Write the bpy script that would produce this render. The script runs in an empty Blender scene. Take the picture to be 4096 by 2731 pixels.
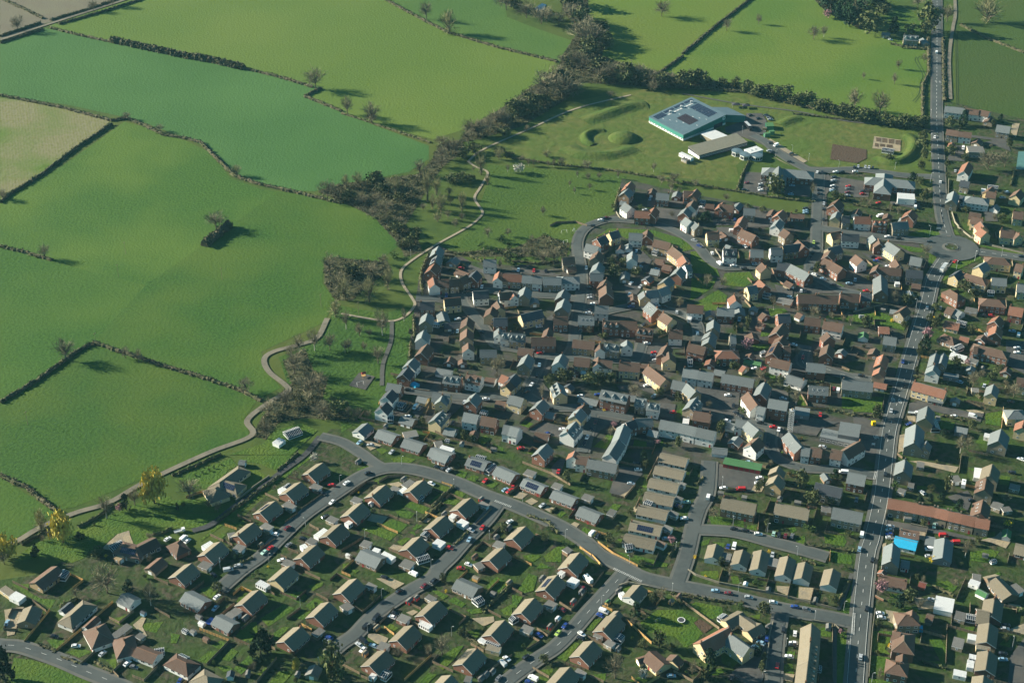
import bpy, bmesh, math, random
from math import radians as R_, sin, cos, pi
from mathutils import Vector, Matrix

# ------------------------------------------------------------------ camera, sky, sun, exposure
S = bpy.context.scene
CAM_H = 518.0; PITCH = radians32 = R_(32.0); FPX = 6300.0; CX = 2048.0; CY = 1365.5
cam = bpy.data.cameras.new('camera'); co = bpy.data.objects.new('camera', cam)
S.collection.objects.link(co); S.camera = co
co.location = (0, 0, CAM_H); co.rotation_euler = (pi/2 - PITCH, 0, 0)
cam.sensor_width = 36; cam.lens = 36*FPX/4096; cam.clip_start = 5; cam.clip_end = 9000
SUN_EL = R_(21.0); SUN_AZ = R_(163.0)            # direction towards the sun, from +X anticlockwise
sun_v = Vector((cos(SUN_AZ)*cos(SUN_EL), sin(SUN_AZ)*cos(SUN_EL), sin(SUN_EL)))
W = bpy.data.worlds.new('World'); S.world = W; W.use_nodes = True
nt = W.node_tree; bg = nt.nodes['Background']
sky = nt.nodes.new('ShaderNodeTexSky'); sky.sky_type = 'NISHITA'; sky.sun_disc = False
sky.sun_elevation = SUN_EL; sky.sun_rotation = pi/2 - SUN_AZ
sky.air_density = 1.6; sky.dust_density = 0.6; sky.ozone_density = 2.0
tint = nt.nodes.new('ShaderNodeMix'); tint.data_type = 'RGBA'; tint.blend_type = 'MULTIPLY'; tint.inputs[0].default_value = 1
tint.inputs[7].default_value = (.24, .66, .82, 1)          # clear teal-blue spring sky
nt.links.new(sky.outputs[0], tint.inputs[6]); nt.links.new(tint.outputs[2], bg.inputs[0]); bg.inputs[1].default_value = 0.05
sl = bpy.data.lights.new('sun', 'SUN'); sl.energy = 5.0; sl.angle = R_(0.5); sl.color = (1, .93, .78)
so = bpy.data.objects.new('sun', sl); S.collection.objects.link(so)
so.rotation_euler = sun_v.to_track_quat('Z', 'Y').to_euler()
S.view_settings.view_transform = 'Standard'; S.view_settings.look = 'None'
S.view_settings.exposure = 1.48; S.view_settings.gamma = 1
COL = S.collection
rnd = random.Random(7)

# ------------------------------------------------------------------ helpers
def at(px, py, z=0.0):
    """photo pixel (4096 wide) -> world point on the plane at height z"""
    a = (px-CX)/FPX; b = -(py-CY)/FPX
    d = Vector((a, cos(PITCH)+b*sin(PITCH), -sin(PITCH)+b*cos(PITCH)))
    t = (CAM_H-z)/-d.z
    return Vector((d.x*t, d.y*t, z))

def node_mat(name, c1, c2=None, scale=.5, rough=.9, detail=4, bump=0, c3=None, scale3=.02, obvar=0, spec=.2, metallic=0, stripes=None, lo=.35, hi=.65):
    """procedural material: two noise-mixed colours, an optional broad third one, stripes and a per-object shift"""
    m = bpy.data.materials.new(name); m.use_nodes = True
    n = m.node_tree.nodes; L = m.node_tree.links; b = n['Principled BSDF']
    b.inputs['Roughness'].default_value = rough; b.inputs['Specular IOR Level'].default_value = spec
    b.inputs['Metallic'].default_value = metallic
    tc = n.new('ShaderNodeTexCoord').outputs['Object']
    def noise(s, d=detail):
        x = n.new('ShaderNodeTexNoise'); x.inputs['Scale'].default_value = s; x.inputs['Detail'].default_value = d
        L.new(tc, x.inputs['Vector']); return x.outputs['Fac']
    def ramp(f, lo=lo, hi=hi):
        x = n.new('ShaderNodeMapRange'); x.inputs[1].default_value = lo; x.inputs[2].default_value = hi
        L.new(f, x.inputs[0]); return x.outputs[0]
    def mix(f, a, bb):
        x = n.new('ShaderNodeMix'); x.data_type = 'RGBA'
        L.new(f, x.inputs[0])
        for i, v in ((6, a), (7, bb)):
            if isinstance(v, tuple): x.inputs[i].default_value = (*v, 1)
            else: L.new(v, x.inputs[i])
        return x.outputs[2]
    f1 = noise(scale)
    col = mix(ramp(f1), c1, c2 or tuple(v*.75 for v in c1))
    if stripes:
        ang, sc, cs, amt = stripes
        mp = n.new('ShaderNodeMapping'); mp.inputs['Rotation'].default_value = (0, 0, ang); L.new(tc, mp.inputs[0])
        w = n.new('ShaderNodeTexWave'); w.inputs['Scale'].default_value = sc; w.inputs['Distortion'].default_value = 2.5
        w.inputs['Detail'].default_value = 3; w.inputs['Detail Scale'].default_value = .6
        L.new(mp.outputs[0], w.inputs['Vector'])
        mm = n.new('ShaderNodeMath'); mm.operation = 'MULTIPLY'; mm.inputs[1].default_value = amt
        L.new(w.outputs['Fac'], mm.inputs[0]); col = mix(mm.outputs[0], col, cs)
    if c3: col = mix(ramp(noise(scale3, 3), .42, .66), col, c3)
    if obvar:
        oi = n.new('ShaderNodeObjectInfo'); h = n.new('ShaderNodeHueSaturation')
        mr = n.new('ShaderNodeMapRange'); mr.inputs[3].default_value = 1-obvar; mr.inputs[4].default_value = 1+obvar
        L.new(oi.outputs['Random'], mr.inputs[0]); L.new(mr.outputs[0], h.inputs['Value'])
        L.new(col, h.inputs['Color']); col = h.outputs[0]
    L.new(col, b.inputs['Base Color'])
    if bump:
        bp = n.new('ShaderNodeBump'); bp.inputs['Strength'].default_value = bump; bp.inputs['Distance'].default_value = .8
        L.new(f1, bp.inputs['Height']); L.new(bp.outputs[0], b.inputs['Normal'])
    return m

MB_all = {}
class MB:
    """collects faces with material indices and links them as ONE mesh object"""
    def __init__(s): s.v = []; s.f = []; s.m = []
    def face(s, pts, m=0):
        k = len(s.v); s.v += [tuple(p) for p in pts]; s.f.append(tuple(range(k, k+len(pts)))); s.m.append(m)
    def box(s, x0, x1, y0, y1, z0, z1, m=0, M=None, top=None):
        p = [(x0,y0,z0),(x1,y0,z0),(x1,y1,z0),(x0,y1,z0),(x0,y0,z1),(x1,y0,z1),(x1,y1,z1),(x0,y1,z1)]
        if M is not None: p = [M @ Vector(q) for q in p]
        for i, q in enumerate(((3,2,1,0),(4,5,6,7),(0,1,5,4),(1,2,6,5),(2,3,7,6),(3,0,4,7))):
            s.face([p[j] for j in q], (top if top is not None and i == 1 else m))
    def prism(s, prof, a, b, m=0, cap=None, axis='x'):
        """closed profile (y,z) swept along x from a to b"""
        f = (lambda t, q: (t, q[0], q[1])) if axis == 'x' else (lambda t, q: (q[0], t, q[1]))
        n = len(prof)
        for i in range(n):
            p, q = prof[i], prof[(i+1) % n]
            s.face([f(a,p), f(a,q), f(b,q), f(b,p)], m if not isinstance(m, list) else m[i])
        c = cap if cap is not None else (m if not isinstance(m, list) else m[0])
        s.face([f(a,q) for q in reversed(prof)], c); s.face([f(b,q) for q in prof], c)
    def tube(s, p, q, r0, r1, n=6, m=0):
        p, q = Vector(p), Vector(q); d = (q-p).normalized()
        u = d.orthogonal().normalized(); w = d.cross(u)
        A = [p+(u*cos(2*pi*i/n)+w*sin(2*pi*i/n))*r0 for i in range(n)]
        B = [q+(u*cos(2*pi*i/n)+w*sin(2*pi*i/n))*r1 for i in range(n)]
        for i in range(n): s.face([A[i], A[(i+1)%n], B[(i+1)%n], B[i]], m)
        s.face(B, m); s.face(list(reversed(A)), m)
    def data(s, name, mats):
        me = bpy.data.meshes.new(name); me.from_pydata(s.v, [], s.f)
        for k in (mats if isinstance(mats, (list, tuple)) else [mats]): me.materials.append(k)
        me.polygons.foreach_set('material_index', s.m); me.update(); return me
    def build(s, name, mats, parent=None):
        return link(name, s.data(name, mats), parent)

def link(name, me, parent=None, loc=None, rz=0):
    o = bpy.data.objects.new(name, me); COL.objects.link(o)
    if parent: o.parent = parent
    if loc is not None: o.location = loc
    if rz: o.rotation_euler = (0, 0, rz)
    return o
def empty(name, loc, rz=0):
    o = bpy.data.objects.new(name, None); COL.objects.link(o); o.empty_display_size = .5
    o.location = loc; o.rotation_euler = (0, 0, rz); return o

THINGS = []     # (object, look, category, group, photo x, photo y) labelled at the end
def thing(o, look, cat, group, px, py): THINGS.append((o, look, cat, group, px, py)); o['category'] = cat; return o
def struct(o): o['kind'] = 'structure'; return o

# ------------------------------------------------------------------ materials
M = {}
def mk(k, *a, **kw): M[k] = node_mat(k, *a, **kw)
# ground covers
mk('grassland', (0.051,0.083,0.0087), (0.035,0.065,0.0068), .12, detail=6, c3=(0.066,0.086,0.0124), scale3=.012, bump=.6)
mk('grassy', (0.080,0.132,0.0136), (0.063,0.113,0.0112), .5, detail=7, c3=(0.094,0.139,0.0174), scale3=.006, bump=.5, stripes=(.5,.10,(0.097,0.142,0.0186),.35))
mk('grassy2', (0.107,0.142,0.0155), (0.087,0.122,0.0136), .4, detail=7, c3=(0.087,0.137,0.0124), scale3=.008, bump=.5)
mk('wheat', (0.041,0.110,0.0211), (0.034,0.096,0.0174), .5, detail=7, c3=(0.053,0.125,0.0260), scale3=.008, bump=.5, stripes=(.55,.12,(0.051,0.122,0.0260),.4))
mk('wheat2', (0.056,0.113,0.0161), (0.043,0.096,0.0136), .4, detail=7, c3=(0.069,0.122,0.0174), scale3=.01, bump=.5)
mk('stubble', (.165,.155,.075), (0.128,0.132,0.0310), .3, detail=6, c3=(0.076,0.127,0.0124), scale3=.016, bump=.5, stripes=(-.30,.14,(.19,.17,.10),.55))
mk('pasture', (0.047,0.110,0.0087), (0.027,0.076,0.0056), .55, detail=9, c3=(0.067,0.120,0.0112), scale3=.012, bump=.5)
mk('pasture2', (0.041,0.102,0.0074), (0.024,0.073,0.0050), .5, detail=9, c3=(0.056,0.108,0.0093), scale3=.01, bump=.5)
mk('pasture3', (0.037,0.096,0.0068), (0.022,0.067,0.0043), .5, detail=9, c3=(0.059,0.104,0.0087), scale3=.012, bump=.5)
mk('pasture4', (0.036,0.090,0.0062), (0.021,0.063,0.0043), .5, detail=9, c3=(0.063,0.100,0.0074), scale3=.013, bump=.5)
mk('plough', (.145,.125,.085), (.12,.105,.07), .6, detail=6, c3=(.15,.14,.085), scale3=.02, bump=.6)
mk('striped', (0.090,0.142,0.0136), (0.069,0.118,0.0112), .4, detail=7, c3=(0.065,0.120,0.0112), scale3=.01, bump=.5, stripes=(-.37,.16,(0.122,0.152,0.0223),.7))
mk('olive', (0.046,0.080,0.0093), (0.037,0.069,0.0081), .5, detail=7, c3=(0.051,0.076,0.0112), scale3=.01, bump=.6)
mk('olive2', (0.047,0.073,0.0099), (0.037,0.063,0.0081), .5, detail=7, c3=(0.035,0.069,0.0081), scale3=.008, bump=.6)
mk('rough', (0.107,0.110,0.0248), (0.056,0.086,0.0112), .16, detail=8, c3=(0.061,0.098,0.0112), scale3=.02, bump=1.0, lo=.3, hi=.7)
mk('meadow', (0.046,0.088,0.0074), (0.033,0.071,0.0062), .45, detail=8, c3=(0.061,0.096,0.0093), scale3=.014, bump=.8)
mk('meadow2', (0.033,0.082,0.0062), (0.023,0.063,0.0050), .45, detail=8, c3=(0.045,0.086,0.0068), scale3=.02, bump=.9)
mk('garden', (0.022,0.039,0.0068), (.060,.050,.030), .28, detail=8, c3=(0.029,0.057,0.0062), scale3=.07, bump=1.0, lo=.42, hi=.6)
mk('lawn', (0.047,0.098,0.0068), (0.033,0.076,0.0056), .7, detail=8, c3=(0.065,0.102,0.0074), scale3=.06, bump=.8)
mk('estate', (.050,.048,.043), (.066,.056,.045), .35, detail=8, c3=(.026,.046,.010), scale3=.075, bump=.5)
mk('scrub_ground', (.045,.05,.016), (.06,.055,.025), .4, detail=7, bump=1.0)
mk('gravel', (.33,.265,.165), (.26,.21,.135), 1.2, detail=7, c3=(.21,.18,.13), scale3=.2, bump=.3)
mk('soil', (.060,.038,.022), (.045,.028,.017), .8, bump=.6, stripes=(.12,.5,(.11,.072,.045),.7))
mk('asphalt', (.066,.076,.072), (.054,.062,.060), .5, detail=8, c3=(.080,.088,.082), scale3=.06)
mk('asphalt_yard', (.068,.068,.062), (.052,.052,.05), .4, detail=8, c3=(.09,.082,.07), scale3=.09, bump=.2)
mk('pavement', (.100,.102,.09), (.085,.087,.077), .8, detail=6, c3=(.115,.112,.095), scale3=.1)
mk('lane', (.17,.15,.11), (.125,.112,.085), .6, detail=6, c3=(.19,.165,.12), scale3=.1)
mk('drive', (.052,.054,.053), (.042,.042,.043), .6, detail=6)
mk('path', (.30,.25,.17), (.24,.20,.14), .8, detail=6)
mk('greypath', (.085,.085,.072), (.07,.07,.062), .8)
mk('rut', (.034,.055,.016), (.026,.045,.012), .5)
mk('paint', (.62,.62,.58), (.5,.5,.46), 1.5)
mk('court', (.08,.18,.165), (.065,.15,.14), .3)
mk('pond', (.03,.06,.10), (.02,.05,.08), .3, rough=.1, spec=.6)
# buildings
WALL = {}; ROOF = {}
for k, c, v in (('r',(.205,.100,.066),.2),('b',(.20,.135,.085),.15),('y',(.56,.45,.26),.10),('w',(.74,.73,.68),.06),
             ('s',(.26,.22,.155),.15),('o',(.38,.28,.155),.14),('g',(.2,.2,.2),.1),('u',(.1,.3,.5),.1),('e',(.1,.25,.12),.1)):
    mk('wall_'+k, c, tuple(x*.84 for x in c), 1.2, detail=5, obvar=v, c3=tuple(x*.92 for x in c), scale3=.3); WALL[k] = M['wall_'+k]
for k, c, v in (('t',(.195,.165,.115),.16),('g',(.165,.182,.178),.18),('b',(.125,.078,.055),.2),('r',(.225,.105,.066),.22),('d',(.16,.05,.035),.2),
             ('k',(.062,.072,.082),.2),('u',(.02,.38,.62),.02),('e',(.06,.16,.06),.1),('w',(.6,.6,.58),.05),('s',(.15,.145,.13),.2),('y',(.19,.165,.12),.15),('p',(.28,.2,.11),.1)):
    mk('roof_'+k, c, tuple(x*.78 for x in c), 2.2, rough=.85, detail=6, obvar=v, c3=tuple(x*.86+.012 for x in c), scale3=.25, bump=.35); ROOF[k] = M['roof_'+k]
mk('white', (.80,.80,.78), (.74,.74,.72), 1)
mk('door_red', (.35,.04,.04), (.3,.03,.03), 1)
mk('door_dark', (.05,.05,.06), (.04,.04,.05), 1)
mk('glass', (.028,.036,.045), (.02,.028,.036), .5, rough=.08, spec=.6)
mk('solar', (.02,.026,.05), (.016,.02,.04), 2, rough=.15, spec=.5)
mk('brickstack', (.24,.13,.08), (.19,.10,.06), 2)
mk('timber', (.21,.155,.095), (.15,.11,.07), .7, obvar=.35)
mk('timber_orange_and_lit', (.50,.30,.11), (.42,.25,.09), .7, obvar=.1)  # orange timber of sheds and play frame; on fences it paints in sunlight
mk('stonewall', (.26,.23,.17), (.2,.18,.13), .8, obvar=.2)
mk('metal', (.42,.44,.44), (.36,.38,.38), 1, rough=.5)
mk('greensteel', (.05,.21,.17), (.045,.19,.15), .4, rough=.5)
mk('bluegrey_roof', (.10,.145,.165), (.085,.13,.15), .3, rough=.55)
# plants
mk('bark', (.12,.095,.065), (.085,.07,.048), 1.5)
mk('birchbark', (.45,.42,.36), (.3,.28,.24), 1.5)
LEAF = {}
for k, c, v in (('b',(.185,.165,.100),.25),('l',(.25,.235,.115),.18),('o',(.085,.098,.036),.30),('e',(.018,.045,.018),.3),('s',(.062,.105,.026),.35),
             ('y',(.52,.44,.09),.08),('f',(.66,.46,.02),.08),('p',(.36,.20,.21),.12),('w',(.46,.44,.38),.1)):
    mk('leaf_'+k, c, tuple(x*.62 for x in c), 1.1, detail=3, obvar=v, lo=.4, hi=.6); LEAF[k] = M['leaf_'+k]
mk('scrub_brown', (.135,.125,.070), (.10,.095,.05), .3)
mk('scrub_olive', (.080,.092,.036), (.06,.07,.026), .3)
mk('hedge', (.060,.070,.024), (.095,.080,.042), .5, detail=5, obvar=.25)
mk('fieldhedge', (.095,.080,.045), (.055,.062,.022), .22, detail=5, obvar=.12)
# vehicles
CARC = {'w':('white',(.80,.80,.78)),'s':('silver',(.42,.44,.45)),'g':('grey',(.15,.155,.16)),'k':('black',(.014,.015,.018)),'r':('red',(.45,.02,.02)),
        'd':('dark red',(.13,.015,.02)),'b':('blue',(.02,.05,.22)),'l':('pale blue',(.24,.38,.48)),'t':('pale green',(.38,.58,.48)),'e':('lime green',(.36,.5,.10))}
for k, (n_, c) in CARC.items(): mk('paint_'+k, c, tuple(x*.93 for x in c), .6, rough=.28, spec=.5)
mk('tyre', (.02,.02,.02), (.015,.015,.015), 3); mk('lamp_glass', (.7,.7,.65), (.6,.6,.55), 2, rough=.2)

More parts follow.
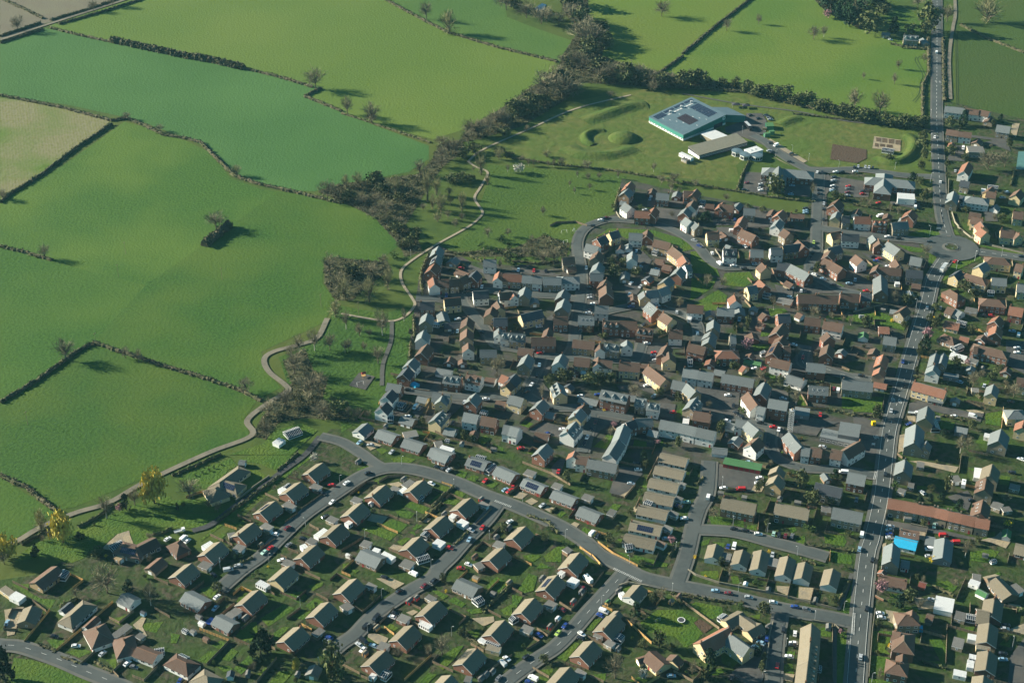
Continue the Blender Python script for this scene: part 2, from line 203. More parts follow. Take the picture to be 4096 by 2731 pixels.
DATA = """
@ 0 5
h o b 1 480 190 790 -40 9
f c 830 110 890 20 5
f w 167 342 307 410 5
f y 30 250 160 340 4
h s t 1 445 500 345 710 9
h w t 1 1165 465 945 660 9 x
q w k 980 455 840 570 4
h w b 1 1320 800 1375 900 11 x
q w b 1340 645 1170 800 4
h w g 1 1675 340 1855 430 8
f s 1560 930 1785 765 4
h w b 1 1700 945 1730 1060 10 x
f s 1890 950 1970 890 4
h w b 1 1885 1075 2170 1185 8
f c 2130 1120 2260 1100 3
s l 1975 610
c w 1050 1060 0
c s 1415 1165 40
c k 750 930 -10
c l 100 740 65
c g 1850 1350 -15
c w 1755 1300 40
t b 1480 330 450 400
t e 80 1560 280 500
t b 1050 400 130 160
t b 2080 500 220 330
t e 1770 290 160 140
F 340 1010 690 570
F 780 1130 1560 460
F 1120 1320 1500 970
F 1640 1500 1560 1420 1740 1250
F 2130 545 2340 670
F 450 450 640 590
H 860 1220 1110 1310
H 550 1050 770 1140
H 1310 1280 1540 1420
H 820 520 1060 410
L 160 210 400 200 390 310 560 400 770 420 700 540 350 350
L 640 980 760 950 900 980 780 1110
L 920 1140 1080 1080 1270 1130 1090 1220
L 1200 480 1400 410 1280 540
L 1520 690 1880 590 1650 770
L 1950 750 2250 720 2150 880 1960 830
L 190 1220 400 1240 800 1340 1250 1540 1250 1567 120 1567
L 1460 1250 1600 1230 1600 1400
P 60 560 330 520 260 700 200 900 100 920
P 1830 770 1960 660 2010 680 1960 790 2030 920 1990 940
@ 1 5
h r t 1 65 105 290 -80 8
h r t 1 985 490 1220 285 8
h y t 1 1429 148 1650 -45 8
h r g 1 200 315 470 455 9
h r g 1 622 640 867 762 8
h r t 1 1970 655 2185 450 8
h r t 1 1560 1000 1800 790 8
h b t 1 435 1440 530 1490 10 x
h w b 1 60 1215 235 1300 9 x
f b 1975 910 2090 820 4
f r 850 550 950 610 4
f y 1200 170 1335 237 3.5
f s 760 610 860 670 4
s w 430 755
s g 390 660
q w k 830 1390 810 1470 3
s g 1065 1440
s b 490 970
s c 200 850
s s 310 870
s g 1030 670
q s s 1995 1310 1930 1440 6
s g 1750 1450
f c 110 1190 220 1240 4
f u 500 745 590 670 4 .3
c w 640 395 40
c l 615 540 45
c b 125 1545 60
c b 2180 955 -25
c s 2150 1005 -25
c s 795 25 10 V
c k 590 80 -40
t e 1250 1220 340 400
t o 640 330 170 120
t s 590 1330 80 90
t e 900 1310 70 110
t b 1140 1400 120 140
t y 1730 1380 130 160
t o 2230 1600 380 520
t s 1190 75 70 80
t s 1140 125 80 80
t f 990 300 60 60
L 940 380 1030 320 1090 350 900 470
L 1230 680 1560 480 1710 540 1350 790
L 1010 750 1180 720 1200 850 1100 1010 880 950
L 1570 370 1800 300 1880 370 1780 470
L 1850 510 1990 390 2110 450 1930 560
L 1650 650 1800 590 1930 580 1830 700
L 1370 910 1550 790 1640 800 1450 990
L 560 1050 690 980 780 1020 690 1110
L 370 1260 510 1130 680 1130 500 1300
L 710 1240 850 1080 930 1140 810 1270
L 930 1320 1070 1190 1200 1240 1080 1320
L 870 1370 900 1330 1060 1360 970 1450
L 640 1340 800 1330 860 1380 740 1420
L 0 880 130 900 80 1020 0 1020
L 1350 1567 1500 1400 1690 1410 1560 1567
L 1190 1450 1320 1340 1380 1350 1230 1470
L 1890 230 2100 180 2090 230 1960 300
L 400 280 540 230 700 260 560 400 480 360
F 870 960 1090 1060
F 390 830 800 990
F 1800 770 1945 850
F 2000 350 2170 440
F 1190 1560 1460 1240
F 500 1320 810 1000
F 1430 360 1310 290
F 1070 1390 1195 1250
F 1600 690 1790 545
l 1788 510
l 1380 310
l 2043 1330
@ 2 5
h r t 1 -5 330 217 128 8
h r t 1 1130 640 1350 435 8
h r t 1 770 985 990 770 8
h r t 1 385 1330 620 1115 8
h r t 1 1665 1310 1875 1085 8
h r t 1 2060 910 2255 700 8
h b g 1 1590 140 1885 270 9
h r t 1 1385 1590 1515 1455 8
f r 790 648 925 705 5
f r 515 1037 652 1080 5
f s 1175 365 1290 428 3.5
f s 30 475 125 555 5
f b 348 200 468 258 3.5
f y 2000 1060 2190 1110 4
f w 1090 722 1235 795 3
f c 575 1420 655 1455 5
f w 400 1450 470 1475 3
f c 2000 990 2170 1060 2.5
f c 1840 440 1930 390 5
f w 1920 1000 1970 960 4
f s 1700 1500 1790 1520 4
s r 940 440
s r 1040 395
s y 490 810
s y 330 1160
s g 2095 340
s y 1855 130
s y 2315 190
s g 1995 1450
s g 1930 1500
s s 2085 1410
c w 990 70 -25 V
c k 1270 175 35
c d 1140 245 35
c k 800 315 30
c k 350 800 45 V
c k 480 690 45 V
c k 315 1010 -35 V
c s 245 1050 -35
c l 440 1055 -20
c w 300 1110 40
c w 2280 1235 -35
c s 2220 1300 -40 V
c w 700 660 -20
c k 745 625 -20
c k 595 115 -20
c g 2170 1510 50
t b 1390 1190 270 290
t o 440 460 110 100
t o 1780 850 120 110
t s 1975 850 90 80
t e 1690 860 60 110
t o 1640 930 80 110
t b 1200 1170 130 140
t b 790 1190 170 120
t b 1260 1430 120 100
t o 1400 190 110 120
t f 1445 330 50 70
t s 1090 1120 80 80
L 590 800 680 750 790 810 710 870
L 1470 440 1560 380 1720 480 1660 530
L 1990 240 2140 100 2290 200 2180 320 2040 280
L 1240 290 1340 300 1480 370 1400 420
L 1700 560 1920 540 1940 600 1800 620
L 1720 860 1900 820 1910 900 1870 950
L 1330 1330 1400 1180 1600 1060 1690 1050 1550 1250 1400 1390
L 2190 560 2352 480 2352 640 2250 640
L 1060 1567 1200 1430 1320 1450 1200 1567
L 100 0 250 20 200 60
F 730 550 640 650 530 760
F 590 810 730 910
F 975 740 1200 860
F 870 1540 1240 1200
F 2020 580 2200 670
H 1950 580 2352 200
F 270 1480 450 1560
F 290 610 540 390
F 180 530 300 610
H 1620 880 1990 1100
F 890 465 1100 560
F 1780 1040 1960 1140
F 1860 1510 2352 1200
P 360 890 500 890 650 950 620 1010 500 1030 370 940
P 890 600 1000 560 1060 590 980 640
P 480 130 680 120 870 200 740 280
P 1800 680 2100 650 2110 720 1960 790
l 558 400
l 365 885
l 1520 920
@ 0 4
t y 880 1210 350 510
t y 110 1400 330 330
t y 2130 660 380 550
t l 580 1060 240 320
t p 1650 780 110 120
t e 1740 760 140 220
t b 1470 870 190 350
t b 1860 690 200 240
t e 490 1380 130 150
t e 1100 1140 130 90
t s 1565 830 40 40
t s 1290 980 60 60
t s 2185 710 40 50
t b 590 1180 90 80
t b 700 1160 130 150
t b 60 1500 200 200
h s b 1 1700 1230 1890 1275 10 xp
h s b 1 1900 1265 2150 1140 9
f c 1530 1270 1680 1200 5
q s b 2230 1410 2050 1560 7
f p 1600 1390 1680 1430 4
c w 2310 1160 35
P 1620 1090 1780 1040 1790 1100 1850 1250 1560 1320 1400 1290
L 300 1340 520 1200 700 1160 1080 1000 1290 940 1480 850 1900 660 2352 560 2352 1000 2260 1080 2090 1110 2000 1250 1850 1240 1780 1100 1600 1090 1380 1290 1210 1330 1190 1400 1000 1480 900 1480 700 1400 400 1430 200 1480
H 300 1240 530 1110 700 1010
H 1080 1000 1340 860 1560 690
H 2100 1110 2280 1060 2352 1010
t o 1340 1420 180 130
t f 1460 1410 60 60
@ 1 4
h y t 1 950 175 650 390 9 x
h y t 1 740 345 900 400 9 xp
h y t 1 595 440 640 500 8 x
q b g 940 75 1030 85 4
h r t 1 1890 260 2100 105 8
h r t 1 1585 530 1800 370 8
h r t 1 1225 795 1445 630 8 p
h r t 1 920 1110 1150 930 8
h r t 1 465 1375 690 1190 8
h r t 1 2150 1122 2350 945 8
h r t 1 1790 1420 2010 1235 8
h r b 1 70 1200 130 1260 8 x
f r 1940 410 2060 465 4.5
f s 1565 660 1695 730 4.5
f s 1262 955 1382 1017 4.5
f s 880 1255 1000 1297 5
f s 405 1485 540 1540 5
f b 1890 1160 1995 1210 4.5
f s 2165 860 2280 912 4.5
f b 1552 1460 1687 1515 4.5
f w 1500 490 1570 450 3.5
f c 1570 450 1640 400 3
f w 1800 1270 1870 1240 3.5
f w 2000 1120 2140 1020 3.5
f w 450 1270 570 1200 3.5
f s 790 1110 890 1090 4
f s 130 1310 240 1280 5
s y 1240 1240
c w 2225 660 40
c r 2220 425 -10
c k 2090 540 -25
c d 1610 1015 35
c w 1440 1100 -15
c r 1375 1290 40
c t 1290 1350 35
c g 1625 1240 40
c s 930 1535 5
c w 1525 1450 10
c w 180 1150 40 V
c w 230 1185 40
c w 125 1050 15 K
c k 2130 850 20
c k 1830 1155 -10
H 20 290 320 160 690 0
H 1460 220 1600 120 1750 -20
L 400 1170 1050 620 1900 0 1990 0 1130 650 420 1190
L 960 60 1100 0 1690 0 1600 110 1450 220 1220 120 1050 90
L 50 350 270 240 680 100 830 40 920 150 790 200 760 260 530 440 460 460 280 440 120 400
L 1040 190 1180 200 1330 290 1340 320 1110 500 930 390 1090 260
L 0 800 180 810 750 790 480 1000 290 1000 0 1010
L 0 620 500 610 740 770 180 800 0 790
L 800 960 1000 900 1020 940 880 1010
L 650 1130 720 1070 760 1100 700 1170
t s 345 295 40 45
t s 435 255 45 50
t s 525 225 45 50
t s 595 190 45 50
t s 690 145 35 40
t b 265 600 330 300
t e 95 750 50 100
t s 175 710 80 60
t b 520 720 100 110
t b 650 780 130 150
t w 1970 90 120 130
t b 1720 330 130 130
t s 880 1440 60 80
t s 960 1420 70 80
t f 1340 1550 40 40
F 1620 310 1790 360
F 920 840 1110 930
F 740 970 910 1030
F 545 1110 850 1250
W 890 640 1110 480 1140 450 1360 300
F 1580 940 1750 820
F 1210 1340 1440 1170
F 1800 1080 1930 1120
F 1910 970 2040 1040
F 1610 1300 1760 1360
F 1510 1390 1600 1430
F 1800 760 2080 560
H 640 920 1500 300
H 840 1567 1130 1430
l 1860 990
l 1355 1480
l 683 1560
l 2330 400
@ 2 4
h r t 1 420 570 615 408 8
h r t 1 943 505 1145 340 8
h r t 1 95 830 290 655 8
h r t 1 1600 755 1790 590 8
h r t 1 1235 1010 1435 835 8
h r t 1 905 1300 1095 1120 8
h r t 1 2040 1450 2235 1275 8
h b g 1 265 1310 555 1430 10
h r g 1 1290 -60 1490 10 9
h r g 1 1750 30 2015 110 9 p
h r g 1 2140 160 2400 270 9
f s 150 595 267 640 4.5
f w 1617 900 1725 957 4.5
f w 1285 1182 1405 1235 5
f b 2110 1207 2240 1252 5
f b 832 1470 985 1527 6
f s 1910 650 2017 707 3.5
f b 1850 1540 1950 1500 5
f s 860 430 980 350 4
f s 690 440 790 480 3.5
f w 560 1350 720 1430 4
f w 430 1300 520 1330 4
f c 1130 1110 1190 1050 3.5
f w 1510 860 1560 810 3
f w 70 950 130 910 3
f w 820 500 890 450 3
f c 1040 1430 1200 1380 4
f c 1050 600 1110 560 3
f c 1860 10 1980 40 3.5
f c 2000 220 2110 130 3.5
f s 280 1200 400 1240 5
s g 860 335
s g 1420 810
s r 1930 610
s g 2140 1130
s b 1840 1400
s w 105 1390
s g 235 90
s g 2310 1000
s w 415 670
c k 370 260 15
c w 75 395 35
c w 1245 395 -25
c r 1945 1010 55
c l 1765 1175 55
c s 1785 1045 -25
c r 1495 1290 -15
c w 1755 1510 -20
c r 1650 1560 0
c k 1325 180 -15
c k 1425 195 20
c s 1490 215 30
c r 1985 355 40
c l 2260 480 30
c r 2310 500 30
c w 2320 920 30
L 220 190 480 100 600 130 590 170 230 230
L 420 370 560 320 570 340 510 400
L 1170 680 1370 520 1350 440 1390 420 1500 450 1250 660 1170 700
L 1400 660 1480 580 1640 630 1570 690
L 1500 560 1600 480 1720 530 1640 620
L 860 700 960 640 1220 730 1130 810
L 740 760 830 730 1020 810 940 880 780 830
L 560 960 690 880 920 960 790 1080
L 250 1010 480 980 770 1090 670 1180
L 970 1010 1040 950 1130 970 1010 1040
L 910 1060 1000 1050 1030 1110
L 760 1190 900 1130 960 1150 830 1250
L 1570 290 1640 210 1740 240 1700 320
L 1720 340 1820 270 1900 300 1850 370
L 1990 420 2080 360 2170 390 2090 460
L 680 50 830 20 1030 60 930 130 740 120
L 20 1500 130 1480 130 1567 20 1567
F 120 560 350 380 500 400
F 520 380 640 310 880 290
F 500 960 780 1080
F 660 840 940 950
H 1240 720 1540 450
F 780 510 860 570 1230 720
F 1380 390 1530 440
F 1860 970 2070 760
F 1470 850 1600 920
F 1120 1110 1270 1200
H 1570 1250 1760 1050
F 2060 1130 2260 930
F 1840 1320 1950 1210 2070 1270
F 650 1300 870 1400
F 0 1330 310 1150
H 1380 670 1100 920
P 630 400 790 370 860 410 760 450
P 350 900 420 810 650 850 560 950
P 650 1290 720 1230 860 1260 780 1320
P 1060 920 1170 860 1240 880 1190 930
t o 1010 870 50 60
t e 790 880 40 60
t s 1300 1410 60 50
t o 2230 1080 130 130
t b 130 1440 100 90
t f 240 530 40 40
l 833 140
l 1553 445
l 2040 1155
l 328 1150
l 1043 920
l 1238 1567
@ 3 5
h r t 1 450 285 625 80 8 p
h r t 1 125 605 310 395 8
h w t 1 1620 385 1770 215 8
h r t 1 1245 850 1440 630 8
h r t 1 925 1200 1120 985 8
h r t 1 580 1590 800 1345 8
h y b 1 1885 1130 2095 1310 9
q y b 1860 1200 1730 1240 4
h y b 1 2200 1260 2280 1180 7
f w 785 135 897 190 5
f s 467 452 590 515 5
f s 132 795 272 850 5
f s 1290 990 1400 1050 4
f b 870 1390 1000 1460 4
f c 1450 970 1500 900 4
f b 1130 890 1250 930 3
f w 650 30 710 60 3
f c 0 650 50 690 4
q r t 1470 575 1400 640 5
f w 1490 350 1550 330 3
s e 1320 460
s r 845 450
s r 525 790
s w 635 690
s s 960 315
s g 420 130
s s 1460 1095
s g 1460 310
s b 2300 380
s y 2195 450
c w 1045 150 -45 M
c d 970 260 -30
c d 690 560 -30
c w 1265 595 -20 V
c b 1215 645 -25
c e 635 890 45
c b 730 790 45
c b 375 910 -30
c w 960 905 -35
c k 945 960 -20
c k 195 1220 35
c w 290 1515 -25 V
c l 2195 1470 0
c b 240 1560 -20
t b 1420 1500 330 340
t e 1690 640 180 190
t o 1930 460 120 130
t b 2040 430 200 200
t o 2020 1090 190 220
t o 2190 1150 110 120
t w 1810 1500 140 130
t o 450 1310 150 110
t s 165 1090 80 70
t o 1790 1090 130 100
t s 1650 990 60 80
L 0 350 150 380 60 530 0 530
L 230 60 350 100 300 300 180 330 80 280
L 980 830 1060 700 1240 680 1100 850
L 600 1210 820 980 930 1030 740 1270
L 1760 740 2000 560 2352 560 2352 1050 2250 930 1900 870
L 330 1390 560 1370 570 1400 490 1480
L 260 1450 420 1480 500 1520 480 1567 390 1567
L 1120 1450 1300 1430 1280 1540 1180 1500
L 1580 1540 1750 1480 1950 1500 1900 1567
L 1510 240 1650 220 1590 300 1500 280
F 650 470 815 575 910 470 1030 320
F 340 830 490 930 690 690
F 200 1120 380 1010 235 920
F 970 190 1110 250 1260 60
F 1040 940 1390 1130
F 1560 700 1920 1030
F 280 1370 510 1500
F 730 1310 1000 1390
W 1470 240 1600 195 1880 250
F 0 280 140 350
F 1240 520 1380 580
F 1080 1480 1260 1560
H 2190 340 2352 480
l 2205 310
l 1232 490
@ 4 5
h w t 1 2010 212 2070 -10 8
h y r 2 235 1020 650 800 9 c
h y g 2 650 890 920 1080 8
h y t 1 590 720 830 590 7
h y t 1 780 630 1000 780 7
h y t 1 890 860 1080 750 7
f c 530 690 600 640 5
h b t 2 1772 745 1757 985 9
h b t 2 1757 985 1727 1270 9 d
h b t 2 1725 1275 1690 1580 9 d
c l 450 310 -10
c d 630 345 -10
c s 910 400 -10
c w 1250 470 -10
c b 1545 530 -10
c g 1705 565 -15
c k 1385 840 85
c w 1545 890 85
c w 1525 1020 -5
c k 1510 1060 -5
c w 1465 1215 -10
c r 1300 1340 80
c l 1075 1025 -25
c b 1155 970 85
c w 1005 1095 -30 V
c k 700 1505 20
t o 1120 660 190 190
t e 350 1400 230 290
t s 790 560 130 90
t o 2090 480 120 110
t b 1940 490 120 120
t p 2170 880 70 70
t s 2200 950 80 80
t s 590 600 80 100
t o 1120 1270 90 110
t b 130 1440 150 180
t o 300 1540 150 120
t e 1020 1180 130 170
t o 1090 1440 90 170
t s 990 210 90 70
t s 850 160 100 80
t b 640 80 110 150
t f 315 115 50 40
L 240 30 480 20 500 90 460 140 250 90
L 90 490 180 450 540 520 560 640 380 690
L 0 600 210 680 150 740 280 890 240 920 180 990 60 1070 0 1080
L 660 100 760 90 790 200 690 200
L 920 640 1070 620 1060 680 1000 680
L 1890 810 1960 800 2050 860 2040 930 1880 920
L 520 1130 620 1110 810 1240 680 1360 540 1290
L 300 1400 520 1360 620 1390 480 1460 290 1450
L 900 1420 1060 1310 1050 1450 920 1440
L 1410 1130 1550 1130 1540 1190 1400 1180
L 1340 1310 1510 1300 1530 1440 1360 1420
L 2130 880 2230 860 2290 940 2310 1000 2280 1567 2110 1567
L 2200 560 2330 200 2352 200 2352 600 2220 610
P 1600 250 1800 260 1760 430 1590 400
P 1350 1430 1540 1450 1510 1550 1340 1520
P 1290 230 1470 240 1440 360 1300 300
B 150 740 240 690 420 800 300 880
F 0 460 270 660 500 830
W 70 20 180 90 500 200 1130 320 1440 390 2120 560
F 1440 400 1480 200
F 1750 480 1810 270
F 500 160 550 10
H 2130 500 2290 170
H 0 350 380 430 840 480
W 1240 740 1200 900 1140 1390
F 2060 780 2060 1567
F 1880 940 1870 1567
F 1130 320 1200 60
W 1780 720 2080 770 2150 830
p 2 2090 810 2090 1567
p 2 2330 60 2180 480 2130 560
l 763 320
l 1815 720
l 2215 570
l 1420 1070
l 1090 1540
l 2272 1150
s w 865 215
s g 1180 290
s g 1830 435
s g 1185 790
s g 2005 800
s c 1880 1370
A 910 1260 1060 1130 960 1030 1180 880 1150 1400 1080 1567 850 1567 620 1480 700 1400
@ 3 4
h r g 1 160 325 450 440 8 p
h r g 1 565 490 880 605 8
h r g 1 930 715 1215 825 9
h b g 2 1050 48 1455 128 8
h w r 2 835 20 870 -60 7
h w b 2 890 5 1060 30 7
h w t 1 1970 150 2380 240 8.5
h w t 1 1890 330 2300 420 8.5
h w t 1 1825 520 2235 600 8.5
h w t 1 1735 700 2150 790 8.5
h w t 1 1630 915 2065 1005 8.5 p
h w t 1 1545 1100 1985 1195 8.5
h w t 1 2040 -20 2420 65 8.5
f c 1840 620 1940 660 4
f c 1560 1250 1650 1240 5
f s 2300 390 2380 420 4
f s 2240 580 2340 620 4
f s 2160 780 2280 830 4
f s 2080 980 2200 1030 4
q w b 1990 1170 2120 1220 4
f s 180 222 315 270 5
f s 560 405 682 445 5
f s 972 560 1107 605 5
f s 1340 830 1400 750 4
f b 725 1330 800 1280 4
h r t 1 5 1155 190 980 8
h r t 1 760 1545 935 1340 8
c r 640 230 70
c w 1740 205 0
c w 1640 395 -10
c k 1720 120 -15
c s 420 695 30
c d 865 735 60
c w 1105 1090 45 V
c k 1180 1125 45
c l 2120 1155 0
c r 10 450 80
c b 2300 705 -10
t e 1815 90 120 160
t o 1840 210 100 150
t o 760 400 150 180
t o 1335 1240 160 140
t o 1455 1060 80 90
t p 2200 1220 110 120
t s 1770 570 100 120
t o 1640 840 120 100
t f 1320 1275 40 40
t o 440 1200 120 110
t s 510 1050 90 90
t s 745 1250 120 90
t b 1640 1440 100 120
t o 1790 1530 90 70
L 470 1470 440 1390 620 1260 790 1260 680 1350 680 1470
L 140 1380 330 1370 410 1390 300 1470 180 1430
L 330 1560 400 1480 560 1560
L 615 820 690 770 750 800 670 860
L 930 1060 1000 990 1100 1040 1000 1110
L 1310 760 1400 670 1510 690 1440 770
L 1440 1160 1530 1150 1500 1200
L 1430 1330 1700 1380 2050 1470 2150 1500 2130 1540 1900 1540 1650 1450
L 1790 440 1830 310 1880 310 1850 460
P 10 580 110 510 220 540 130 610
P 180 640 270 590 360 640 270 690
P 430 740 480 700 610 740 540 800
P 800 960 860 920 930 950 880 1010
P 1480 560 1600 410 1680 430 1560 600
P 1640 760 1700 700 1740 730 1700 790
F 140 110 530 260 800 420
F 1450 100 1780 170
F 1550 600 1700 420
F 1180 1210 1400 1370 1730 1540
F 930 1280 1090 1390
F 1100 1390 1240 1540
H 2170 1400 2230 1260
H 540 790 610 740
F 1130 1060 1300 1110
F 1370 560 1540 600
F 780 870 900 720
H 210 840 480 930 640 1080
l 733 1150
l 148 640
l 1615 1510
l 2255 1310
A 540 180 640 60 740 60 700 180 660 280 560 260
A 1470 160 1780 190 1800 260 1600 500 1480 560 1340 520 1400 330
@ 4 4 1344
G 325 45 618 100
h o t 2 755 85 735 130 8
h o t 2 750 155 712 218 9
h b t 2 312 333 582 388 9
h b t 2 730 375 1000 428 9 c
h w t 1 265 697 235 803 8
h w t 1 475 743 440 853 8
h w t 1 622 745 590 895 8
h w t 1 832 793 791 942 8
h w t 1 965 840 934 968 8
f b 350 770 330 830 5
f b 720 810 700 870 5
h s k 2 1045 215 1260 265 8
h s g 2 1181 411 1421 457 9
h r g 2 1301 134 1445 163 9
q b g 1110 140 1145 190 4
f s 1090 420 1170 430 5
s g 765 345
s g 300 300
s g 485 335
s g 905 375
c l 525 58 0
c w 605 181 0
c k 605 203 0
c w 595 223 0
c w 320 261 0
c w 200 338 75 V
c t 30 373 0
c w 10 505 0
c k 405 588 -10
c k 495 603 -10
c w 595 628 -5
c t 715 626 75
c k 757 633 75
c d 807 643 75
c g 860 638 70
c b 355 723 70
c w 403 725 75 V
c s 706 785 80
c w 1265 143 -5 V
c r 455 272 0 V
t o 935 270 110 150
t o 1020 400 130 110
t s 990 620 110 90
t e 1190 170 80 60
t b 240 490 100 80
t o 600 305 70 100
t s 880 150 60 40
t o 1170 390 130 60
t b 690 85 50 50
t f 95 820 40 40
t f 680 770 30 30
t o 665 570 60 60
t o 1300 645 60 50
t o 300 875 70 60
L 200 480 240 478 400 500 380 540 300 575 230 550
L 410 510 480 520 480 570 400 550
L 510 550 580 550 580 595 505 580
L 125 690 220 655 200 700 150 715
L 230 680 340 695 310 735
L 880 660 960 630 970 720 1160 750 1330 790 1330 860 1160 840 1160 780 930 740
L 1110 620 1260 630 1290 680 1270 720 1120 690
L 1150 530 1344 560 1344 630 1240 620
L 830 580 880 560 900 590 860 620
L 720 0 980 80 960 105 760 60
F 330 290 500 270
H 960 710 1344 760
H 115 240 160 180
F 820 150 930 180
F 690 360 650 450
F 600 490 590 600
H 930 830 1050 860
F 1160 760 1155 840
A 180 200 240 60 320 80 610 150 600 240 560 240 530 290 440 270 290 240 220 300
P 560 230 640 250 620 290 520 290
l 395 560
l 665 610
l 900 790
l 310 250
@ 5 4 1344
h s r 2 275 342 402 362 8
h s r 2 402 362 530 388 8
h s r 2 530 388 652 412 8 c
h s r 2 652 412 756 438 8 c
h s r 2 756 438 860 462 8 c
h s r 2 860 462 966 488 8
h s r 2 966 488 1080 510 8 c
h s g 2 410 32 395 128 9 c
h s b 2 1047 178 1030 272 9 s
h s b 2 1020 350 998 455 9 s
h s t 2 1095 70 1072 165 9
h s b 1 365 588 522 612 7 s
h w u 1 325 648 505 690 8
h s g 2 313 690 296 835 8 c
h g g 1 720 650 700 810 9
f g 610 640 600 710 5
f s 790 160 820 210 5
f w 985 100 975 180 4
f s 430 230 480 240 5
f s 350 270 410 290 4
f s 430 440 430 500 4
f s 440 455 500 465 3
f s 500 70 560 80 5
f s 1090 380 1170 410 6
f s 1170 430 1240 420 4
f s 1230 240 1310 260 5
h r t 1 1275 705 1400 735 9
q w e 1215 580 1205 640 4
s g 1040 790
s c 1100 835
c w 867 235 80 M
c s 292 568 0
c s 285 595 0
c b 285 623 0
c s 287 651 0
c w 67 631 80 V
c l 48 746 80
c k 150 830 80
c k 252 156 85
c r 712 636 0 V
c r 800 691 0 V
c w 603 743 0 V
c s 597 798 0
c t 636 558 85
c s 545 298 -40
c k 935 358 0
c g 25 353 80
c w 1320 33 -20
c k 1250 138 -10
t e 830 450 80 100
t e 520 370 60 60
t e 600 360 50 60
t e 690 350 60 60
t o 740 300 60 150
t f 620 850 60 60
t f 1220 565 70 60
t b 1200 370 80 70
t o 550 565 60 50
t b 880 800 70 150
t s 325 270 60 100
t o 930 715 50 50
t o 980 690 50 50
t o 620 290 70 50
L 0 110 110 110 100 140 0 140
L 500 240 570 245 590 270 500 270
L 920 760 1080 740 1150 760 1080 850 920 830
L 730 560 810 570 790 600 740 600
L 1080 610 1120 600 1110 660 1000 670
L 1160 160 1240 170 1220 240 1150 230
L 900 100 960 105 940 130
P 440 50 520 45 830 95 800 140 560 80
P 1000 670 1120 640 1160 600 1240 680 1200 735 1110 700
P 520 600 570 610 560 680 515 660
P 230 700 260 690 250 800 225 800
A 245 510 600 570 990 660 990 680 600 610 520 600 330 590 260 560
A 740 330 900 280 940 340 900 440 800 380
F 250 510 270 370
F 345 0 385 30
F 830 140 850 0
W 450 550 590 580
F 580 590 570 640
F 1070 560 1180 580
@ 5 5
h w b 1 345 95 742 172 8 c
q r r 420 10 390 50 4
h w g 1 660 -110 780 -90 6
f w 1270 385 1235 570 9 3
h s b 2 690 628 805 628 9 x
h s b 2 812 562 803 640 7
q s b 1010 620 1110 650 6
h r b 2 705 885 697 1010 10 x
h r b 2 560 840 660 880 7
h r b 2 560 1290 660 1310 9 xc
h r b 2 680 1165 670 1270 5
h r t 1 1945 400 1905 650 9
h r t 1 1700 570 1880 600 8
h r t 1 1872 740 1835 1005 9
h r t 1 1862 1120 1820 1385 9
h r t 1 1795 1460 1775 1600 9
h b t 1 1960 115 2180 350 9
h b t 1 1840 130 2010 90 6
f b 2190 210 2320 320 5
f s 1400 620 1550 660 6
f c 1560 640 1730 670 4
f s 1370 990 1520 1030 7
f w 1380 1410 1560 1450 4
f w 1640 890 1630 970 4
f y 1690 1050 1890 1080 4
f w 1600 1190 1690 1210 3
f w 1620 1250 1610 1350 3
f w 1600 160 1740 210 4
f s 1640 100 1760 120 5
q w e 1710 270 1850 340 4
q r d 910 170 1010 200 4
f u 870 790 960 800 4 1.5
c k 185 550 80
c w 370 610 0
c w 390 670 -5
c s 1080 425 -20
c s 98 1220 82
c s 2090 825 -5
c k 2100 775 0
c l 2065 1245 0
c k 2060 1165 0
t p 370 340 190 190
t e 615 510 160 160
t o 780 460 200 170
t s 500 480 80 70
t o 875 160 100 90
t f 495 1080 55 70
t o 340 790 120 90
t b 1390 240 100 110
t s 2300 610 100 100
t o 2110 1010 100 110
L 1100 180 1300 160 1400 220 1440 240 1360 330 1200 290 1080 220
L 260 850 530 860 520 960 430 1100 530 1180 250 1130
L 230 1180 500 1220 470 1470 215 1430
L 1040 960 1200 960 1280 1080 1270 1400 1150 1320 960 1290 940 1260 1200 1270
L 780 880 930 890 920 950 770 940
L 510 340 640 340 620 400 500 390
L 700 510 900 540 900 570 700 540
L 1540 800 1680 790 1650 860 1530 830
L 1850 100 2020 40 2040 80 1900 120
L 2000 1040 2130 920 2180 940 2160 1080
L 210 1500 700 1567 210 1567
P 820 380 1130 430 1120 540 900 560
P 2120 470 2300 500 2340 560 2200 560
P 2150 830 2352 750 2352 900 2200 870
P 440 560 620 590 600 780 480 720
A 2130 1567 2160 1200 2352 950 2352 1567
F 680 820 940 860 1260 950
W 300 560 260 850 210 1500
F 1270 1300 1290 790
F 920 1010 940 870
W 300 380 415 440
F 1340 800 1360 640
F 1540 140 1410 440
F 1290 790 1700 900
H 960 1270 1270 1370
H 1090 230 1380 370
l 250 1560
l 2190 1070
@ 2 3 1344
h r b 2 680 18 625 92 8
h w g 2 575 130 527 185 8
h r k 2 528 203 482 262 8
h r g 2 362 328 478 348 7
h w k 2 400 378 348 440 8
h w k 2 358 476 308 532 8
h r g 2 808 262 945 280 8 d
h w b 2 985 256 1108 280 8 d
q w g 750 215 870 235 6
q w b 1135 285 1215 300 6
h y g 2 720 405 860 422 8
h y g 2 800 420 780 470 7
q y g 600 432 680 450 6
h r g 2 1062 406 1010 470 8
q r b 1218 470 1300 485 6
h y g 2 800 546 730 620 8 d
q b g 470 590 580 620 7
q s g 815 680 905 700 7
h w g 2 965 560 1082 582 8
h r b 2 1105 588 1228 612 8
h w g 2 1278 658 1400 680 8
h w g 1 210 645 130 712 8
h r g 1 290 697 432 745 9
h r g 1 495 768 645 815 9
h r g 1 705 840 870 890 9
h w b 2 998 12 1000 60 7
h o g 2 1090 70 1225 70 7
q r b 860 120 845 160 6
